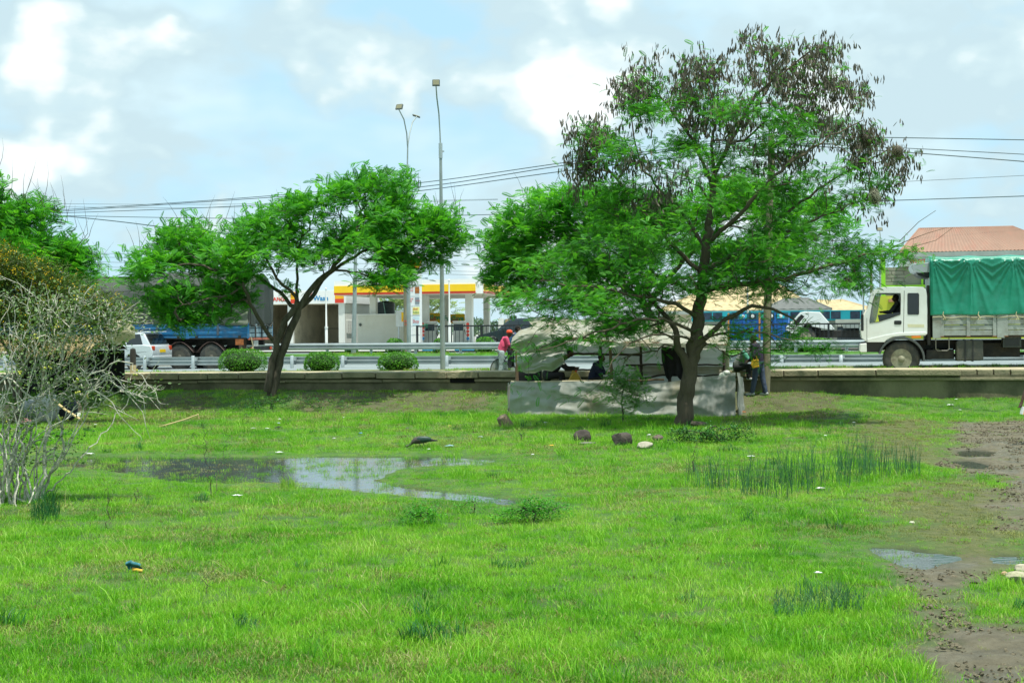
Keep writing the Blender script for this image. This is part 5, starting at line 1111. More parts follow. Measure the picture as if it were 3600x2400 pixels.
# ------------------------------------------------------------------ white lorry with green cover
def green_lorry():
    n0 = 2.55; t0 = PR(3022, 1290, n0)[0]; f = Fr('lorry', 'white cab-over lorry with a green tarpaulin over grey wooden sides, entering at right', 'lorry', t0, n0, 1.02); W_ = 2.35; root = f.root
    S_ = 2.34; z_ = lambda a, b: (2950 + a / S_, 750 + b / S_)
    Q = lambda L: f.Q([z_(a, b) for a, b in L])
    outer = Q([(188, 1022), (179, 960), (186, 905), (205, 850), (232, 790), (250, 715), (262, 672), (285, 636), (320, 615), (400, 608), (600, 606), (690, 609), (712, 628), (720, 680), (722, 800), (722, 988), (706, 1002), (640, 1004), (530, 1006), (440, 1014), (395, 1036), (372, 1058), (232, 1058)])
    win = Q([(252, 903), (250, 880), (262, 800), (276, 720), (292, 676), (310, 660), (340, 655), (506, 655), (509, 700), (506, 832), (440, 856), (330, 893)])
    rwin = Q([(562, 662), (570, 655), (650, 655), (658, 664), (658, 826), (650, 833), (570, 833), (562, 826)])
    m = MB(); m.prism([outer, win, rwin], 0, .05); cab = m.build('cab', white_gloss, root, bevel=.012)
    m = MB(); m.prism([outer, win, rwin], W_ - .05, W_); m.build('cab_far_side', white_gloss, root, bevel=.012)
    # shell between the sides : front, roof, back, floor (windscreen opening left in front)
    m = MB(); fr = outer
    def span(i, j, y0=.05, y1=W_ - .05, mt=None):
        a, b = fr[i], fr[j]; m.add([(a[0], y0, a[1]), (a[0], y1, a[1]), (b[0], y1, b[1]), (b[0], y0, b[1])], [(0, 1, 2, 3)], mt)
    for i in list(range(0, 4)) + list(range(6, len(fr) - 1)): span(i, i + 1)
    m.add([(fr[-1][0], .05, fr[-1][1]), (fr[-1][0], W_ - .05, fr[-1][1]), (fr[0][0], W_ - .05, fr[0][1]), (fr[0][0], .05, fr[0][1])], [(0, 1, 2, 3)])
    m.build('cab_shell', white_gloss, root, solid=.03)
    ws = MB(); ws.add([(fr[4][0], .12, fr[4][1]), (fr[4][0], W_ - .12, fr[4][1]), (fr[6][0], W_ - .16, fr[6][1]), (fr[6][0], .16, fr[6][1])], [(0, 1, 2, 3)]); ws.build('windscreen', glass_mat('tinted_glass', alpha=.55), root, solid=.008)
    # door glass: quarter light, open pane
    g = MB(); g.prism(Q([(252, 903), (250, 880), (262, 800), (276, 720), (292, 676), (345, 664), (316, 830), (300, 892)]), .02, .03); g.build('quarter_light', glass_mat('pale_glass', (.12, .16, .16), .08, .6), root)
    g = MB(); g.prism(Q([(318, 836), (506, 812), (506, 832), (440, 856), (330, 893)]), .015, .028); g.build('door_window', glass_mat('dark_glass', (.01, .012, .014), .08, .95), root)
    g = MB(); g.prism(rwin, .02, .03); g.build('rear_side_window', glass_mat('dark_glass'), root)
    fr2 = MB(); 
    for loop, w in ((win, .02), (rwin, .02)):
        cxy = (sum(a for a, b in loop) / len(loop), sum(b for a, b in loop) / len(loop)); inner = [(a + (cxy[0] - a) * .035, b + (cxy[1] - b) * .035) for a, b in loop]; fr2.prism([loop, inner], -.008, .012)
    fr2.build('window_seal', black_rubber, root)['kind'] = 'stuff'
    # seams, handle, indicator
    m = MB(); d = Q([(534, 636), (538, 636), (531, 1006), (527, 1006)]); m.prism(d, -.004, .002); d = Q([(227, 860), (230, 860), (230, 1056), (227, 1056)]); m.prism(d, -.004, .002); m.build('door_seam', black_rubber, root)['kind'] = 'stuff'
    m = MB(); m.prism(Q([(452, 886), (460, 881), (508, 881), (514, 888), (513, 908), (505, 915), (458, 914), (452, 908)]), -.012, .004); h = m.build('door_handle', black_metal, root, bevel=.01)
    m = MB(); m.prism(Q([(595, 1008), (672, 1006), (674, 1022), (596, 1026)]), -.03, .0); m.build('side_indicator', mat('amber_lens', (.75, .22, .02), .25), root, bevel=.006)
    m = MB(); m.prism(Q([(232, 1034), (380, 1000), (500, 980), (716, 975), (720, 996), (640, 1004), (530, 1006), (440, 1014), (395, 1036), (372, 1058), (232, 1058)]), -.03, .0); m.build('sill_flare', white_gloss, root, bevel=.012)
    m = MB(); m.prism(Q([(562, 910), (700, 912), (700, 938), (566, 936)]), -.003, .001); m.build('dusty_stripe', mat('dust_patch', (.62, .62, .42), .7), root)
    # bumper
    m = MB(); m.prism(Q([(170, 1068), (232, 1058), (372, 1058), (352, 1090), (330, 1142), (232, 1140), (176, 1138), (163, 1120)]), .03, W_ - .03, None); m.build('bumper', mat('black_plastic', (.02, .02, .02), .6), root, bevel=.02)
    m = MB(); m.prism(Q([(165, 1072), (226, 1066), (228, 1142), (180, 1142), (163, 1126)]), -.02, .35); m.build('bumper_corner', white_gloss, root, bevel=.02)
    m = MB(); m.tube([(f.q(*z_(172, 1142))[0], .2, f.q(*z_(172, 1142))[1]), (f.q(*z_(176, 1165))[0], .2, f.q(*z_(176, 1165))[1]), (f.q(*z_(192, 1160))[0], .2, f.q(*z_(192, 1160))[1])], .012, 6); m.build('tow_hook', black_metal, root)
    # headlight + mirror + dash interior + driver seat
    x, z = f.q(*z_(205, 1090)); m = MB(); m.ell((x - .03, .3, z), (.05, .14, .09), 12, 8); m.build('headlight', glass_mat('lamp_glass', (.5, .52, .5), .1, 1), root, smooth=True)
    x, z = f.q(*z_(195, 870)); m = MB(); m.box(x - .06, x + .02, -.28, -.1, z - .35, z + .15); m.build('mirror', black_metal, root, bevel=.02)
    x, z = f.q(*z_(470, 900)); m = MB(); m.box(x - .05, x + .35, .2, .8, z - .35, z + .05); m.box(x + .22, x + .38, .2, .8, z, z + .75); m.box(x + .24, x + .36, .32, .68, z + .75, z + .98); m.build('driver_seat', mat('dark_seat_cloth', (.03, .03, .03), .9), root, bevel=.04)
    x, z = f.q(*z_(300, 930)); m = MB(); m.box(x - .25, x + .15, .1, W_ - .1, z - .3, z + .02); m.build('dashboard', black_metal, root, bevel=.03)
    m = MB(); m.lathe([(.20, -.012), (.215, 0), (.20, .012), (.19, 0), (.20, -.012)], (0, 0, 0), 'z', 20); m.tube([(-.2, 0, 0), (.2, 0, 0)], .012, 6); sw = m.build('steering_wheel', black_metal, root, loc=(x + .32, .5, z + .12)); sw.rotation_euler = (0, math.radians(35), 0)
    # wheel + arch
    wheel(f, *z_(512, 1197), .54, n0 + .04, .30, rr=.55); wheel(f, *z_(512, 1197), .54, n0 + W_ - .34, .30)
    xc, zc = f.q(*z_(512, 1197)); arc = [(xc + .62 * math.cos(a), zc + .60 * math.sin(a)) for a in np.linspace(math.radians(-6), math.radians(186 - 20), 16)]; arc2 = [(xc + .68 * math.cos(a), zc + .67 * math.sin(a)) for a in np.linspace(math.radians(-6), math.radians(166), 16)]
    m = MB(); m.prism([(float(a), float(b)) for a, b in arc] + [(float(a), float(b)) for a, b in arc2[::-1]], -.04, .42); m.build('wheel_arch', mat('grey_plastic_arch', (.06, .075, .075), .6), root, bevel=.008)
    # cab-body gap : air intake, exhaust
    m = MB(); x, z = f.q(*z_(740, 840)); m.tube([(x, .25, z - .75), (x, .25, z + .75), (x, .25, z + .9)], [.07, .07, .05], 10); m.build('air_intake', dark_under, root, smooth=True)
    m = MB(); x0, _ = f.q(*z_(722, 800)); m.box(x0 + .02, x0 + .10, .1, W_ - .1, .75, 2.3); m.build('gap_shade_panel', dark_under, root)  # solid dark panel put in as the shade between cab and body
    # wind deflector box above cab (spare locker)
    m = MB(); m.prism(Q([(598, 425), (612, 412), (752, 402), (756, 480), (660, 487), (615, 470), (600, 445)]), .2, W_ - .2); m.build('roof_locker', mat('pale_grey_panel', (.36, .42, .44), .55), root, bevel=.02)
    m = MB(); m.prism(Q([(640, 488), (750, 482), (750, 526), (690, 520), (655, 505)]), .3, W_ - .3); m.build('locker_bracket', black_metal, root)
    # load bed sides: boards, posts (near side), same on far side
    bx0 = f.q(*z_(768, 830))[0]; ztop = f.q(*z_(768, 830))[1]; zbot = f.q(*z_(768, 1008))[1]; XE = bx0 + 5.6; H = ztop - zbot
    gm = mat('grey_painted_boards', (.29, .335, .31), .7, 0, .15, 3, .2, 20, (.16, .15, .11), .4, 2.5)
    gb = mat('rust_edge', (.25, .12, .06), .8)
    for yy, far in ((-.02, 0), (W_ - .03, 1)):
        for k in range(4):
            m = MB(); m.box(bx0, XE, yy, yy + .04, zbot + k * H / 4 + .008, zbot + (k + 1) * H / 4 - .008); m.build('side_board', gm, root, bevel=.008)
        xs = [bx0 + .12, f.q(*z_(846, 900))[0], f.q(*z_(1062, 900))[0], f.q(*z_(1278, 900))[0], f.q(*z_(1330, 900))[0], f.q(*z_(1372, 900))[0], f.q(*z_(1590, 900))[0]]; ws_ = [.24, .10, .10, .10, .22, .10, .1]
        d = xs[2] - xs[1]; x = xs[-1] + d; 
        while x < XE: xs.append(x); ws_.append(.10); x += d
        for k, (x, w) in enumerate(zip(xs, ws_)):
            m = MB(); wide = w > .15; m.box(x - w / 2, x + w / 2, yy - .035 if not far else yy + .04, yy if not far else yy + .075, zbot - (.07 if wide else .01), ztop + .0); m.build('side_post', gm, root, bevel=.008)
            if not far and not wide: m = MB(); m.box(x - w / 2 - .01, x + w / 2 + .01, yy - .042, yy, zbot - .03, zbot - .008); m.build('hinge', gb, root)
    m = MB(); m.box(bx0, XE, 0, W_, zbot - .05, zbot + .01); m.build('bed_floor', wood_dark, root); m = MB(); m.box(bx0, bx0 + .04, 0, W_, zbot, ztop); m.box(XE - .04, XE, 0, W_, zbot, ztop); m.build('end_boards', gm, root)['kind'] = 'stuff'
    # tarpaulin
    xt0 = f.q(*z_(750, 600))[0]; zt = f.q(*z_(775, 372))[1]; zb = ztop - .03; XT = XE + .03
    gt = mat('green_tarpaulin', (.006, .235, .145), .38, 0, .14, 1.1, .25, 9, (.01, .12, .07), .3, 1.2, spec=.6)
    peaks = [xt0 + .06 + .0, xt0 + 1.15, xt0 + 2.35, xt0 + 3.5, xt0 + 4.6, XT]
    def side(u, v, far=0):
        x = xt0 + (XT - xt0) * u; s = 1 - v; base = 0
        for i in range(len(peaks) - 1):
            a, b_ = peaks[i], peaks[i + 1]; L_ = b_ - a
            if a <= x <= b_:
                q = (x - a) / L_; w = .5 - abs(q - .5)     # sag between hoops
                base = .05 * math.sin(PI * q) ** 1.0 * math.sin(PI * min(1, s * 1.05)) 
                # radial creases from the hoops
                ang = math.atan2(s * 1.3, min(q, 1 - q) * L_ + 1e-3); rad = math.hypot(s * 1.1, min(q, 1 - q) * L_)
                base -= .022 * (math.sin(ang * 11 + i) ** 6) * math.exp(-rad * .7) * 1.6
        wob = .035 * (float(vnoise(x * 1.3, s * 2.2, 61 + far, 4)) - .5) + .02 * (float(vnoise(x * 3.1, s * 5, 67 + far, 3)) - .5); tuck = .03 * math.sin(x * 7.5) * s ** 4
        r = .10; zz = zt - .0 - (zt - zb) * s + .012 * math.sin(x * 3) * s
        y = base + wob + tuck - .045
        if s < .07: q = s / .07; y = y + .07 * (1 - q) ** 2
        return (x, y if not far else W_ - y, zz)
    m = MB(); m.grid(lambda u, v: side(u, v), 180, 46); m.grid(lambda u, v: side(u, v, 1), 60, 12)
    def topf(u, v):
        x = xt0 + (XT - xt0) * u; q = 0
        for i in range(len(peaks) - 1):
            if peaks[i] <= x <= peaks[i + 1]: q = math.sin(PI * (x - peaks[i]) / (peaks[i + 1] - peaks[i]))
        return (x, .02 + (W_ - .04) * v, zt + .12 * math.sin(PI * v) ** .7 - .045 * q * math.sin(PI * v))
    m.grid(topf, 90, 14); m.grid(lambda u, v: (xt0 - .01 * math.sin(u * 9), .0 + W_ * u, zb - .0 + (zt - zb) * v + .12 * math.sin(PI * u) ** .7 * v), 16, 10)
    m.build('tarpaulin', gt, root, smooth=True, solid=.006, recalc=True)
    m = MB(); rp = mat('pale_rope', (.5, .47, .28), .9)
    m.tube([(bx0 + (XE - bx0) * i / 30, -.065, ztop - .09 + .02 * math.sin(i * 1.7)) for i in range(31)], .009, 5); m.build('rope', rp, root)
    for px in (858, 1147, 1458):
        x, z = f.q(*z_(px, 835)); m = MB(); m.tube([(x, -.07, z + .1), (x - .02, -.08, z), (x + .03, -.07, z - .08), (x - .02, -.075, z - .14)], .011, 5); m.tube([(x, -.07, z), (x + .05, -.075, z - .12)], .009, 4); m.build('rope_knot', rp, root)
    # chassis
    m = MB(); x0 = f.q(*z_(690, 1050))[0]; m.box(x0 - 1.2, XE, .72, .82, .62, .88); m.box(x0 - 1.2, XE, W_ - .82, W_ - .72, .62, .88); m.build('chassis_rails', dark_under, root)['kind'] = 'stuff'
    a, b_ = f.q(*z_(965, 1040)); c, d = f.q(*z_(1190, 1215)); m = MB(); m.prism([(a, d), (c, d + .03), (c, b_ - .04), (c - .06, b_), (a + .06, b_), (a, b_ - .05)], .05, .6); tank = m.build('fuel_tank', mat('dusty_tank', (.05, .06, .05), .6, .2, .2, 4, .2, 20, (.13, .12, .08), .4, 3), root, bevel=.04)
    for xx in (a + .25, c - .3): k = MB(); k.box(xx - .02, xx + .02, .035, .615, d - .01, b_ + .01); k.build('tank_strap', black_metal, tank)
    a, b_ = f.q(*z_(1350, 1016)); c, d = f.q(*z_(1502, 1102)); m = MB(); m.box(a, c, .06, .5, d, b_); bxo = m.build('toolbox', mat('black_toolbox', (.035, .05, .045), .5, .1, .2, 5, 0, 20, (.15, .15, .1), .4, 5), root, bevel=.01)
    k = MB(); k.box(a + .05, c - .05, .048, .06, d + .05, b_ - .05); k.build('toolbox_lid', black_metal, bxo)
    m = MB(); xa, za = f.q(*z_(796, 1020)); xb, zb2 = f.q(*z_(906, 1128)); m.tube([(xa, .05, za), (xa, .05, zb2 + .05), (xa + .05, .05, zb2), (xb - .05, .05, zb2), (xb, .05, zb2 + .05), (xb, .05, za)], .016, 6); m.build('side_step_bar', mat('dull_bar', (.2, .2, .17), .6), root)
    m = MB(); x0 = f.q(*z_(720, 1050))[0]; m.box(x0, x0 + .8, .3, .9, .32, .6); m.box(x0 - .5, x0 + .2, .8, 1.5, .3, .75); m.box(x0 + 1.2, x0 + 2.7, .6, .75, .38, .8); m.tube([(x0 + .1, 1.1, .4), (XE - 1.3, 1.1, .5)], .05, 8); m.box(xc - .08, xc + .08, .3, W_ - .3, .42, .58); m.build('engine_underside', dark_under, root, bevel=.03)['kind'] = 'stuff'
    xr = XE - 1.5; 
    for nn_ in (n0 + .0, n0 + W_ - .6): wheel(f, 0, 0, .53, nn_, .56, xy=(xr, .50), rr=.5, dish=.14)
    m = MB(); m.box(xr - .08, xr + .08, .2, W_ - .2, .42, .58); m.build('rear_axle', dark_under, root)
    return f
gl = green_lorry()
# ------------------------------------------------------------------ blue sided lorry trailer with grey tarpaulin
def blue_trailer():
    n0 = 12.2; t1 = PR(875, 1190, n0)[0]; L_ = 11.2; t0 = t1 - L_; z0 = .82; f = Fr('covered_trailer', 'long lorry trailer with dented blue sides and a dark grey-green tarpaulin over a high load', 'trailer', t0, n0, z0); root = f.root; W_ = 2.5
    S_ = 3.36; z_ = lambda a, b: (400 + a / S_, 900 + b / S_); q = lambda a, b: f.q(*z_(a, b)); Q = lambda L: [q(a, b) for a, b in L]
    bl = mat('scuffed_blue_paint', (.006, .135, .30), .45, 0, .12, 2, .1, 20, (.30, .26, .2), .16, 3.4)
    xe = L_; zt = q(1500, 800)[1]; zb = q(1500, 962)[1]; H = zt - zb
    # drop-side panels on near side: separated by posts
    posts = [xe - .07, q(870, 900)[0], q(870, 900)[0] - (xe - q(870, 900)[0]), 0.1]
    x = q(870, 900)[0]; d = xe - x; pl = [xe]; 
    while x > 0: pl.append(x); x -= d
    pl.append(0)
    for far in (0, 1):
        y0 = 0 if not far else W_ - .06
        for i in range(len(pl) - 1):
            b_, a = pl[i], pl[i + 1]
            if b_ - a < .3: continue
            m = MB(); n_ = 40
            prof = [(0, 0), (0, .06), (.02, .09), (.02, .24), (0, .27), (0, .40), (.02, .43), (.02, .62), (0, .66), (0, .78), (.02, .81), (.02, .93), (0, .96), (0, 1)]
            sg = 1 if not far else -1; yo = y0 if not far else W_
            vs = [(xx, yo + sg * (dd * 1.6), zb + zz * H) for xx in (a + .07, b_ - .07) for dd, zz in prof]; k = len(prof)
            m.add(vs, [(j, j + 1, k + j + 1, k + j) for j in range(k - 1)]); m.build('drop_side', bl, root, solid=.02, recalc=False)
            if not far:
                for hx in (a + (b_ - a) * .5,): 
                    h = MB(); h.box(hx - .05, hx + .05, -.03, .02, zb + .1, zt - .05); h.build('side_latch', mat('dull_latch', (.08, .11, .14), .6, .3), root, bevel=.01)
                for hx in (a + .4, b_ - .4): h = MB(); h.box(hx - .06, hx + .06, -.02, .02, zb + .0, zb + .08); h.build('hinge', dark_under, root, bevel=.008)
        for xx in pl:
            m = MB(); m.box(max(0, xx - .08), min(L_, xx + .08), y0 - .015, y0 + .075, zb - .04, zt + .03); m.build('side_post', bl, root, bevel=.012)
    # tail gate (faces right)
    m = MB()
    for k in range(3): m.box(L_ - .03 + .015 * (k % 2), L_ + .02, .08, W_ - .08, zb + k * H / 3 + .015, zb + (k + 1) * H / 3 - .015)
    m.build('tailgate', mat('faded_tailgate_paint', (.25, .36, .40), .6, 0, .25, 4, .1, 20, (.10, .12, .12), .5, 4), root, bevel=.01)
    for yy in (.6, 1.25, 1.9): h = MB(); h.box(L_ + .02, L_ + .05, yy - .04, yy + .04, zb - .02, zb + H * .8); h.build('tailgate_hinge', dark_under, root)
    m = MB(); m.box(L_ - .05, L_ + .03, .0, W_, zb - .10, zb - .01); m.build('rear_marker_board', mat('red_marker', (.42, .12, .07), .6, 0, .3, 9), root)
    # load tarpaulin
    gt = mat('grey_green_tarpaulin', (.032, .042, .034), .7, 0, .15, 1.2, .3, 12, (.055, .068, .05), .35, .8)
    zz = lambda py: PR(600, py, n0)[1] - z0
    zh = zz(1022); ztop = zz(965)
    def side(u, v):
        x = -.1 + (L_ + .15) * u; s = 1 - v; fold = 0
        bulge = .22 * math.sin(PI * min(1, s * .9 + .1)) ; 
        if x > L_ - 1.6 and s > .45: fold = .06 * math.sin((x - L_ + 1.6) * 5 + s * 8)
        n_ = float(vnoise(x * .8, s * 2.5, 5, 4)) - .5; sag = .10 * math.sin(x * .9 + .4) * (1 - s)
        return (x, .02 - .10 * bulge * .6 + .10 * n_ + fold + .25 * (1 - s) ** 3, zt - .05 + (zh - zt + .1) * (1 - s) + sag - .05 * math.sin(x * 1.6) ** 2 * s * 0 + (.10 * max(0, (L_ - x) < 1.8) * (s > .9) * 0))
    m = MB(); m.grid(side, 90, 26)
    m.grid(lambda u, v: (-.1 + (L_ + .15) * u, .27 + (W_ / 2 - .2) * v + .04 * math.sin(u * 40), zh + .05 + .10 * math.sin((-.1 + (L_ + .15) * u) * .9 + .4) + (ztop - zh) * v ** .7 + .05 * math.sin(u * 23)), 70, 8)
    m.grid(lambda u, v: (-.1 + (L_ + .15) * u, W_ - .2 - (W_ / 2 - .2) * v, zt + .0 + (zh - zt) * min(1, v * 3) + (ztop - zh) * (max(0, v - .33) / .67) ** .7), 40, 10)
    m.grid(lambda u, v: (L_ + .06 + .06 * math.sin(u * 17) * (1 - v) + .05 * (float(vnoise(u * 4, v * 3, 3, 3)) - .5), .05 + (W_ - .1) * u, zt - .12 + (zh - zt + .15) * v + (ztop - zh) * v * math.sin(PI * u)), 30, 14)
    m.build('tarpaulin', gt, root, smooth=True, solid=.012)
    # loose corner flap
    m = MB(); a = Q([(1300, 820), (1420, 770), (1590, 650), (1610, 770), (1560, 790)])
    m.grid(lambda u, v: ((a[0][0] + (a[2][0] - a[0][0]) * u) + .02 * math.sin(v * 9), -.06 - .08 * math.sin(PI * u) + .03 * math.sin(v * 7 + u * 5), a[0][1] + .0 + (a[2][1] - a[0][1]) * u * v + .1 * (1 - u) * 0), 14, 8); m.build('loose_flap', mat('flap_tarp', (.11, .13, .09), .7, 0, .15, 3), root, smooth=True, solid=.01)
    m = MB(); m.tube([(L_ - .2, -.02, zt + .05), (L_ + .3, .3, zt - .1), (L_ + .25, .9, zt + .02), (L_ + .2, 1.7, zt - .12), (L_ + .1, 2.3, zt + .05)], .02, 5); m.build('rope', black_rubber, root)
    m = MB(); m.tube([(L_ + .05, .1, zb), (L_ + .12, .14, zb - .35), (L_ + .1, .1, zb - .55)], [.03, .02, .05], 6); m.build('hanging_strap', mat('pale_strap', (.4, .35, .2), .8), root)
    # chassis
    m = MB(); m.box(.2, L_ - .05, .75, .87, zb - .32, zb - .05); m.box(.2, L_ - .05, W_ - .87, W_ - .75, zb - .32, zb - .05); m.box(0, L_, .0, W_, zb - .05, zb); m.build('chassis_frame', dark_under, root)['kind'] = 'stuff'
    for px in (767, 1145):
        for far in (0, 1): wheel(f, 0, 0, .535, n0 + (.04 if not far else W_ - .34), .30, xy=(q(px, 1195)[0], q(px, 1195)[1]), rr=.5, rim=mat('greasy_rim', (.09, .09, .07), .7, .2))
        x = q(px, 1195)[0]; zc = q(px, 1195)[1]; m = MB(); m.box(x - .06, x + .06, .3, W_ - .3, zc - .07, zc + .07); m.build('axle', dark_under, root)
        arc = [(x + .66 * math.cos(a_), .0, zc + .02 + .60 * math.sin(a_)) for a_ in np.linspace(math.radians(15), math.radians(165), 14)]
        m = MB(); m.grid(lambda u, v: (arc[0][0] + (arc[-1][0] - arc[0][0]) * u, .02 + .4 * v, zc + .05 + .58 * math.sin(PI * (.08 + .84 * u))), 16, 2); m.build('mudguard', mat('brown_mudguard', (.09, .055, .045), .7, 0, .2, 5), root, solid=.02, smooth=True)
    a = q(1470, 965); c = q(1755, 1130); m = MB(); m.box(a[0], a[0] + .12, .05, .55, a[1] - .62, a[1]); m.build('mud_flap', mat('brown_flap', (.13, .08, .05), .8), root, bevel=.01)
    m = MB(); m.box(L_ - .12, L_ - .04, .1, W_ - .1, zb - .55, zb - .38); m.build('rear_bumper', dark_under, root, bevel=.01)
    m = MB(); m.box(L_ - .04, L_ + .0, .5, .95, zb - .36, zb - .12); m.build('number_plate', mat('grey_plate', (.4, .42, .38), .6), root)
    for yy in (.18, W_ - .3): m = MB(); m.box(L_ - .04, L_ + .01, yy, yy + .2, zb - .52, zb - .40); m.build('tail_light', mat('red_lens', (.5, .06, .02), .3), root, bevel=.01)
    m = MB(); m.box(L_ - .6, L_ - .25, .03, .06, zb - .30, zb - .06); m.build('side_reflector', mat('orange_board', (.55, .16, .04), .5, 0, .3, 8), root)
    # tractor unit at the left, mostly hidden by shrubs
    return f
blue_trailer()
# ------------------------------------------------------------------ cars
def car(label, f_t, n0, z0, L_, H, W_, body, long_roof=True, plate=True, name='parked_car', group=None):
    f = Fr(name, label, 'car', f_t, n0, z0, group); root = f.root; h = H
    bot = [(0.02 * L_, .34), (0.0, .50), (.01 * L_, .66), (.06 * L_, .78), (.22 * L_, .92 * h / 1.55), (.36 * L_, .98 * h / 1.55), (.9 * L_, 1.02 * h / 1.55), (.985 * L_, .98 * h / 1.55), (L_, .78), (.995 * L_, .45), (.97 * L_, .32)]
    def arch(cx): return [(cx + .36 * math.cos(a), .33 + .36 * math.sin(a)) for a in np.linspace(0, PI, 12)]
    c1, c2 = .19 * L_, .80 * L_; low = [(float(a), float(b_)) for a, b_ in arch(c2)] + [(float(a), float(b_)) for a, b_ in arch(c1)]
    loop = bot + [(.97 * L_, .26)] + low + [(.03 * L_, .26)]
    m = MB(); m.prism(loop, 0, W_); m.build('body', body, root, bevel=.06, smooth=True)
    zb_ = .97 * h / 1.55; prof = [(.24, zb_ - .04), (.38, h - .10), (.44, h - .02), (.62, h), (.80, h - .02), (.90, h - .10), (.975, zb_ + .0)] if long_roof else [(.22, zb_ - .04), (.40, h - .06), (.50, h), (.66, h - .02), (.90, zb_ + .04)]
    m = MB(); n_ = len(prof); vs = []
    for x, z in prof:
        tum = .03 + .13 * max(0, (z - zb_) / (h - zb_)); vs += [(x * L_, tum, z), (x * L_, W_ - tum, z)]
    fs = [(2 * i, 2 * i + 1, 2 * i + 3, 2 * i + 2) for i in range(n_ - 1)] + [tuple(2 * i for i in range(n_)), tuple(2 * i + 1 for i in range(n_))[::-1], (0, 1, 2 * n_ - 1, 2 * n_ - 2)]
    m.add(vs, fs); m.build('cabin', body, root, bevel=.03, smooth=True)
    gl_ = glass_mat('car_glass', (.012, .018, .02), .05, 1)
    def side_glass(xa, xb, xc, xd, far=0):
        zt_ = h - .13; za = zb_ + .03; ya = .03 + .13 * .05; yb = .03 + .13 * ((zt_ - zb_) / (h - zb_)); e = -.008
        vs = [(xa * L_, ya + e, za), (xb * L_, ya + e, za), (xc * L_, yb + e, zt_), (xd * L_, yb + e, zt_)]
        if far: vs = [(a, W_ - b_, c) for a, b_, c in vs]
        m = MB(); m.add(vs, [(0, 1, 2, 3)]); m.build('side_window', gl_, root, solid=.01)
    for far in (0, 1):
        side_glass(.29, .50, .50, .41, far); side_glass(.515, .72, .71, .515, far)
        if long_roof: side_glass(.735, .90, .86, .725, far)
    def cross(a, b_, nm, inset=.16):
        (xa, za), (xb, zb2) = a, b_; m = MB(); t_ = .03 + .13 * .2; m.add([(xa, t_ + .05, za), (xa, W_ - t_ - .05, za), (xb, W_ - inset - .04, zb2), (xb, inset + .04, zb2)], [(0, 1, 2, 3)]); m.build(nm, gl_, root, solid=.012)
    pr = [(a * L_, b_) for a, b_ in prof]
    def lerp(a, b_, u): return (a[0] + (b_[0] - a[0]) * u, a[1] + (b_[1] - a[1]) * u)
    A, B = lerp(pr[0], pr[1], .12), lerp(pr[0], pr[1], .92); cross((A[0] - .012, A[1] + .01), (B[0] - .012, B[1] + .01), 'windscreen')
    A, B = lerp(pr[-1], pr[-2], .12), lerp(pr[-1], pr[-2], .9); cross((A[0] + .014, A[1] + .01), (B[0] + .014, B[1] + .01), 'rear_window')
    for cx in (c1, c2):
        for nn_ in (n0 + .02, n0 + W_ - .22): wheel(f, 0, 0, .325, nn_, .2, xy=(cx, .325), rr=.66, rim=mat('alloy_rim', (.45, .48, .48), .3, .7), hubs=5, dish=.03)
    if long_roof:
        m = MB(); m.box(.87 * L_, .965 * L_, .2, W_ - .2, h - .06, h - .02); m.build('spoiler', body, root, bevel=.02)
    if plate: m = MB(); m.box(L_ - .0, L_ + .015, W_ * .36, W_ * .64, .72, .84); m.build('number_plate', yellow, root, bevel=.004)
    for yy in (.03, W_ - .25): m = MB(); m.box(L_ - .12, L_ + .004, yy, yy + .22, .80, .98); m.build('tail_light', mat('red_lens', (.5, .06, .02), .3), root, bevel=.03)
    m = MB(); m.box(L_ - .06, L_ + .02, .05, W_ - .05, .38, .60); m.build('rear_bumper', body, root, bevel=.04)
    for yy in (.05, W_ - .3): m = MB(); m.box(-.0, .10, yy, yy + .25, .62, .74); m.build('headlight', glass_mat('lamp_glass', (.5, .52, .5), .1, 1), root, bevel=.03)
    for yy, sg in ((-.12, 1), (W_ + .02, -1)): m = MB(); m.box(.31 * L_, .34 * L_, yy, yy + .1, zb_ + .0, zb_ + .12); m.build('wing_mirror', body, root, bevel=.02)
    for xx in (.50, .725): m = MB(); m.box(xx * L_ + .05, xx * L_ + .17, -.012, .0, .84, .87); m.build('door_handle', body, root, bevel=.004)
    return f
t_r = PR(575, 1300, 10.3)[0]
car('silver-white hatchback with a yellow rear number plate, between the guardrail and the trailer', t_r - 4.75, 10.35, .80, 4.25, 1.58, 1.75, mat('silver_white_paint', (.62, .68, .70), .22, .25, .03, 2, coat=.6), name='hatchback')
tt = PR(1672, 1198, 30)[0]
car('dark grey saloon parked behind the black fence, left of the stall', tt, 30, 1.25, 4.6, 1.62, 1.8, mat('dark_metallic_paint', (.035, .055, .06), .2, .4, .05, 2, coat=.6), True, False, name='saloon')
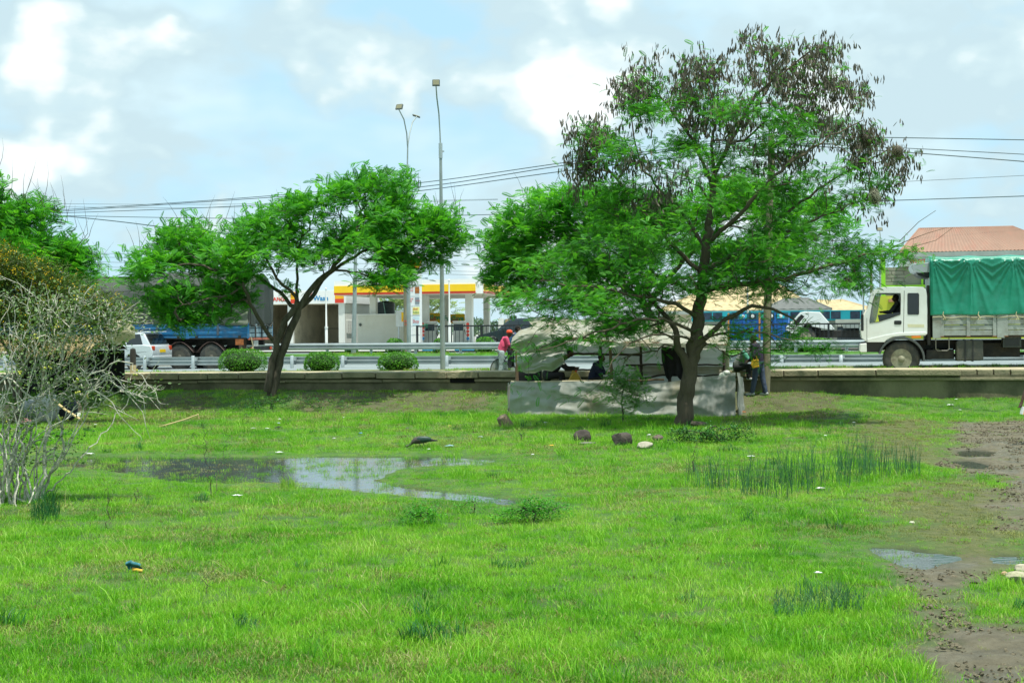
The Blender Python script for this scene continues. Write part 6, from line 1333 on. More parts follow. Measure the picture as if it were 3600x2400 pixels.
# ------------------------------------------------------------------ fuel station
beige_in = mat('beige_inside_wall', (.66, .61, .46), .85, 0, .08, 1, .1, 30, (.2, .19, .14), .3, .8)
void = mat('void_black', (.004, .004, .004), 1, 0, 0)
def pecten(root, loc, s, name='shell_emblem'):
    """scallop emblem: red rim, yellow fan with red ribs"""
    o = None
    def fan(r, y0, y1, mt, nm, par):
        pts = []
        for k in range(29):
            a = math.radians(-28 + 236 * k / 28); rr = r * (1 + .035 * math.cos((k / 28) * PI * 14)); pts.append((rr * math.cos(a), rr * math.sin(a) * 1.0 + .1 * r))
        pts += [(-.42 * r, -.78 * r), (-.34 * r, -.95 * r), (.34 * r, -.95 * r), (.42 * r, -.78 * r)]
        m = MB(); m.prism(pts, y0, y1); return m.build(nm, mt, par)
    o = fan(s, -.03, 0, redp, name, root); o.location = loc
    fan(s * .86, -.045, -.03, yellow, 'emblem_fan', o)
    m = MB()
    for k in range(-3, 4): a = math.radians(90 + k * 24); m.prism([(-.012 * s, -.7 * s), (.012 * s, -.7 * s), (.8 * s * math.cos(a) + .02 * s, .1 * s + .8 * s * math.sin(a)), (.8 * s * math.cos(a) - .03 * s, .1 * s + .8 * s * math.sin(a))], -.055, -.045)
    m.build('emblem_ribs', redp, o); return o
def car_wash():
    n0 = 45.; tL = PR(640, 1205, n0)[0]; z0 = MEDZ - .05; f = Fr('car_wash_building', 'low white car wash building with open bays and a lettered fascia, left of the canopy', 'building', tL, n0, z0); root = f.root
    S_ = 3.038; z_ = lambda a, b: (900 + a / S_, 850 + b / S_); q = lambda a, b: f.q(*z_(a, b))
    XR = f.q(1213, 1200)[0]; zb = f.q(1213, 1066)[1]; zt = f.q(1213, 1020)[1]; D = 6.6
    bays = [(f.q(1030, 1200)[0], f.q(1191, 1200)[0]), (f.q(890, 1200)[0], f.q(1012, 1200)[0]), (f.q(740, 1200)[0], f.q(872, 1200)[0])]
    holes = [[(a, .02), (b, .02), (b, zb - .02), (a, zb - .02)] for a, b in bays]
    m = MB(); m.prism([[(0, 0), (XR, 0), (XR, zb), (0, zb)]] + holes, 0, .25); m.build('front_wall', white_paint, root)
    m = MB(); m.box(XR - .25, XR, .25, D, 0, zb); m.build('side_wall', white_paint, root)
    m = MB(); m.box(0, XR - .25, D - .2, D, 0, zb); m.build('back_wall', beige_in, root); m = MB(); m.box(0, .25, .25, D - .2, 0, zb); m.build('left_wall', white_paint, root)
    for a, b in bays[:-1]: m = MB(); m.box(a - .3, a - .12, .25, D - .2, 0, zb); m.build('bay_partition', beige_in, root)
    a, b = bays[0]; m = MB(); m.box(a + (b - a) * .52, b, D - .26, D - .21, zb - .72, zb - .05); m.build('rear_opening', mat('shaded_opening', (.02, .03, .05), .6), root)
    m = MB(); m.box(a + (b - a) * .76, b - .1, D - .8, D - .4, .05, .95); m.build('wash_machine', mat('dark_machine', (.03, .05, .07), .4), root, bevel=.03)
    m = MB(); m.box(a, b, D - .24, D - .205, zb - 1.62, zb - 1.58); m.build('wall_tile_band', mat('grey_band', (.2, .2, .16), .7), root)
    m = MB(); m.box(-.1, XR + .12, -.12, D + .1, zb, zt); m.build('fascia', mat('white_fascia_sheet', (.80, .82, .80), .5, 0, .03, 1), root, bevel=.01)
    H = zt - zb
    for a, b in ((f.q(1024, 1040)[0], f.q(1040, 1040)[0]), (f.q(1180, 1040)[0], f.q(1211, 1040)[0]), (f.q(860, 1040)[0], f.q(890, 1040)[0])):
        m = MB(); m.box(a, b, -.14, -.121, zb + H * .35, zb + H * .92); m.build('yellow_panel', orange if False else mat('amber_panel', (.85, .42, .01), .4), root); m = MB(); m.box(a, b, -.14, -.121, zb + .03, zb + H * .345); m.build('red_panel', redp, root)
    text('Car Wash', .44, bluep, root, (f.q(1064, 1056)[0], -.13, f.q(1064, 1057)[1]), sx=.98, bold=.012); text('Shell', .24, redp, root, (f.q(1082, 1036)[0], -.13, f.q(1082, 1038)[1]))
    text('OIL CHANGE', .36, redp, root, (f.q(1012, 1056)[0], -.13, f.q(1012, 1058)[1]), align='RIGHT', bold=.008)
    # lattice vent on the side wall
    y0, y1, za, zc = .35, 1.45, .9, f.q(1225, 1128)[1]
    m = MB(); m.box(XR + .002, XR + .012, y0, y1, za, zc); v = m.build('vent_recess', mat('vent_shade', (.12, .12, .1), .9), root); 
    for i in range(4): m = MB(); y = y0 + (y1 - y0) * i / 3; m.box(XR + .012, XR + .06, y - .05, y + .05, za, zc); m.build('vent_bar', white_paint, v)
    for i in range(9): m = MB(); z = za + (zc - za) * i / 8; m.box(XR + .012, XR + .055, y0, y1, z - .04, z + .04); m.build('vent_bar', white_paint, v)
    m = MB(); m.box(0, XR, .25, D, zb - .03, zb - .01); m.build('ceiling', beige_in, root)
car_wash()
def white_boundary():
    n0 = 44.0; t0 = PR(1258, 1200, n0)[0]; z0 = MEDZ - .05; f = Fr('boundary_wall', 'plain off-white boundary wall between the car wash and the fuel price sign', 'wall', t0, n0, z0); x1 = f.q(1440, 1200)[0]; zt = f.q(1300, 1107)[1]
    m = MB(); m.box(0, x1, 0, .2, 0, zt); m.build('wall', mat('offwhite_boundary_paint', (.62, .63, .54), .85, 0, .05, .7, .1, 40, (.45, .44, .33), .3, .5), f.root); m = MB(); m.box(-.03, x1 + .03, -.03, .23, zt, zt + .06); m.build('coping', white_paint, f.root)
    m = MB(); x, z = f.q(1262, 1141); m.ell((x + .1, -.05, z), (.09, .06, .1), 8, 6); m.build('wall_lamp', lampdark, f.root, smooth=True)
white_boundary()
def water_tank(label, px0, px1, pyt, pyb, n, stand=True):
    t0 = PR((px0 + px1) / 2, pyb, n)[0]; f = Fr('water_tank', label, 'water tank', t0, n, MEDZ - .05, 'black water tanks'); r = (f.q(px1, pyb)[0] - f.q(px0, pyb)[0]) / 2; zb = f.q(px0, pyb)[1]; zt = f.q(px0, pyt)[1]; h = zt - zb
    pf = [(r * .96, zb)]
    for k in range(7): z = zb + h * .82 * k / 7; pf += [(r, z + .01), (r, z + h * .09), (r * .965, z + h * .10), (r * .965, z + h * .112)]
    pf += [(r * .97, zb + h * .83), (r * .75, zb + h * .93), (r * .35, zb + h * .96), (r * .35, zt), (0, zt)]
    m = MB(); m.lathe(pf, n=28); m.build('tank', mat('black_tank_plastic', (.035, .06, .065), .4, 0, .1, 3), f.root, smooth=True)
    m = MB()
    m.box(-r * .9, r * .9, -r * .9, r * .9, zb - .12, zb - .01); m.build('platform', wood_dark, f.root)
    for a in (-.8, .8):
        for b in (-.8, .8): m = MB(); m.box(a * r - .06, a * r + .06, b * r - .06, b * r + .06, 0, zb - .12); m.build('leg', steel, f.root)
    m = MB(); m.tube([(r * .1, -r * .98, zb + h * .9), (r * .25, -r * 1.02, zb + h * .4), (r * .35, -r * 1.05, zb - .1)], .03, 6); m.build('pipe', mat('pale_green_pipe', (.25, .5, .42), .5), f.root)
water_tank('large black ribbed water tank behind the off-white boundary wall', 1323, 1387, 1058, 1106, 49)
def canopy():
    nF = 41.; t0 = PR(1175, 1030, nF)[0]; z0 = MEDZ - .05; f = Fr('fuel_canopy', 'fuel station canopy with white top band, yellow and red stripes, on square white columns', 'canopy', t0, nF, z0); root = f.root
    XR = f.q(1672, 1030)[0]; XC = f.q(1693, 1030)[0]; zz = lambda py: f.q(1600, py)[1]; zb, zr, zy, zt = zz(1031), zz(1023.5), zz(999), zz(981); D = 14.5
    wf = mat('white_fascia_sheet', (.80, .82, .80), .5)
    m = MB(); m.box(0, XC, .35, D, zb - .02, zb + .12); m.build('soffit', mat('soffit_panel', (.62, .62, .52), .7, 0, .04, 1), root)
    m = MB(); m.box(0, XC - .1, .12, D - .1, zb + .12, zt - .05); m.build('roof_core', wf, root)
    def band(z1, z2, mt, nm, x0=0, x1=XR, out=.0):
        m = MB(); m.box(x0, x1, -out, .12, z1, z2); m.build(nm, mt, root)
    band(zb, zr, redp, 'red_stripe', out=.03); band(zr, zy, yellow, 'yellow_stripe', out=.05); band(zy, zt, wf, 'white_top_band')
    m = MB(); m.prism([(XR, 0), (XC - .05, 0), (XC, .05), (XC, .5), (XR, .5)], zb - .02, zt + .03, plane='xy'); 
    vs = [(v[0], v[1], v[2]) for v in m.v]; m.build('corner_panel', wf, root)
    for z1, z2, mt, nm, o in ((zb, zr, redp, 'red_side_stripe', .03), (zr, zy, yellow, 'yellow_side_stripe', .05), (zy, zt, wf, 'white_side_band', 0)):
        m = MB(); m.box(XC - .1, XC + o, .5, D, z1, z2); m.build(nm, mt, root)
    for px0, px1, nn_ in ((1479, 1504, 44.5), (1556, 1578, 52), (1636, 1660, 44.5), (1300, 1322, 44.5), (1700, 1720, 54)):
        a = f.q(px0, 1200, nn_)[0]; b = f.q(px1, 1200, nn_)[0]; m = MB(); m.box(a, b, nn_ - nF, nn_ - nF + (b - a), 0, zb); c = m.build('column', white_paint, root, bevel=.02)
        m = MB(); m.box(a - .08, b + .08, nn_ - nF - .08, nn_ - nF + (b - a) + .08, 0, .2); m.build('plinth', mat('grey_plinth', (.25, .25, .22), .8), c)
    return f
canopy()
def pump(label, px, n):
    t0 = PR(px, 1205, n)[0]; f = Fr('fuel_pump', label, 'fuel pump', t0, n, MEDZ, 'fuel pumps under the canopy'); m = MB(); m.box(-.35, .35, 0, .45, .1, 1.45); b = m.build('cabinet', mat('pump_grey', (.45, .47, .42), .4), f.root, bevel=.03)
    m = MB(); m.box(-.3, .3, -.012, 0, .95, 1.35); m.build('display', mat('display_dark', (.03, .05, .06), .2), b); m = MB(); m.box(-.38, .38, .0, .45, 1.45, 1.55); m.build('header', white_paint, f.root, bevel=.02)
    m = MB(); m.tube([(.36, .1, 1.3), (.52, .05, 1.2), (.5, .0, .6), (.42, .05, .8), (.37, .1, 1.0)], .025, 6); m.build('hose', black_rubber, f.root, smooth=True); m = MB(); m.box(-.5, .5, -.1, .55, 0, .1); m.build('island', mat('grey_plinth', (.25, .25, .22), .8), f.root)
pump('fuel pump just right of the price sign, seen through the fence', 1512, 44); pump('fuel pump between the tall lamp post and the third column, seen through the fence', 1612, 44)
def notice_post(label, px, n, rs):
    t0 = PR(px, 1205, n)[0]; f = Fr('notice_post', label, 'sign', t0, n, MEDZ, 'vertical warning signs by the pumps'); zt = f.q(px, 1133)[1]; zb = f.q(px, 1196)[1]
    m = MB(); m.box(-.14, .14, 0, .04, zb, zt); m.build('board', white_paint, f.root); k = 5
    for i in range(k):
        z = zt - (i + .5) * (zt - zb) / k; m = MB(); m.lathe([(.07, -.02), (.1, -.02), (.1, -.005), (.07, -.005)], (0, 0, z), 'y', 14); m.build('warning_ring', redp if i < 4 else bluep, f.root)
        m = MB(); m.box(-.035, .035, -.016, -.004, z - .05, z + .05); m.build('pictogram', black_metal, f.root)
    m = MB(); m.box(-.03, .03, .04, .1, 0, zt); m.build('post', steel, f.root)
notice_post('tall narrow board of red ringed warning signs left of the first pump', 1487, 43.5, 1); notice_post('narrow board of red ringed warning signs just left of the third column', 1645, 43.5, 2)
def price_sign():
    n0 = 30.; t0 = PR(1441, 1235, n0)[0]; f = Fr('fuel_price_sign', 'tall white fuel price totem with a red and yellow shell emblem and stacked panels', 'sign', t0, n0, MEDZ - .05); root = f.root; q = f.q
    x1 = q(1478, 1200)[0]; x1t = q(1474, 900)[0]; zt = q(1455, 893)[1]; m = MB(); m.prism([(0, 0), (x1, 0), (x1, q(1478, 1000)[1]), (x1t, zt), (0, zt + .02)], 0, .35); m.build('body', mat('totem_white', (.80, .83, .82), .4, 0, .03, 1), root, bevel=.015)
    m = MB(); m.box(-.16, -.0, .06, .3, 0, zt - .2); m.build('side_panel', mat('totem_grey_blue', (.38, .46, .50), .5), root, bevel=.01)
    pecten(root, (x1 * .62, -.0, q(1465, 926)[1]), .33)
    for i, (a, b, mt, nm) in enumerate(((1008, 1031, mat('brown_price_display', (.38, .13, .03), .4), 'price_display'), (1045, 1069, mat('grey_price_display', (.25, .29, .32), .4), 'price_display'), (1080, 1105, mat('pale_yellow_panel', (.80, .74, .25), .4), 'fuelsave_panel'), (1113, 1143, mat('pale_blue_panel', (.55, .72, .78), .4), 'shop_panel'), (1150, 1176, white_paint, 'deli_panel'), (1182, 1204, white_paint, 'service_panel'))):
        zt_, zb_ = q(1465, a)[1], q(1465, b)[1]; xl = q(1459 if i < 2 else 1451, a)[0]; m = MB(); m.box(xl, x1 - .04, -.015, 0, zb_, zt_); p = m.build(nm, mt, root)
        for zl in (zt_ + .06,): m = MB(); m.box(0.02, x1 - .02, -.008, 0, zl, zl + .012); m.build('panel_joint', mat('joint_grey', (.4, .42, .42), .6), root)
        if i < 2: text('V-P\nUX' if i == 0 else 'UX\nD', .12, redp, root, (.05, -.01, zt_ - .12), depth=.003); text('129.4' if i == 0 else '119.5', .11, orange if i == 0 else redp, root, (xl + .03, -.02, (zt_ + zb_) / 2 - .04), depth=.003)
        if i == 2: text('Shell', .13, redp, root, (xl + .03, -.02, zt_ - .13), depth=.003); text('FuelSave', .13, greenp, root, (xl + .02, -.02, zb_ + .07), depth=.003, sx=.72)
        if i == 3: text('Shop', .26, redp, root, (xl + .0, -.02, zb_ + .12), depth=.003, sx=.66)
        if i == 4: text('DELI', .17, redp, root, (xl + .02, -.01, zb_ + .1), depth=.003)
        if i == 5: text('Oil', .2, bluep, root, (xl + .05, -.01, zb_ + .08), depth=.003)
price_sign()
def ad_board(label, px0, px1, py0, py1, n, yb=None, mode=0):
    t0 = PR(px0, py1, n)[0]; f = Fr('advert_board', label, 'advert board', t0, n, MEDZ - .05, 'yellow fuel advert boards'); x1 = f.q(px1, py1)[0]; zt = f.q(px0, py0)[1]; zb = f.q(px0, py1)[1]; h = zt - zb; root = f.root; rt = 1
    if mode == 0:
        m = MB(); m.box(0, x1, 0, .06, zb, zt); m.build('board', mat('pale_board', (.55, .60, .58), .6), root); m = MB(); xl = .36; m.box(xl, x1, -.012, 0, zb + h * .31, zt - .1); m.build('yellow_poster', mat('advert_yellow', (.78, .50, .0), .45), root)
        text('Shell', .42, redp, root, (xl + .12, -.02, zt - .62), bold=.01); text('FuelSave', .46, greenp, root, (xl + .12, -.02, zt - 1.05), bold=.015); text('Unleaded', .16, greenp, root, (xl + .12, -.02, zt - 1.35)); pecten(root, (xl + .25, 0, zb + .38), .17)
    else:
        m = MB(); m.box(0, x1, 0, .06, zb, zt); m.build('board', mat('advert_yellow_shade', (.62, .42, .0), .5), root); text('Shell', .38, redp, root, (x1 * .06, -.01, zt - .52), bold=.01, align='LEFT', sx=.8); text('FuelSave', .46, greenp, root, (x1 * .93, -.01, zb + h * .33), bold=.015, align='RIGHT', sx=.85)
    for xx in (.15, x1 - .15): m = MB(); m.box(xx - .04, xx + .04, .06, .14, 0, zb + .2); m.build('post', steel, root)
ad_board('yellow and pale advert board half hidden by the stencilled wooden pole', 1392, 1446, 1092, 1148, 42.9)
ad_board('yellow advert board between the first column and the tall lamp post', 1500, 1556, 1100, 1135, 50, mode=1); ad_board('yellow advert board between the second and third canopy columns', 1578, 1634, 1104, 1138, 50, mode=1)
# low blue barrier behind the median
f = Fr('blue_barrier', 'low blue painted barrier seen under the far guardrail, below the canopy', 'barrier', PR(1480, 1235, 27.9)[0], 27.9, MEDZ - .05)
for a, b in ((1484, 1560), (1598, 1668)):
    m = MB(); m.box(f.q(a, 1235)[0], f.q(b, 1235)[0], 0, .15, 0, .34); m.build('panel', mat('bright_blue_paint', (.02, .32, .52), .6, 0, .1, 3), f.root, bevel=.01)
def fence(label, px0, px1, n, pyt, pyb, step=.2, posts=3.0):
    f = Fr('railing_fence', label, 'fence', PR(px0, 1200, n)[0], n, MEDZ - .05, 'black railings in front of the forecourt'); x1 = f.q(px1, 1200)[0]; zt = f.q(px0, pyt)[1]; zb = f.q(px0, pyb)[1]; root = f.root
    for z in (zt, zb): m = MB(); m.box(0, x1, -.03, .03, z - .035, z + .035); m.build('rail', black_metal, root)
    m = MB(); m.box(-.012, .012, -.012, .012, zb, zt); b = None; k = 1
    while k * step < x1:
        if b is None: b = m.build('bar', black_metal, root); o = b
        else: o = b.copy(); COL.objects.link(o); o.parent = root
        o.location = (k * step, 0, 0); k += 1
    x = 0; p = None
    while x <= x1 + .01:
        m = MB(); m.box(x - .05, x + .05, -.05, .05, 0, zt + .05); m.build('post', black_metal, root, bevel=.005); x += posts
fence('black vertical-bar railing from the price sign to behind the stall', 1467, 2080, 27.6, 1147, 1226, posts=3.35); fence('black vertical-bar railing between the stall and the white lorry cab', 2480, 3060, 27.6, 1142, 1222, posts=2.9)
# dark panels behind the railing near the lorry
f = Fr('sheet_wall', 'grey-blue corrugated sheet wall behind the railing left of the white lorry cab', 'wall', PR(2945, 1200, 31)[0], 31, MEDZ - .05); x1 = f.q(3100, 1200)[0]; zt = f.q(2945, 1148)[1]; w = .62; x = 0
while x < x1:
    m = MB(); m.box(x, x + w - .02, 0, .04, 0, zt); m.build('sheet', mat('greyblue_sheet', (.10, .14, .16), .6, .2, .15, 2), f.root, bevel=.01); x += w
m = MB(); m.box(-.1, x1 + .1, -.1, .5, zt, zt + .36); m.build('beam', mat('pale_grey_beam', (.35, .38, .33), .7), f.root)
# ------------------------------------------------------------------ kiosk row, roofs, blue lorry, tipped cab
def kiosks():
    n0 = 36.; f = Fr('kiosk_row', 'row of teal-painted kiosks with dark windows behind the railing, under the beige roofs', 'building', PR(2440, 1200, n0)[0], n0, MEDZ - .05); x1 = f.q(3110, 1200)[0]; root = f.root
    zt = f.q(2500, 1095)[1]; zm = f.q(2500, 1130)[1]; m = MB(); m.box(0, x1, .0, 3, 0, zm); m.build('wall', mat('grey_stucco', (.30, .33, .28), .9, 0, .1, 1), root); m = MB(); m.box(-.1, x1 + .1, -.25, 3.1, zm, zt); m.build('fascia', mat('teal_fascia', (.01, .33, .40), .5, 0, .1, 2), root)
    k = 0; x = .5
    while x < x1 - 1.4:
        m = MB(); m.box(x, x + 1.05, -.27, -.252, zm + .08, zt - .06); m.build('window', mat('dark_display_glass', (.03, .05, .08), .15, 0, .4, 5), root); m = MB(); m.box(x + .5, x + .55, -.28, -.27, zm + .08, zt - .06); m.build('mullion', mat('teal_fascia', (.01, .33, .40)), root); x += 1.55; k += 1
kiosks()
def hip_roof(name, label, px0, px1, pye, pyr, n, rx0, rx1, col, D=9, over=.0, rib=.45, cat='building', wall=None, amp=.03, group=None):
    """building with a hipped corrugated/tiled roof; eave at pye, ridge at pyr"""
    f = Fr(name, label, cat, PR(px0, 1200, n)[0], n, MEDZ - .05, group); root = f.root; x1 = f.q(px1, 1200)[0]; ze = f.q(px0, pye)[1]; zr = f.q((px0 + px1) / 2, pyr, n + D / 2)[1]
    r0 = f.q(rx0, pyr, n + D / 2)[0]; r1 = f.q(rx1, pyr, n + D / 2)[0]; rm = col
    def slope(A, B, C, D_, nm):  # A,B eave; D_,C ridge
        L_ = (Vector(B) - Vector(A)).length; nu = max(4, int(L_ / rib) * 2 + 1); A, B, C, D_ = map(Vector, (A, B, C, D_)); nrm = (B - A).cross(D_ - A).normalized()
        if nrm.z < 0: nrm = -nrm
        m = MB()
        def g(u, v): 
            p = (A + (B - A) * u) * (1 - v) + (D_ + (C - D_) * u) * v; k = int(round(u * (nu - 1))); return tuple(p + nrm * (amp if k % 2 else 0))
        m.grid(g, nu, 9); m.build(nm, rm, root, solid=.02, recalc=False)
    a, b, c, d = (-.3, -.3, ze), (x1 + .3, -.3, ze), (x1 + .3, D + .3, ze), (-.3, D + .3, ze); R0 = (r0, D / 2, zr); R1 = (r1, D / 2, zr)
    slope(a, b, R1, R0, 'roof_front'); slope(c, d, R0, R1, 'roof_back'); slope(d, a, R0, R0, 'roof_left_hip'); slope(b, c, R1, R1, 'roof_right_hip')
    m = MB(); m.tube([a, R0, R1, b], .07, 6); m.tube([d, R0], .07, 6); m.tube([c, R1], .07, 6); m.build('ridge_caps', rm, root)['kind'] = 'stuff'
    m = MB(); m.box(0, x1, .1, D - .1, 0, ze - .02); m.build('walls', wall or beige_in, root)
    m = MB(); m.box(-.3, x1 + .3, -.34, -.28, ze - .22, ze - .0); m.build('gutter', mat('grey_gutter', (.32, .36, .32), .5), root)
    return f, x1, ze
tan = mat('tan_roof_tiles', (.46, .37, .20), .8, 0, .15, 2.5, .3, 14, (.33, .24, .13), .35, 1.5)
hip_roof('tiled_house', 'long low building with a pale tan tiled roof behind the kiosks and podded tree', 2330, 2860, 1094, 1003, 46, 2500, 2740, tan)
hip_roof('tiled_house', 'smaller building with a tan tiled roof left of the white lorry cab', 2800, 3075, 1096, 1055, 44, 2880, 2960, tan, D=7)
hip_roof('slate_roofed_shed', 'small shed with a dark grey roof between the two tan tiled roofs', 2700, 2905, 1088, 1050, 41.5, 2760, 2840, mat('dark_grey_sheets', (.12, .13, .12), .7, .1, .1, 2), D=3, wall=mat('grey_stucco', (.30, .33, .28)))
redroof = mat('faded_red_roof_sheets', (.29, .175, .12), .6, .1, .08, .8, .1, 20, (.33, .15, .10), .35, .7, stretch=(3, 1, 1))
f, x1, ze = hip_roof('red_roofed_building', 'two-storey building with a faded red ribbed roof and lime green trim, behind the green lorry', 3186, 3740, 889, 800, 30, 3232, 3560, redroof, D=7.5, rib=.17, amp=.035, wall=mat('stone_block_wall', (.27, .27, .20), .9, 0, .12, 2))
lime = mat('lime_green_paint', (.25, .62, .02), .6, 0, .05); root = f.root; q = f.q
m = MB(); m.box(-.3, x1 + .3, -.30, .05, q(3200, 937)[1], ze - .22); m.build('upper_fascia', mat('pale_fascia', (.46, .50, .44), .6, 0, .05), root)
text('WHYTA S', .26, mat('faded_red_lettering', (.5, .12, .08), .6), root, (q(3196, 925)[0], -.31, q(3196, 926)[1]), bold=.008)
xa = q(3100, 1000)[0]; zlo, zhi = q(3110, 1004)[1], q(3110, 940)[1]
m = MB(); m.box(xa + .1, -.0, .15, .3, 0, zhi); m.build('balcony_wall', mat('stone_block_wall', (.27, .27, .20)), root)
rs_ = random.Random(3); nrow = 5; x = xa + .2
for r_ in range(nrow):
    z1_, z2_ = zlo + (zhi - zlo) * r_ / nrow + .015, zlo + (zhi - zlo) * (r_ + 1) / nrow - .015; x = xa + .15 - (.25 if r_ % 2 else 0)
    while x < q(3270, 1000)[0]:
        m = MB(); m.box(max(xa + .12, x), x + .55, .10 + rs_.uniform(0, .02), .15, z1_, z2_); m.build('stone_block', mat('stone_block_wall', (.27, .27, .20)), root, bevel=.01); x += .58
for p0, p1 in ((3098, 3113), (3239, 3246)): m = MB(); m.box(q(p0, 1000)[0], q(p1, 1000)[0], -.05, .1, 0, q(3110, 905)[1]); m.build('lime_post', lime, root, bevel=.01)
m = MB(); m.box(xa, x1, -.1, .05, q(3110, 1012)[1], q(3110, 1003)[1]); m.build('lime_rail', lime, root)
m = MB(); m.box(q(3247, 1000)[0], q(3290, 1000)[0], .05, .12, zlo + .05, q(3250, 968)[1]); m.build('window', glass_mat('car_glass'), root)
m = MB(); m.box(xa - .5, x1, -.06, .0, 0, q(3110, 1040)[1]); m.build('lime_ground_floor', mat('lime_yellow_wall', (.46, .52, .04), .7, 0, .1, 1), root)
m = MB(); m.box(xa + .3, x1 - 2, -.8, -.06, q(3110, 1062)[1], q(3110, 1052)[1]); m.build('awning', mat('reddish_awning', (.40, .20, .10), .7), root)
def blue_lorry():
    n0 = 29.; f = Fr('lorry', 'blue high-sided lorry body with a painted band along its top, parked behind the railing', 'lorry', PR(2562, 1200, n0)[0], n0, MEDZ); x1 = f.q(2772, 1200)[0]; root = f.root; zt = f.q(2562, 1100)[1]; zb = f.q(2562, 1196)[1]; zm = f.q(2562, 1124)[1]
    bl = mat('strong_blue_paint', (.005, .12, .42), .45, 0, .12, 2, .05, 20, (.02, .07, .2), .3, 2); H = zm - zb
    for k in range(6): m = MB(); m.box(0, x1, 0, .05, zb + k * H / 6 + .01, zb + (k + 1) * H / 6 - .01); m.build('side_board', bl, root, bevel=.01)
    m = MB(); m.box(0, x1, .05, 2.4, zb, zt - .05); m.build('body_box', bl, root)
    x = .0
    while x < x1: m = MB(); m.box(x - .04, x + .04, -.04, 0, zb, zt); m.build('side_post', mat('orange_rust_post', (.5, .22, .05), .7) if int(x * 2) % 3 == 0 else bl, root); x += .75
    m = MB(); m.box(0, x1, -.01, .05, zm, zt); m.build('top_board', mat('dark_teal_band', (.02, .10, .14), .5), root); x = .1; k = 0
    while x < x1 - .4:
        m = MB(); m.box(x, x + .34, -.03, -.012, zm + .06, zt - .07); m.build('painted_panel', mat('teal_square', (.03, .45, .55), .5) if k % 2 else mat('dark_square', (.02, .03, .04), .3), root); m = MB(); m.ell((x + .17, -.035, (zm + zt) / 2), (.08, .01, .09), 10, 6); m.build('painted_oval', white_paint if k % 3 else greenp, root); x += .45; k += 1
    for cx in (.8, x1 - .9, x1 - 2.1): wheel(f, 0, 0, .5, n0 + .05, .3, xy=(cx, .5))
    m = MB(); m.box(0, x1, .3, 2.1, .6, zb); m.build('chassis', dark_under, root)
blue_lorry()
def tipped_cab():
    n0 = 28.6; f = Fr('lorry', 'white lorry with its cab tipped forward, behind the railing right of the blue lorry', 'lorry', PR(2762, 1200, n0)[0], n0, MEDZ); root = f.root; S_ = 3.36; z_ = lambda a, b: (2400 + a / S_, 980 + b / S_); Q = lambda L: [f.q(*z_(a, b)) for a, b in L]; W_ = 2.2
    outer = Q([(1222, 600), (1228, 570), (1300, 500), (1390, 400), (1440, 388), (1620, 395), (1790, 590), (1765, 602), (1700, 592), (1540, 565), (1500, 520), (1470, 505), (1430, 545), (1350, 660), (1290, 640)])
    win = Q([(1305, 520), (1400, 420), (1440, 445), (1345, 560)])
    for y0, y1 in ((0, .06), (W_ - .06, W_)): m = MB(); m.prism([outer, win], y0, y1); m.build('cab_side', white_gloss, root, bevel=.015)
    m = MB()
    for i in list(range(0, 7)) + list(range(9, len(outer))):
        a, b = outer[i], outer[(i + 1) % len(outer)]; m.add([(a[0], .06, a[1]), (a[0], W_ - .06, a[1]), (b[0], W_ - .06, b[1]), (b[0], .06, b[1])], [(0, 1, 2, 3)])
    m.build('cab_shell', white_gloss, root, solid=.04)
    m = MB(); m.prism(win, .02, .03); m.build('side_window', glass_mat('dark_glass'), root)
    a, b = f.q(*z_(1330, 690)); c, d = f.q(*z_(1820, 610)); m = MB(); m.box(a, c + 3.2, .6, 1.6, .5, .85); m.box(a + .4, a + 1.2, .5, 1.7, .7, 1.2); m.build('chassis', dark_under, root, bevel=.03); 
    wheel(f, 0, 0, .5, n0 + .05, .3, xy=(a + .5, .5)); wheel(f, 0, 0, .5, n0 + .05, .3, xy=(c + 2.4, .5)); m = MB(); m.box(c + .3, c + 3.4, .0, W_, .95, 1.15); m.build('bed', mat('grey_painted_boards', (.29, .335, .31)), root)
tipped_cab()
# ------------------------------------------------------------------ distance : tree belt, roofs by the horizon
def belt(label, px0, px1, pyt, pyb, Y, n, seed, cols):
    rs = np.random.RandomState(seed); c = W((px0 + px1) / 2, pyb, Y); c.z = MEDZ; root = c; P = []
    for i in range(n):
        px = rs.uniform(px0, px1); top = pyt + (pyb - pyt) * .35 * float(vnoise(px * .022, seed, seed, 3)) ** 1.0 + 4; py = rs.uniform(top, pyb + 6); P.append(tuple(W(px, py, Y + rs.uniform(-6, 6)) - c))
    P = np.array(P); s = Y / F * 9; o = bake('tree_belt', tiny_leaf(s), P, rs.normal(0, 1, (n, 3)), rs.normal(0, 1, (n, 3)) + [0, -1, 1], rs.uniform(.6, 1.4, n), rs.rand(n), leaf_mat('belt_leaves_%d' % seed, cols, trans=.2, nscale=.12)); o.location = c; tag(o, label, 'trees', kind='stuff')
belt('dark green belt of distant trees on the horizon between the canopy and the stall', 1640, 2300, 1108, 1172, 190, 9000, 4, [(.03, .07, .04), (.05, .11, .05), (.08, .16, .07)])
belt('distant tree belt on the horizon behind the kiosks and the white lorry cab', 2300, 3700, 1112, 1172, 210, 9000, 5, [(.03, .07, .04), (.05, .11, .05), (.08, .16, .07)])
belt('distant tree belt on the horizon far behind the covered trailer', -300, 1640, 1122, 1172, 230, 9000, 6, [(.03, .07, .04), (.05, .11, .05), (.08, .16, .07)])
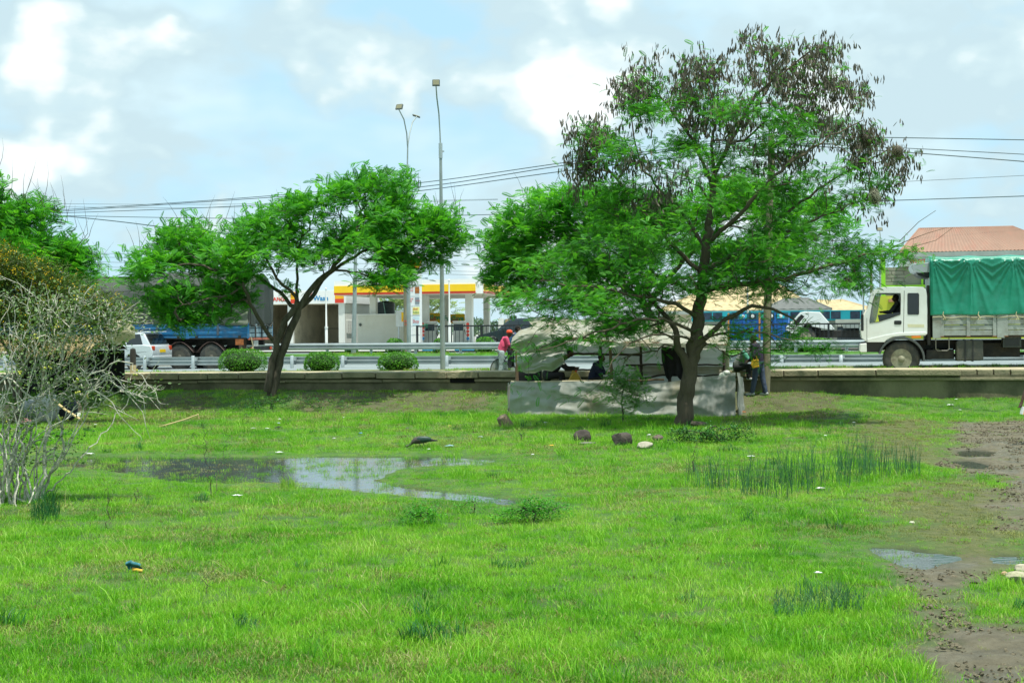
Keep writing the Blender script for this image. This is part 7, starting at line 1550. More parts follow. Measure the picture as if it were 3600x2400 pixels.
def brick_tower():
    n0 = 60.; f = Fr('brick_building', 'low brick building with a black tank on top, above the railing beside the cyclist', 'building', PR(1772, 1190, n0)[0], n0, MEDZ - .05); bm = mat('dusty_brick', (.33, .27, .15), .9, 0, .15, 3); x1 = f.q(1850, 1190)[0]; z = f.q(1772, 1145)[1]
    m = MB(); m.box(0, x1, 0, 3, 0, z); m.build('walls', bm, f.root)
    for a, b in ((1776, 1790), (1820, 1834)): m = MB(); m.box(f.q(a, 1190)[0], f.q(b, 1190)[0], .1, .8, z, f.q(a, 1121)[1]); m.build('pillar', bm, f.root)
    m = MB(); m.box(f.q(1757, 1190)[0], f.q(1770, 1190)[0], -.4, .2, 0, f.q(1757, 1119)[1]); m.build('white_pillar', white_paint, f.root)
brick_tower(); water_tank('small black water tank on the brick building left of the stall roof', 1791, 1817, 1107, 1132, 60.8)
# pale flat-topped acacia behind the canopy
def fever_tree():
    Y = 118.; b = W(1490, 1180, Y); b.z = MEDZ; T = Tree('flat_topped_tree', 'pale yellow-green thin-leaved tree seen between the columns under the canopy', 'tree', b, 44); T.limb([b] + pw([(1500, 1120), (1530, 1085), (1560, 1060)], Y), .2, .08, start=1, step=.6); T.limb(pw([(1500, 1120), (1470, 1080), (1420, 1060)], Y), .12, .05, step=.6)
    rs = T.rs; ends = T.grow(blobs(rs, [(1520, 1070, 60, 22), (1420, 1062, 50, 22), (1470, 1050, 60, 18), (1370, 1075, 40, 18)], Y, 2, 130), step=.8); T.foliage(ends, frond(6, .8, .12, .25), leaf_mat('pale_acacia_leaves', [(.12, .2, .08), (.2, .32, .12), (.3, .42, .18)], trans=.3), 7, .9); T.wood(mat('pale_yellow_bark', (.38, .40, .22), .8), .02, 2.3, 1)
fever_tree()
# ------------------------------------------------------------------ plastic-sheet stall
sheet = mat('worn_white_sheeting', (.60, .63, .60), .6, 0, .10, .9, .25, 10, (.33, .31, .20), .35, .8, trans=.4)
sheet_f = mat('dusty_shaded_front_sheeting', (.35, .37, .335), .6, 0, .12, .8, .3, 8, (.20, .19, .12), .55, .7, trans=.12)  # dusty sheeting, its grey base also darkened for shade on the front
roofsheet = mat('stained_roof_sheeting', (.36, .37, .30), .7, 0, .15, 1.0, .3, 8, (.30, .25, .13), .5, .9, trans=.2)
def stall():
    nF = -3.8; nB = -1.0; t0 = PR(1797, 1460, nF)[0]; f = Fr('market_stall', 'makeshift roadside stall of poles and grey-white plastic sheeting, behind the podded tree trunk', 'stall', t0, nF, 0); root = f.root; q = f.q; D = nB - nF
    def gl(x, y): p = RD(t0 + x, nF + y, 0); return float(HZ(p.x, p.y))
    xR = q(2588, 1440)[0]
    # lower cloth, front : two hangings
    def hanging(name, x0, x1, ztop, seed, y=0.0, mt=sheet_f, amp=1, sagk=.04, nu=110, nv=26, zbot=None, fold=0):
        def g(u, v):
            x = x0 + (x1 - x0) * u; zt = ztop(u); zb = (gl(x, y) - .03 + .05 * float(vnoise(x * 2, seed, 3, 2))) if zbot is None else zbot(u); s = v
            a = float(vnoise(x * .9 + seed, s * 1.6 + x * .55, seed, 3)); b = math.sin(7 * (s + .33 * x) + 5 * a) * .5 + .5; c = math.sin(13 * (s - .22 * x) + 7 * a + seed) * .5 + .5
            yy = y - amp * (.10 * a + .075 * b ** 2 * math.sin(PI * min(1, s * 1.1)) + .035 * c ** 3 + .05 * (float(vnoise(x * 3, s * 3.5 - x * .8, seed + 5, 4, .6)) - .5)) + .03 * amp * (float(vnoise(x * 4, s * 7, seed + 3, 3)) - .5); yy -= .10 * s ** 2 * amp * (zbot is None)
            return (x, yy, zt + (zb - zt) * s)
        m = MB(); m.grid(g, nu, nv); return m.build(name, mt, root, smooth=True, recalc=False)
    tz = lambda pts: (lambda xs: (lambda u, x0, x1: float(np.interp(x0 + (x1 - x0) * u, [a for a, b in xs], [b for a, b in xs]))))([q(a, b) for a, b in pts])
    A = tz([(1797, 1341), (1900, 1344), (2060, 1340), (2150, 1337), (2215, 1353), (2300, 1349), (2380, 1338), (2440, 1332)]); xa = q(2440, 1400)[0]
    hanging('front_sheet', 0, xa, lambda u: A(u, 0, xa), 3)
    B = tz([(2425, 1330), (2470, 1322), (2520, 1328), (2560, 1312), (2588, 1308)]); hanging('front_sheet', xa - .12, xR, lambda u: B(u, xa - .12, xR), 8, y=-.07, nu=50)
    # end sheets
    for nm, x, zt_, k in (('end_sheet', -.02, q(1797, 1343)[1], -1), ('end_sheet', xR, q(2588, 1308)[1], 1)):
        m = MB(); m.grid(lambda u, v: (x + k * (.10 * float(vnoise(u * 3, v * 3, 5, 3)) + .05 * math.sin(u * 15)), u * D * (.5 if k < 0 else .75), zt_ + (gl(x, 0) - zt_) * v - (.35 * u * (1 - v))), 26, 18); m.build(nm, sheet_f, root, smooth=True, recalc=False)
    # back sheets
    def px_sheet(name, L_, n, seed, mt=sheet, nu=50, nv=12, amp=.5):
        """L_: top pts and bottom pts lists in px"""
        T_, Bm = [[f.q(a, b, n) for a, b in k] for k in L_]; x0, x1 = T_[0][0], T_[-1][0]
        zt_ = lambda u: float(np.interp(x0 + (x1 - x0) * u, [a for a, b in T_], [b for a, b in T_])); zb_ = lambda u: float(np.interp(x0 + (x1 - x0) * u, [a for a, b in Bm], [b for a, b in Bm])); return hanging(name, x0, x1, zt_, seed, f.y(n), mt, amp, nu=nu, nv=nv, zbot=zb_)
    px_sheet('back_sheet', [[(1950, 1190), (2545, 1195)], [(1950, 1252), (2060, 1244), (2120, 1248), (2545, 1262)]], nB, 12)
    px_sheet('back_sheet', [[(2112, 1244), (2545, 1258)], [(2112, 1385), (2545, 1400)]], nB + .03, 15)
    px_sheet('back_sheet', [[(1960, 1340), (2120, 1333)], [(1960, 1420), (2120, 1420)]], nB + .05, 17, nu=16)
    px_sheet('patched_sheet', [[(2230, 1285), (2545, 1288)], [(2230, 1322), (2545, 1312)]], nB - .05, 19, roofsheet, amp=.3)
    px_sheet('interior_shade_sheet', [[(1818, 1285), (1850, 1282), (1905, 1290)], [(1818, 1440), (1905, 1440)]], nB - .2, 22, mat('interior_shade_black', (.008, .009, .01), .9, 0, .2, 3), nu=18)  # black sheet added to stand in for shade at the stall's left end
    # frame
    def pole(name, pts, n, r, mt=wood_dark, par=root):
        m = MB(); P = []
        for i, p in enumerate(pts): x, z = f.q(p[0], p[1], n); P.append((x, f.y(n), z))
        k = []
        for i in range(len(P) - 1):
            for j in range(4): u = j / 4; a, b = Vector(P[i]), Vector(P[i + 1]); k.append(a + (b - a) * u + Vector((.008 * math.sin(j * 3 + i), 0, .008 * math.cos(j * 2 + i))))
        k.append(Vector(P[-1])); m.tube(k, [r * (1.1 - .25 * i / len(k)) for i in range(len(k))], 8); return m.build(name, mt, par, smooth=True)
    bw = mat('bare_brown_pole', (.16, .105, .06), .85, 0, .2, 4, .3, 30); pw_ = mat('peeled_pale_pole', (.42, .38, .25), .8, 0, .15, 4, .3, 30)
    pole('post', [(1812, 1460), (1818, 1350), (1816, 1215)], nF + .12, .05, bw); pole('post', [(2152, 1450), (2149, 1300), (2143, 1195)], nF + .25, .045, bw); pole('post', [(2562, 1455), (2560, 1330), (2553, 1205)], nF + .15, .055, pw_)
    pole('post', [(2118, 1420), (2114, 1300), (2110, 1190)], nB - .08, .045); pole('post', [(2256, 1400), (2254, 1290), (2252, 1190)], nB - .08, .042); pole('post', [(2352, 1410), (2355, 1300), (2352, 1190)], nB - .08, .045); pole('post', [(2545, 1410), (2547, 1300), (2543, 1190)], nB - .08, .045)
    pole('rail', [(1985, 1250), (2030, 1243), (2112, 1245), (2250, 1247)], nB - .14, .035); pole('rail', [(2200, 1284), (2300, 1281), (2420, 1281), (2548, 1283)], nB - .14, .026); pole('rail', [(1985, 1302), (2050, 1299), (2115, 1298)], nB - .14, .024)
    pole('rail', [(2255, 1330), (2330, 1318), (2400, 1316), (2470, 1322), (2545, 1314)], nB - .14, .026); pole('rail', [(2205, 1338), (2335, 1334)], nF + .05, .03, bw); pole('rail', [(1797, 1343), (2060, 1340), (2155, 1336)], nF + .04, .024, pw_)
    pole('eave_pole', [(1980, 1186), (2150, 1203), (2350, 1207), (2565, 1214)], nF + .1, .035, bw); pole('rafter', [(2548, 1196), (2556, 1214)], nF + .8, .03, bw)
    # roof
    zf = [q(a, b) for a, b in ((1930, 1196), (2000, 1196), (2080, 1200), (2200, 1205), (2350, 1206), (2450, 1208), (2570, 1215))]; zbk = [f.q(a, b, nB + .3) for a, b in ((1850, 1118), (1900, 1112), (2000, 1118), (2150, 1124), (2300, 1128), (2420, 1135), (2545, 1150))]
    def rf(u, v):
        xf = zf[0][0] + (zf[-1][0] - zf[0][0]) * u; xb = zbk[0][0] + (zbk[-1][0] - zbk[0][0]) * u
        z0_ = float(np.interp(xf, [a for a, b in zf], [b for a, b in zf])); z1_ = float(np.interp(xb, [a for a, b in zbk], [b for a, b in zbk])); w = v
        return (xf + (xb - xf) * w, -.12 + (D + .5) * w, z0_ + (z1_ - z0_) * w ** .85 - .09 * math.sin(PI * w) * (.4 + .6 * float(vnoise(u * 5, w * 2, 4, 3))) + .11 * (float(vnoise(u * 14, w * 5, 6, 5, .65)) - .5) - .10 * (w < .04) + .02 * math.sin(u * 50) * (w < .1))
    m = MB(); m.grid(rf, 120, 30); m.build('roof_sheet', roofsheet, root, smooth=True, recalc=False)
    m = MB(); m.grid(lambda u, v: (zf[2][0] + (zf[-1][0] - zf[2][0]) * u, -.14 - .02 * math.sin(u * 31), float(np.interp(zf[2][0] + (zf[-1][0] - zf[2][0]) * u, [a for a, b in zf], [b for a, b in zf])) - v * (.07 + .06 * float(vnoise(u * 12, 1, 5, 3)))), 90, 4); m.build('roof_fringe', roofsheet, root, smooth=True, recalc=False)
    # straw bundles laid over the eave
    # bundled awning on the left end
    Pu = [q(a, b) for a, b in ((1811, 1185), (1835, 1160), (1880, 1148), (1940, 1152), (1995, 1165))]; Pl = [q(a, b) for a, b in ((1812, 1232), (1850, 1238), (1900, 1240), (1950, 1236), (1995, 1228))]
    def awn(P, L_, seed, y0, bulge):
        def g(u, v):
            x0_, x1_ = P[0][0], P[-1][0]; x = x0_ + (x1_ - x0_) * u; a = float(np.interp(x, [k for k, _ in P], [k for _, k in P])); b = float(np.interp(x, [k for k, _ in L_], [k for _, k in L_])); n_ = float(vnoise(x * 1.5, v * 4, seed, 4))
            return (x, y0 - bulge * math.sin(PI * min(1, v * .85 + .12)) - .12 * n_ - .05 * math.sin(9 * v + 3 * u * 3 + 4 * n_), a + (b - a) * v)
        m = MB(); m.grid(g, 44, 24); m.build('rolled_awning', roofsheet if seed == 31 else sheet_f, root, smooth=True, recalc=False)
    awn(Pu, Pl, 31, -.1, .32)
    Pm = [q(a, b) for a, b in ((1822, 1232), (1880, 1236), (1985, 1232))]; Pn = [q(a, b) for a, b in ((1828, 1302), (1850, 1313), (1880, 1312), (1910, 1300), (1940, 1306), (1980, 1280))]; awn(Pm, Pn, 33, .05, .15)
    m = MB()
    x, z = q(2555, 1310); m.ell((x, -.08, z), (.10, .08, .07), 10, 7); m.ell((x - .08, -.1, z - .08), (.12, .05, .10), 10, 7); m.build('sheet_knot', mat('white_rag', (.62, .64, .56), .8), root, smooth=True)['kind'] = 'stuff'
    return f
ST = stall()
def at_stall(px, py, n): x, z = PR(px, py, n); return RD(x, n, z)
def hang_jacket():
    p = at_stall(2366, 1192, -2.3); m = MB(); o = thing('jacket', 'black jacket hanging from the stall roof beside the podded tree trunk', 'jacket', p, -PH)
    s = .0079
    m.grid(lambda u, v: ((u - .5) * (.42 + .16 * math.sin(PI * v)) + .02 * math.sin(v * 9), -.07 * math.sin(PI * u) - .03 * math.sin(u * 18 + v * 2), -.02 - v * (1.02 + .08 * math.sin(u * 8))), 20, 24); m.grid(lambda u, v: ((u - .5) * (.42 + .16 * math.sin(PI * v)), .07 * math.sin(PI * u), -.02 - v * 1.0), 16, 12)
    m.build('jacket_body', mat('black_jacket_cloth', (.012, .012, .013), .9, 0, .3, 6), o, smooth=True)
    for sx in (-1, 1): k = MB(); k.tube([(sx * .20, 0, -.05), (sx * .27, -.02, -.3), (sx * .26, -.03, -.62)], [.07, .06, .05], 10); k.build('sleeve', mat('black_jacket_cloth', (.012, .012, .013)), o, smooth=True)
hang_jacket()
def jerrycan():
    p = at_stall(2022, 1345, -2.4); o = thing('jerrycan', 'yellow jerrycan tilted on edge above the stall front, between the two people inside', 'jerrycan', p, -PH); m = MB()
    m.prism([(-.19, -.3), (.19, -.3), (.20, .0), (.12, .20), (.04, .31), (-.06, .27), (-.17, .1)], -.1, .1); b = m.build('can', mat('mustard_plastic', (.50, .33, .03), .5, 0, .1, 5), o, bevel=.03, smooth=True); k = MB(); k.lathe([(.03, .3), (.03, .35), (0, .35)], (.03, 0, 0), n=10); k.build('cap', mat('red_cap', (.5, .05, .02), .5), o)
    k = MB(); k.tube([(-.12, 0, .18), (-.06, 0, .33), (.03, 0, .3)], .018, 6); k.build('handle', mat('mustard_plastic', (.5, .33, .03)), b, smooth=True)
jerrycan()
# ------------------------------------------------------------------ people
def remesh(o, vox, smooth=4):
    r = o.modifiers.new('remesh', 'REMESH'); r.mode = 'VOXEL'; r.voxel_size = vox; r.use_smooth_shade = True
    s = o.modifiers.new('smooth', 'SMOOTH'); s.factor = .5; s.iterations = smooth
def seg(m, a, b, ra, rb, n=10, k=5):
    a, b = Vector(a), Vector(b); P = [a + (b - a) * i / k for i in range(k + 1)]; bulge = lambda u: 1 + .10 * math.sin(PI * u)
    m.tube(P, [(ra + (rb - ra) * i / k) * bulge(i / k) for i in range(k + 1)], n); m.ell(a, (ra, ra, ra), n, 6); m.ell(b, (rb, rb, rb), n, 6)
SKIN = mat('dark_brown_skin', (.075, .038, .022), .55, 0, .08, 6)
def person(label, loc, rz, J, h=1.7, shirt=(.3, .3, .3), trous=(.03, .04, .07), shoe=(.3, .3, .3), headgear=None, sleeves='short', group=None, face=0.0, curl=.6, hairless=False, sleeve_col=None, cat='person'):
    root = thing('person', label, cat, loc, rz, group); s = h / 1.7; V = {k: Vector(v) * s for k, v in J.items()}
    sc = [m_ for m_ in ()]; key = ''.join('%02x' % int(c * 255) for c in shirt) + ''.join('%02x' % int(c * 255) for c in trous)
    SM = mat('shirt_cloth_' + key, shirt, .85, 0, .12, 8, .2, 60); TM = mat('trouser_cloth_' + key, trous, .85, 0, .2, 6, .2, 60); FM = mat('shoe_' + key, shoe, .6, 0, .1, 9)
    hd = V['head']; nk = V['neck']; m = MB(); fx = Vector((math.cos(face), math.sin(face), 0)); fy = Vector((-math.sin(face), math.cos(face), 0))
    # head + face
    m.ell(hd, (.092 * s, .075 * s, .115 * s), 16, 12); m.ell(hd + fx * .030 * s + Vector((0, 0, -.055 * s)), (.058 * s, .055 * s, .06 * s), 12, 9)
    m.ell(hd + fx * .098 * s + Vector((0, 0, -.02 * s)), (.020 * s, .016 * s, .022 * s), 8, 6); m.ell(hd + fx * .085 * s + Vector((0, 0, -.062 * s)), (.016 * s, .026 * s, .012 * s), 8, 6); m.ell(hd + fx * .078 * s + Vector((0, 0, .012 * s)), (.018 * s, .05 * s, .010 * s), 8, 5)
    for sg in (-1, 1): m.ell(hd + fy * sg * .078 * s + Vector((0, 0, -.015 * s)), (.022 * s, .012 * s, .03 * s), 8, 6)
    seg(m, nk + Vector((0, 0, -.04 * s)), hd + Vector((0, 0, -.06 * s)), .055 * s, .050 * s)
    seg(m, V['pelvis'], V['chest'], .115 * s, .125 * s, 14); seg(m, V['chest'], nk, .115 * s, .06 * s, 12)
    for S2 in 'LR':
        sh, el, wr = V['sh' + S2], V['el' + S2], V['wr' + S2]; seg(m, V['chest'] + Vector((0, 0, .08 * s)), sh, .07 * s, .055 * s); seg(m, sh, el, .048 * s, .038 * s); seg(m, el, wr, .038 * s, .025 * s)
        d = (wr - el).normalized(); sd, up = frame_(d); tip = wr + d * .085 * s
        for i in range(5): m.ell(wr + d * (.02 + .016 * i) * s, (.034 * s, .026 * s, .032 * s), 8, 6)
        for i in range(4):
            o_ = sd * (i - 1.5) * .018 * s; L_ = (.055, .066, .062, .048)[i] * s; a = tip + o_; b = a + d * L_ * .55 - up * L_ * .35 * curl; c = b + d * L_ * .25 * (1 - curl) - up * L_ * .5 * curl; m.tube([a - d * .03 * s, a, b, c], [.0095 * s, .0095 * s, .0085 * s, .007 * s], 7)
        a = wr + d * .03 * s + sd * .028 * s; m.tube([a, a + sd * .025 * s + d * .02 * s, a + sd * .03 * s + d * .05 * s - up * .02 * s * curl], [.012 * s, .011 * s, .009 * s], 7)
        hp, kn, an = V['hp' + S2], V['kn' + S2], V['an' + S2]; seg(m, V['pelvis'], hp, .10 * s, .085 * s); seg(m, hp, kn, .08 * s, .055 * s); seg(m, kn, an, .055 * s, .038 * s); seg(m, an, V['to' + S2], .036 * s, .028 * s)
    b = m.build('body', SKIN, root, smooth=True, recalc=False); remesh(b, .0095 * s, 2)
    e = MB()
    for sg in (-1, 1): e.ell(hd + fx * .083 * s + fy * sg * .03 * s + Vector((0, 0, -.002 * s)), (.010 * s, .012 * s, .008 * s), 8, 6)
    e.build('eyes', mat('eye_white', (.5, .48, .45), .3), root, smooth=True)['kind'] = 'stuff'
    # shirt
    m = MB(); up_ = Vector((0, 0, 1)); seg(m, V['pelvis'] + (V['chest'] - V['pelvis']) * .0, V['chest'], .142 * s, .152 * s, 14); seg(m, V['chest'], nk - (nk - V['chest']) * .22, .145 * s, .085 * s, 14)
    SL = MB()
    for S2 in 'LR':
        sh, el, wr = V['sh' + S2], V['el' + S2], V['wr' + S2]; seg(m, V['chest'] + Vector((0, 0, .09 * s)), sh, .09 * s, .072 * s); t = SL if sleeve_col else m
        if sleeves == 'long': seg(t, sh, el, .068 * s, .056 * s); seg(t, el, el + (wr - el) * .92, .055 * s, .042 * s)
        else: seg(m, sh, sh + (el - sh) * .75, .070 * s, .070 * s)
    b = m.build('shirt', SM, root, smooth=True, recalc=False); remesh(b, .016 * s, 3); dsp = b.modifiers.new('wr', 'DISPLACE'); tx = bpy.data.textures.get('wrinkle') or bpy.data.textures.new('wrinkle', 'CLOUDS'); tx.noise_scale = .12; dsp.texture = tx; dsp.strength = .025; dsp.mid_level = .5
    if sleeve_col: b = SL.build('sleeves', mat('sleeve_' + key, sleeve_col, .8, 0, .5, 20), root, smooth=True, recalc=False); remesh(b, .014 * s, 2); b['kind'] = 'stuff'
    # trousers
    m = MB(); seg(m, V['pelvis'] + Vector((0, 0, .05 * s)), V['pelvis'] - Vector((0, 0, .05 * s)), .135 * s, .125 * s, 14)
    for S2 in 'LR': hp, kn, an = V['hp' + S2], V['kn' + S2], V['an' + S2]; seg(m, V['pelvis'], hp, .12 * s, .10 * s); seg(m, hp, kn, .10 * s, .074 * s); seg(m, kn, kn + (an - kn) * .95, .074 * s, .062 * s)
    b = m.build('trousers', TM, root, smooth=True, recalc=False); remesh(b, .016 * s, 3); dsp = b.modifiers.new('wr', 'DISPLACE'); dsp.texture = tx; dsp.strength = .02
    for S2 in 'LR':
        an, to = V['an' + S2], V['to' + S2]; m = MB(); d = (to - an); seg(m, an - Vector((0, 0, .035 * s)) - d * .25, to - Vector((0, 0, .0)), .044 * s, .040 * s); b = m.build('shoe', FM, root, smooth=True, recalc=False); remesh(b, .012 * s, 2)
    if headgear == 'cap':
        m = MB(); c = hd + Vector((0, 0, .03 * s)); vs = []
        m.lathe([(.103 * s, 0), (.105 * s, .03 * s), (.094 * s, .07 * s), (.06 * s, .10 * s), (.0, .112 * s)], c, n=20); mm = mat('red_orange_cap', (.75, .07, .015), .6); cap_ = m.build('cap', mm, root, smooth=True)
        k = MB(); k.grid(lambda u, v: tuple(c + fx * (.085 + .10 * v) * s * (1 - .25 * (2 * u - 1) ** 2 * v) + fy * (2 * u - 1) * .085 * s * (1 - .2 * v) + Vector((0, 0, (-.004 - .02 * v * (1 + (2 * u - 1) ** 2)) * s))), 10, 5); k.build('brim', mat('white_red_brim', (.68, .4, .33), .6), cap_, solid=.006)
        k = MB(); k.ell(c + fx * .098 * s + Vector((0, 0, .05 * s)), (.012 * s, .032 * s, .025 * s), 10, 6); k.build('badge', white_paint, cap_, smooth=True)
    else:
        m = MB(); m.ell(hd + Vector((0, 0, .022 * s)) - fx * .012 * s, (.094 * s, .080 * s, .102 * s), 14, 10); m.build('hair', mat('black_hair', (.01, .009, .008), .95, 0, .2, 40, .5, 200), root, smooth=True) if not hairless else None
    return root
def J_stand(bend=0.0, armL=None, armR=None, stride=.0, knee=0.0):
    """faces +x ; right hand side is -y"""
    J = dict(pelvis=(0, 0, .93), chest=(.04 + bend * .25, 0, 1.26 - bend * .06), neck=(.05 + bend * .45, 0, 1.45 - bend * .1), head=(.08 + bend * .6, 0, 1.585 - bend * .14))
    for S2, y, sg in (('L', .10, 1), ('R', -.10, -1)):
        st_ = stride * sg; J['hp' + S2] = (st_ * .05, y, .88); J['kn' + S2] = (st_ * .5 + knee, y, .49); J['an' + S2] = (st_, y, .09); J['to' + S2] = (st_ + .15, y * 1.15, .045)
        c = Vector(J['chest']); J['sh' + S2] = (c.x + .02, y * 1.75, c.z + .13); a = (armL if S2 == 'L' else armR) or ((.03, y * 2.2, 1.12), (.08, y * 2.2, .88)); J['el' + S2], J['wr' + S2] = a
    return J
gB = lambda px, py, n: (lambda a: RD(a[0], n, a[1]))(PR(px, py, n))
# cyclist astride + bicycle on the dipped verge behind the wall
def bicycle():
    p = gB(1757, 1332, 3.3); root = thing('bicycle', 'old black roadster bicycle held by the person in the red cap, above the wall', 'bicycle', p, math.radians(22)); r = .33; wb = 1.08
    for x in (0, wb):
        m = MB(); n = 32; R_ = r; vs = []
        for i in range(n):
            a = 2 * PI * i / n
            for k in range(6): b_ = 2 * PI * k / 6; rr = R_ - .02 + .02 * math.cos(b_); vs.append((x + rr * math.cos(a), .018 * math.sin(b_), r + rr * math.sin(a)))
        m.add(vs, [(i * 6 + k, i * 6 + (k + 1) % 6, ((i + 1) % n) * 6 + (k + 1) % 6, ((i + 1) % n) * 6 + k) for i in range(n) for k in range(6)]); w = m.build('wheel', black_rubber, root, smooth=True)
        m = MB(); m.lathe([(r - .045, -.012), (r - .03, -.012), (r - .03, .012), (r - .045, .012), (r - .045, -.012)], (x, 0, r), 'y', 32); m.build('rim', steel, w); m = MB()
        for i in range(18): a = 2 * PI * i / 18; m.tube([(x, .02 * (-1) ** i, r), (x + (r - .04) * math.cos(a), 0, r + (r - .04) * math.sin(a))], .0022, 3)
        m.build('spokes', steel, w)['kind'] = 'stuff'; m = MB(); m.lathe([(.022, -.05), (.022, .05)], (x, 0, r), 'y', 10); m.build('hub', steel, w)
    m = MB(); bb = (.44, 0, .29); st_ = (.32, 0, .82); ht = (.90, 0, .85); hb = (.94, 0, .70)
    for a, b, rr in ((bb, st_, .015), (st_, ht, .015), (bb, hb, .017), (hb, ht, .018), ((0, .05, r), bb, .010), ((0, -.05, r), bb, .010), ((0, .05, r), st_, .009), ((0, -.05, r), st_, .009), ((wb, .05, r), hb, .011), ((wb, -.05, r), hb, .011), (ht, (.88, 0, .98), .012), (st_, (.29, 0, .92), .012)): m.tube([a, b], rr, 8)
    m.build('frame', black_metal, root, smooth=True, recalc=False)['kind'] = 'stuff'
    m = MB(); m.tube([(.72, -.26, .98), (.86, -.22, .99), (.88, 0, .98), (.86, .22, .99), (.72, .26, .98)], .012, 7); m.build('handlebar', steel, root, smooth=True); m = MB(); m.prism([(-.14 + .29, -.03), (.29 + .16, -.015), (.29 + .16, .015), (.29 - .14, .08), (.29 - .14, -.08)][::-1], .92, .96, plane='xy'); m.build('saddle', mat('brown_saddle', (.08, .05, .03), .6), root, bevel=.015)
    m = MB(); m.box(-.22, .22, -.06, .06, .70, .715); m.tube([(-.05, .05, r), (-.15, .05, .7)], .006, 5); m.tube([(-.05, -.05, r), (-.15, -.05, .7)], .006, 5); m.build('luggage_rack', black_metal, root)['kind'] = 'stuff'
    m = MB(); m.lathe([(.085, -.06), (.085, -.055)], (.44, 0, .29), 'y', 20); m.tube([(.44, -.07, .29), (.56, -.07, .18)], .009, 6); m.tube([(.44, .07, .29), (.32, .07, .40)], .009, 6); m.box(.52, .60, -.14, -.07, .17, .19); m.build('crank', steel, root)['kind'] = 'stuff'
    return root
bicycle()
p = gB(1763, 1331, 3.15)
person('person in a red cap, pink T-shirt and ripped pale jeans astride a bicycle, facing right', p, math.radians(15), J_stand(.35, ((.24, .20, 1.12), (.42, .17, 1.0)), ((.22, -.22, 1.10), (.40, -.20, 1.0)), .08), 1.60, (.62, .07, .16), (.34, .42, .44), (.2, .2, .2), 'cap')
p = gB(1797, 1330, 4.0)
person('person in a blue denim jacket with short hair, just right of the cyclist', p, math.radians(5), J_stand(.25, ((.18, .2, 1.12), (.34, .12, .98)), ((.16, -.22, 1.10), (.34, -.14, .98)), .10), 1.76, (.02, .07, .15), (.02, .025, .035), (.05, .05, .05), None, 'long')
def J_seat(lean=.2, seat=.45, reach=.35, knee=.42, drop=.40):
    J = dict(pelvis=(0, 0, seat + .10), chest=(.06 + lean * .5, 0, seat + .42), neck=(.10 + lean * .9, 0, seat + .60), head=(.15 + lean * 1.15, 0, seat + .72))
    for S2, y in (('L', .10), ('R', -.10)):
        J['hp' + S2] = (.03, y, seat + .08); J['kn' + S2] = (knee, y * 1.3, seat + .12); J['an' + S2] = (knee + .02, y * 1.2, seat - drop + .06); J['to' + S2] = (knee + .17, y * 1.3, seat - drop + .01)
        c = Vector(J['chest']); J['sh' + S2] = (c.x + .02, y * 1.75, c.z + .12); J['el' + S2] = (c.x + reach * .5, y * 2, c.z - .12); J['wr' + S2] = (c.x + reach, y * 1.2, c.z - .12)
    return J
p = gB(1925, 1400, -2.2); p.z -= .2
person('person in black leaning right inside the stall, under the rolled awning', p, math.radians(-8), J_seat(.42, .72, .48, .4, .45), 1.75, (.012, .012, .014), (.012, .012, .014), (.02, .02, .02), None, 'long')
p = gB(2085, 1400, -2.2); p.z -= .25
person('person in a dark navy top seated inside the stall, facing right', p, math.radians(-25), J_seat(.1, .66, .3), 1.7, (.01, .016, .05), (.012, .012, .014), (.02, .02, .02), None, 'long')
p = gB(2592, 1300, -.02)
p.z = wz(tn(p.x, p.y)[0]) - .47
person('person in a grey shirt with patterned green sleeves sitting on the wall', p, math.radians(-28), J_seat(.30, .47, .40, .36, .26), 1.72, (.22, .24, .22), (.018, .022, .02), (.35, .4, .38), None, 'long', sleeve_col=(.08, .32, .22))
k = MB(); k.lathe([(.05, 0), (.052, .08)], n=12)
p = gB(2668, 1387, -.75); p.z = HZ(p.x, p.y)
person('person in a dark purple top and jeans behind the wooden pole, holding a yellow bag', p, math.radians(150), J_stand(.1, ((.05, .25, 1.1), (.20, .22, .98)), ((.05, -.22, 1.1), (.28, -.12, 1.0)), .16), 1.74, (.018, .012, .03), (.04, .06, .10), (.38, .42, .4), None, 'long')
def yellow_bag():
    p = gB(2655, 1262, -1.0); o = thing('bag', 'small mustard yellow bag held by the standing person beside the wooden pole', 'bag', p, -PH); m = MB(); m.prism([(-.10, -.03), (.09, 0), (.11, -.22), (-.07, -.26), (-.12, -.15)], -.05, .05); m.build('bag_body', mat('mustard_bag', (.55, .33, .01), .7, 0, .1, 6), o, bevel=.015); m = MB(); m.tube([(-.05, 0, -.02), (-.03, 0, .08), (.03, 0, .09), (.05, 0, 0)], .008, 5); m.build('handle', mat('mustard_bag', (.55, .33, .01)), o)
yellow_bag()
p = gB(3160, 1130, 3.2); p.z -= .46
person('driver of the white lorry, a dark head and shoulders seen through the open cab window', p, math.radians(180 - 12.9), J_seat(-.05, .45, .42), 1.7, (.03, .035, .04), (.02, .02, .02), (.02, .02, .02), None, 'long', cat='person')
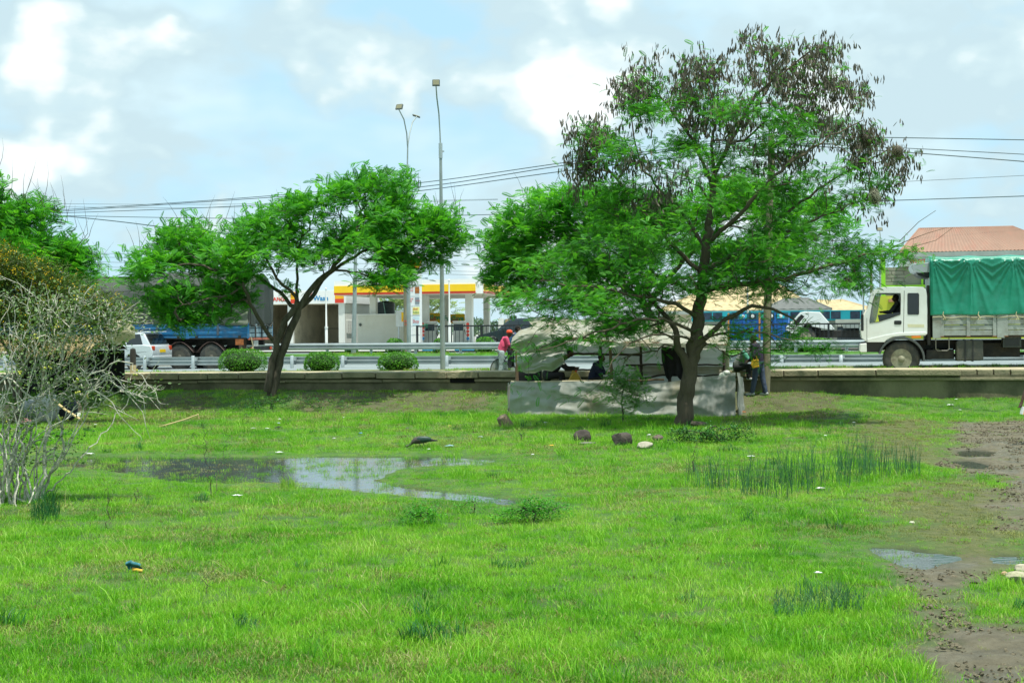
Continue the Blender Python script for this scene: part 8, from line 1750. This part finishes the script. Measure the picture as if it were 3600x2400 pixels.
# passer-by whose hand enters at the right edge
Yh = 27.6; ph_ = W(3668, 1440, Yh); ph_.z = HZ(ph_.x, ph_.y) - .02
hw = W(3584, 1412, Yh) - ph_; he = W(3612, 1340, Yh) - ph_
Jw = J_stand(.05, None, None, .18); ang = math.radians(170)
def inv(v): c, s = math.cos(-ang), math.sin(-ang); return (v.x * c - v.y * s, v.x * s + v.y * c, v.z)
Jw['elL'] = tuple(Vector(inv(he + Vector((0, -.1, .05))))); Jw['wrL'] = tuple(Vector(inv(hw + Vector((0, -.12, 0)))))
Jw['shL'] = (.03, .2, 1.41)
person('person at the right edge, only a forearm and hand with a small carton in view', ph_, ang, Jw, 1.7, (.3, .3, .32), (.05, .06, .09), (.1, .1, .1), None, 'short', curl=.9)
def small_box():
    p = W(3588, 1441, Yh) + Vector((0, -.14, 0)); o = thing('carton', 'small white and orange carton held in the hand at the right edge', 'carton', p, .3); o.rotation_euler = (0, math.radians(14), .3)
    m = MB(); m.box(-.035, .035, -.04, .04, -.08, .07); m.build('box', white_paint, o, bevel=.004); m = MB(); m.box(-.012, .010, -.042, -.0405, -.08, .05); m.build('orange_stripe', orange, o); m = MB(); m.box(.012, .030, -.042, -.0405, -.06, .0); m.build('print', mat('grey_print', (.2, .2, .2), .6), o)
small_box()
# ------------------------------------------------------------------ ibis
def ibis():
    b = GZ(1478, 1573); o = thing('ibis', 'dark hadeda ibis feeding in the grass with its head down, facing left', 'bird', b, math.radians(4)); o.location.z -= .065; o.scale = (.78, .78, .78); s = 1.0; m = MB()
    P = [(.36, 0, .27), (.26, 0, .285), (.12, 0, .29), (-.02, 0, .285), (-.13, 0, .262), (-.20, 0, .225), (-.25, 0, .175), (-.285, 0, .145), (-.33, 0, .135)]; R_ = [.012, .045, .085, .098, .085, .05, .034, .032, .03]
    m.tube(P, R_, 12); m.ell((-.34, 0, .13), (.048, .034, .036), 10, 8)
    m.build('body', mat('olive_brown_feathers', (.055, .05, .035), .6, 0, .3, 18, .4, 50), o, smooth=True)
    for sg in (-1, 1): w = MB(); w.ell((.08, sg * .062, .30), (.20, .04, .075), 14, 8); w.build('wing', mat('glossy_green_wing', (.018, .055, .04), .5, .1, .5, 14), o, smooth=True)
    m = MB(); m.prism([(.22, .30), (.44, .275), (.45, .25), (.24, .235)], -.04, .04); m.build('tail', mat('dark_tail', (.02, .02, .02), .7), o, bevel=.01)
    m = MB(); m.tube([(-.375, 0, .125), (-.41, 0, .09), (-.43, 0, .04), (-.435, 0, -.0)], [.012, .010, .007, .004], 6); m.build('beak', mat('dark_beak', (.03, .025, .02), .4), o, smooth=True)
    for sg in (-1, 1):
        m = MB(); x = .03 + .05 * sg; m.tube([(x, sg * .04, .2), (x + .02, sg * .04, .10), (x, sg * .04, -.0)], [.014, .008, .008], 6)
        for a in (-.5, 0, .5): m.tube([(x, sg * .04, 0), (x - .05, sg * .04 + .04 * a, -.005)], .005, 4)
        m.build('leg', mat('grey_leg', (.12, .11, .10), .6), o)
    m = MB(); m.ell((-.352, -.032, .140), (.006, .004, .006), 6, 5); m.build('eye', mat('eye_white', (.5, .48, .45)), o)
ibis()
# ------------------------------------------------------------------ stones
def rock(label, px, py, w, h, seed, col, flat=1.0, name='rock', Yo=0, cut=0, cat='rock'):
    b = GZ(px, py); s = b.y / F; W2, H = w * s / 2, h * s; m = MB(); rs = np.random.RandomState(seed); ax = rs.normal(0, 1, (7, 3)); ax /= np.linalg.norm(ax, axis=1, keepdims=True); ds = rs.uniform(.55, .95, 7)
    n, k = 28, 20; vs = []
    for i in range(k + 1):
        th = PI * i / k
        for j in range(n):
            a = 2 * PI * j / n; v = np.array([math.sin(th) * math.cos(a), math.sin(th) * math.sin(a), -math.cos(th)]); r = 1.0
            for q_, d in zip(ax, ds):
                c = float(v @ q_)
                if c > 0.05: r = min(r, d / c)
            r *= 1 + .16 * (float(vnoise(v[0] * 3 + seed, v[1] * 3 + v[2] * 2, seed, 4)) - .5); vs.append((v[0] * r * W2, v[1] * r * W2 * .8, (v[2] * r + .55) * H * .62))
    m.add(vs, [(i * n + j, i * n + (j + 1) % n, (i + 1) * n + (j + 1) % n, (i + 1) * n + j) for i in range(k) for j in range(n)])
    o = m.build(name, mat('stone_%s' % label[:9], col, .9, 0, .3, 7, .9, 25, tuple(c * .5 for c in col), .4, 5), loc=b, smooth=True); tag(o, label, cat)
rock('dark angular rock tilted on the grass, left of the bigger rounded boulder', 2048, 1553, 66, 46, 3, (.06, .05, .04)); rock('large rounded dark brown boulder between the angular rock and the podded tree', 2182, 1566, 82, 62, 5, (.065, .055, .042))
rock('flat slab of stone lying under the angular rock', 2060, 1560, 72, 10, 9, (.17, .17, .14)); rock('pale flat stone in front of the boulder, nearest the podded tree', 2268, 1574, 64, 24, 7, (.36, .34, .26))
rock('brown block of stone lying half under the low dark shrub', 2312, 1548, 42, 24, 11, (.12, .09, .07)); rock('brown earth lump at the right foot of the podded tree trunk', 2455, 1500, 60, 26, 13, (.14, .11, .075))
rock('pale broad stone on the right edge beside the muddy track', 3585, 2042, 110, 38, 15, (.36, .34, .22)); rock('smaller beige stone resting behind the pale broad stone at the right edge', 3590, 2008, 62, 28, 17, (.42, .38, .28)); rock('salmon-coloured stone just left of the pale broad stone', 3535, 2022, 34, 16, 19, (.50, .33, .20))
rock('small pale pebble stone in the lawn, upper left of the small right puddle', 3206, 1840, 22, 11, 21, (.42, .42, .32)); rock('brown stone half buried in the mud beside the track', 3425, 2050, 32, 16, 23, (.09, .07, .055))
rock('grey-brown stone in the shade of the left shelter', 270, 1448, 36, 40, 25, (.16, .13, .10))
def stump():
    b = GZ(1782, 1498); o = thing('tree_stump', 'cut weathered tree stump tilted in the grass at the stall\'s left corner', 'stump', b); m = MB(); m.lathe([(.17, -.05), (.15, .1), (.13, .26), (.12, .28), (0, .27)], n=18); k = m.build('stump_wood', mat('stump_wood', (.22, .17, .11), .9, 0, .3, 9, .8, 20, (.1, .08, .05), .4, 6, stretch=(3, 3, .4)), o); k.rotation_euler = (math.radians(12), math.radians(-28), 0)
stump()
# ------------------------------------------------------------------ litter
def crumple(label, px, py, w, col, seed, hgt=.5, name='litter', cat='litter', rough=.5):
    b = GZ(px, py); s = b.y / F; W2 = w * s; rs = np.random.RandomState(seed); n = 7
    if n % 2 == 0: n += 1
    m = MB(); m.grid(lambda u, v: ((u - .5) * W2 * (1 + .3 * math.sin(v * 5 + seed)) + rs.normal(0, W2 * .05), (v - .5) * W2 * .7 + rs.normal(0, W2 * .05), .04 + rs.normal(0, W2 * .12) * hgt + .03 * hgt * math.sin(PI * u) * math.sin(PI * v)), n, n)
    o = m.build(name, mat('litter_%02x%02x%02x' % tuple(int(c * 255) for c in col), col, rough, 0, .12, 20), loc=b, solid=.003, smooth=True); tag(o, label, cat); return o
LIT = [('torn white plastic strip on the grass in front of the puddle, left half', 833, 1750, 34, (.8, .82, .8)), ('white scrap on the far bank of the puddle, above the twiggy weed', 982, 1596, 28, (.8, .82, .8)), ('white bag standing upright on the far grass, topmost of the little rubbish cluster', 981, 1478, 14, (.8, .82, .8)),
       ('black plastic bag lying in the rubbish cluster left of the ibis', 980, 1508, 32, (.02, .02, .02)), ('pale blue scrap at the foot of the upright white bag', 980, 1492, 12, (.45, .6, .75)), ('greyish paper left of the black plastic bag', 890, 1510, 18, (.6, .62, .58)),
       ('flat white scrap touching the black plastic bag on its left', 940, 1511, 20, (.75, .77, .74)), ('bright blue bottle cap sized scrap in the grass left of the ibis', 1268, 1528, 13, (.05, .25, .6)), ('pale grey plastic lump left of the bright blue scrap', 1175, 1546, 12, (.6, .62, .62)),
       ('light blue and white wrapper just right of the ibis', 1580, 1573, 34, (.35, .62, .70)), ('small round white lump directly below the ibis', 1508, 1585, 12, (.8, .8, .78)), ('small black rag in the grass beyond the ibis, towards the stall', 1640, 1512, 16, (.02, .02, .025)),
       ('yellow scrap in the grass beyond the ibis', 1580, 1502, 14, (.6, .48, .05)), ('orange-yellow crushed packet in the grass below the angular rock', 1939, 1572, 18, (.78, .45, .02)), ('white scrap in the grass below the orange-yellow packet', 1873, 1604, 12, (.8, .82, .8)),
       ('grey-blue flat wrapper in the grass between the ibis and the stall', 1690, 1541, 18, (.40, .52, .55)), ('white litter under the stall\'s front sheet, near its middle', 2010, 1475, 24, (.8, .82, .85)), ('white plastic bit under the stall front, left of the sapling', 2068, 1480, 14, (.8, .82, .8)),
       ('orange-red scrap on the earth at the stall\'s right corner', 2612, 1438, 18, (.75, .15, .04)), ('white bag between the boulder and the podded tree', 2282, 1534, 14, (.8, .82, .8)), ('flat white wrapper behind the reeds', 2640, 1610, 26, (.75, .77, .74)),
       ('striped white wrapper lying in front of the reeds', 2882, 1724, 34, (.75, .75, .68)), ('crumpled white tissue in the grass left of the muddy track', 2876, 2026, 30, (.8, .82, .8)), ('white ball of litter near the wall foot at the right', 3362, 1412, 14, (.82, .84, .82)),
       ('white scrap on the grass before the mud, below the lorry wheel', 3002, 1490, 12, (.8, .82, .8)), ('white crumpled paper in the grass left of the mud patch', 2902, 1537, 12, (.8, .82, .8)), ('pale scrap near the wall foot left of the white ball', 3075, 1438, 12, (.7, .7, .62)),
       ('row of white torn paper bits in the far right grass', 3340, 1440, 26, (.8, .82, .8)), ('white scrap beside the row of torn paper', 3375, 1446, 12, (.8, .82, .8)), ('white foam fragment beyond the puddle on the left', 335, 1497, 14, (.8, .82, .8)), ('white strip of litter on the left bank, below the shelter', 315, 1610, 30, (.7, .74, .74)),
       ('white scrap in the grass beyond the puddle, under the twin-trunk tree', 1210, 1472, 12, (.8, .82, .8)), ('dark glossy scrap in the grass above the yellow scrap', 1432, 1510, 14, (.06, .06, .07)), ('pale scrap at the left foot of the stall', 1918, 1490, 16, (.72, .74, .72))]
for i, (lab, px, py, w, c) in enumerate(LIT): crumple(lab, px, py, w * .8, tuple(q * .85 for q in c), 200 + i, .3)
def packet():
    b = GZ(470, 2010); o = thing('snack_packet', 'torn teal and yellow packet standing in the near grass at left', 'packet', b, math.radians(-12)); o.scale = (.8, .8, .8); m = MB(); m.grid(lambda u, v: ((u - .5) * .19, .03 * math.sin(v * 6) + .02 * math.sin(u * 9), .02 + v * (.13 - .08 * abs(u - .35))), 12, 10); m.build('wrapper', mat('teal_foil', (.02, .14, .17), .35, 0, .2, 20), o, solid=.003); m = MB(); m.grid(lambda u, v: (-.01 + u * .14, -.02 + .02 * math.sin(v * 6 + 1), .0 + v * .06 * (1 - .4 * u)), 8, 5); m.build('yellow_panel', mat('ochre_foil', (.6, .36, .05), .4, 0, .2, 20), o, solid=.003)
packet()
def stick(label, pts, Y, r, mt, name='stick', cat='stick'):
    P = [W(a, b_, Y + (k[0] if k else 0)) for a, b_, *k in pts]; m = MB(); m.tube([p - P[0] for p in P], r, 6); o = m.build(name, mt, loc=P[0], smooth=True); tag(o, label, cat)
cane = mat('pale_cane', (.50, .40, .18), .7, 0, .15, 6)
Yq = GZ(640, 1500).y
stick('broken pale cane leaning on the far grass below the clipped bush', [(560, 1500), (650, 1474), (698, 1456), (699, 1472)], Yq, .02, cane)
stick('long pale cane lying from the left shelter towards the grass', [(178, 1398, -.2), (230, 1440, -.5), (284, 1474, -1)], 36.2, .03, cane)
# ------------------------------------------------------------------ ragged shelter at the left edge
def shelter():
    n = -3.0; f = Fr('makeshift_shelter', 'dark ragged shelter with a drooping dry straw roof at the left edge, behind the shrubs', 'shelter', PR(-60, 1440, n)[0], n, 0); q = f.q; root = f.root; dk = mat('interior_shade_black', (.008, .009, .01))  # black colour stands in for the shade inside the shelter
    P = [q(a, b) for a, b in ((-60, 1230), (470, 1230), (470, 1440), (-60, 1440))]; x1 = q(318, 1400)[0]; zt = q(100, 1235)[1]; zb = .1
    m = MB(); m.grid(lambda u, v: (x1 * u, 2.2 + .1 * math.sin(u * 30), zb + (zt - zb) * v), 40, 4); m.build('shade_back_cloth', dk, root, smooth=True)
    m = MB(); m.grid(lambda u, v: (x1 * u, -.1 + 2.4 * v, zt + .0 + .35 * math.sin(PI * v) + .06 * (float(vnoise(u * 9, v * 4, 3, 3)) - .5)), 40, 8); m.build('roof_cloth', dk, root, smooth=True)
    for px in (-20, 150, 300): x, _ = q(px, 1400); m = MB(); m.tube([(x, .0, .0), (x + .03, 0, zt + .1)], .05, 8); m.build('post', wood_pole, root)
    rs = np.random.RandomState(9); V = []; 
    N = 1500; x = rs.uniform(-.2, x1 + .3, N); y = rs.uniform(-.35, 1.2, N); P = np.stack([x, y, zt + .12 + .3 * np.sin(PI * (y + .35) / 2.4) + rs.uniform(0, .12, N)], 1); X = np.stack([rs.normal(0, .35, N), -1 - rs.rand(N), -.55 - 1.2 * rs.rand(N) * (y < .2)], 1)
    T_ = (np.array([(0, -.006, 0), (0, .006, 0), (.5, .005, -.02), (.5, -.005, -.02), (1, 0, -.12)]) * [.62, 1.6, .62], np.array([(0, 1, 2), (0, 2, 3), (3, 2, 4)])); bake('straw', T_, P, X, rs.normal(0, .3, (N, 3)) + [0, 0, 1], rs.uniform(.5, 1.25, N), rs.rand(N), leaf_mat('dry_straw', [(.16, .12, .05), (.34, .27, .12), (.55, .46, .24)], trans=.15, nscale=4), root)
    # side awning of cream cloth
    a = [q(p, s) for p, s in ((375, 1150), (440, 1122), (486, 1150), (470, 1190), (430, 1212), (385, 1190))]
    m = MB(); m.grid(lambda u, v: (a[0][0] + (a[2][0] - a[0][0]) * u, -.2 - .25 * math.sin(PI * u) * math.sin(PI * v), (a[0][1] + (a[1][1] - a[0][1]) * math.sin(PI * u)) * (1 - v) + (a[5][1] + (a[4][1] - a[5][1]) * math.sin(PI * min(1, u * 1.1))) * v), 18, 14); m.build('cream_awning', mat('cream_cloth', (.55, .50, .32), .8, 0, .1, 2, trans=.3), root, smooth=True)
shelter()
def blobthing(name, label, cat, px, py, w, h, Y, col, seed, dy=.0):
    b = W(px, py, Y); b.z = HZ(b.x, b.y) - .02; s = Y / F; m = MB(); n, k = 18, 12; vs = []; W2, H = w * s / 2, h * s
    for i in range(k + 1):
        th = PI * i / k
        for j in range(n):
            a = 2 * PI * j / n; r = 1 + .3 * (float(vnoise(math.cos(a) * 2 + 4, math.sin(a) * 2 + i * .35, seed, 3)) - .5); vs.append((math.sin(th) * math.cos(a) * r * W2, math.sin(th) * math.sin(a) * r * W2 * .7, H * (.5 - .5 * math.cos(th)) * (1 if i else 1)))
    m.add(vs, [(i * n + j, i * n + (j + 1) % n, (i + 1) * n + (j + 1) % n, (i + 1) * n + j) for i in range(k) for j in range(n)]); o = m.build(name, mat('cloth_%s_%d' % (name, seed), col, .8, 0, .15, 5, .4, 12), loc=b, smooth=True); tag(o, label, cat)
blobthing('sack', 'tall pale grey sack standing in the left shelter', 'sack', 165, 1445, 90, 115, 37.2, (.40, .42, .38), 3); blobthing('sack', 'white-grey sack slumped behind the tall pale sack', 'sack', 105, 1440, 80, 80, 37.8, (.3, .33, .31), 4); blobthing('bundle', 'pink cloth bundle on the grass edge of the left shelter', 'bundle', 88, 1466, 50, 26, 36.2, (.55, .22, .22), 5)
blobthing('bundle', 'dark blue-black bundle right of the tall pale sack', 'bundle', 240, 1440, 70, 90, 37.6, (.02, .03, .04), 7); blobthing('sack', 'brownish sack at the far left of the shelter', 'sack', 30, 1450, 90, 70, 37.0, (.22, .19, .10), 8)
crumple('heap of torn white paper in front of the left shelter', 238, 1464, 66, (.75, .76, .68), 61, 1.0, 'paper_heap', 'litter')
def bollard():
    n = 1.6; t, z = PR(468, 1312, n); p = RD(t, n, wz(t) - .03); o = thing('bollard', 'short weathered post with a black upper half on the footpath, before the white hatchback', 'bollard', p, -PH); zt = PR(468, 1222, n)[1] - p.z; m = MB(); m.lathe([(.10, 0), (.10, zt * .3), (.095, zt * .32)], n=14); m.build('base', mat('tan_concrete', (.42, .36, .22), .9), o); m = MB(); m.lathe([(.095, zt * .32), (.10, zt * .8), (.085, zt * .95), (0, zt)], n=14); m.build('upper_post', mat('charred_wood', (.03, .03, .026), .8, 0, .3, 6), o, smooth=True)
bollard()
def nest(label, px, py, w, h, Y, seed, col):
    b = W(px, py, Y); s = Y / F; rs = np.random.RandomState(seed); N = 420; th = rs.rand(N) * 2 * PI; v = rs.normal(0, 1, (N, 3)); v /= np.linalg.norm(v, axis=1, keepdims=True); P = v * [w * s / 2, w * s / 2, h * s / 2] * rs.uniform(.6, 1, (N, 1)); X = np.cross(v, rs.normal(0, 1, (N, 3))) + [0, 0, -.4]
    root = thing('bird_nest', label, 'nest', b, 0, 'weaver nests in the podded tree'); T_ = (np.array([(0, -.004, 0), (0, .004, 0), (.5, .004, .01), (.5, -.004, .01), (1, 0, -.02)]) * [.16, 1, .16], np.array([(0, 1, 2), (0, 2, 3), (3, 2, 4)])); bake('straw', T_, P, X, v, rs.uniform(.5, 1.2, N), rs.rand(N), leaf_mat('nest_straw_%d' % seed, [tuple(c * .5 for c in col), col, tuple(min(1, c * 1.6) for c in col)], trans=.1), root)
    m = MB(); m.ell((0, 0, 0), (w * s * .42, w * s * .42, h * s * .42), 12, 8); m.build('nest_core', mat('nest_dark', (.05, .045, .03), 1), root, smooth=True)
nest('round brown grass nest near the right tip of the podded branches', 3155, 530, 46, 42, 33.2, 3, (.16, .14, .09)); nest('long pale straggling grass nest hanging below the right podded branches', 3076, 690, 32, 66, 33.2, 4, (.26, .26, .18)); nest('small dark nest left of the round brown one', 3045, 490, 40, 36, 33.4, 5, (.14, .12, .08))
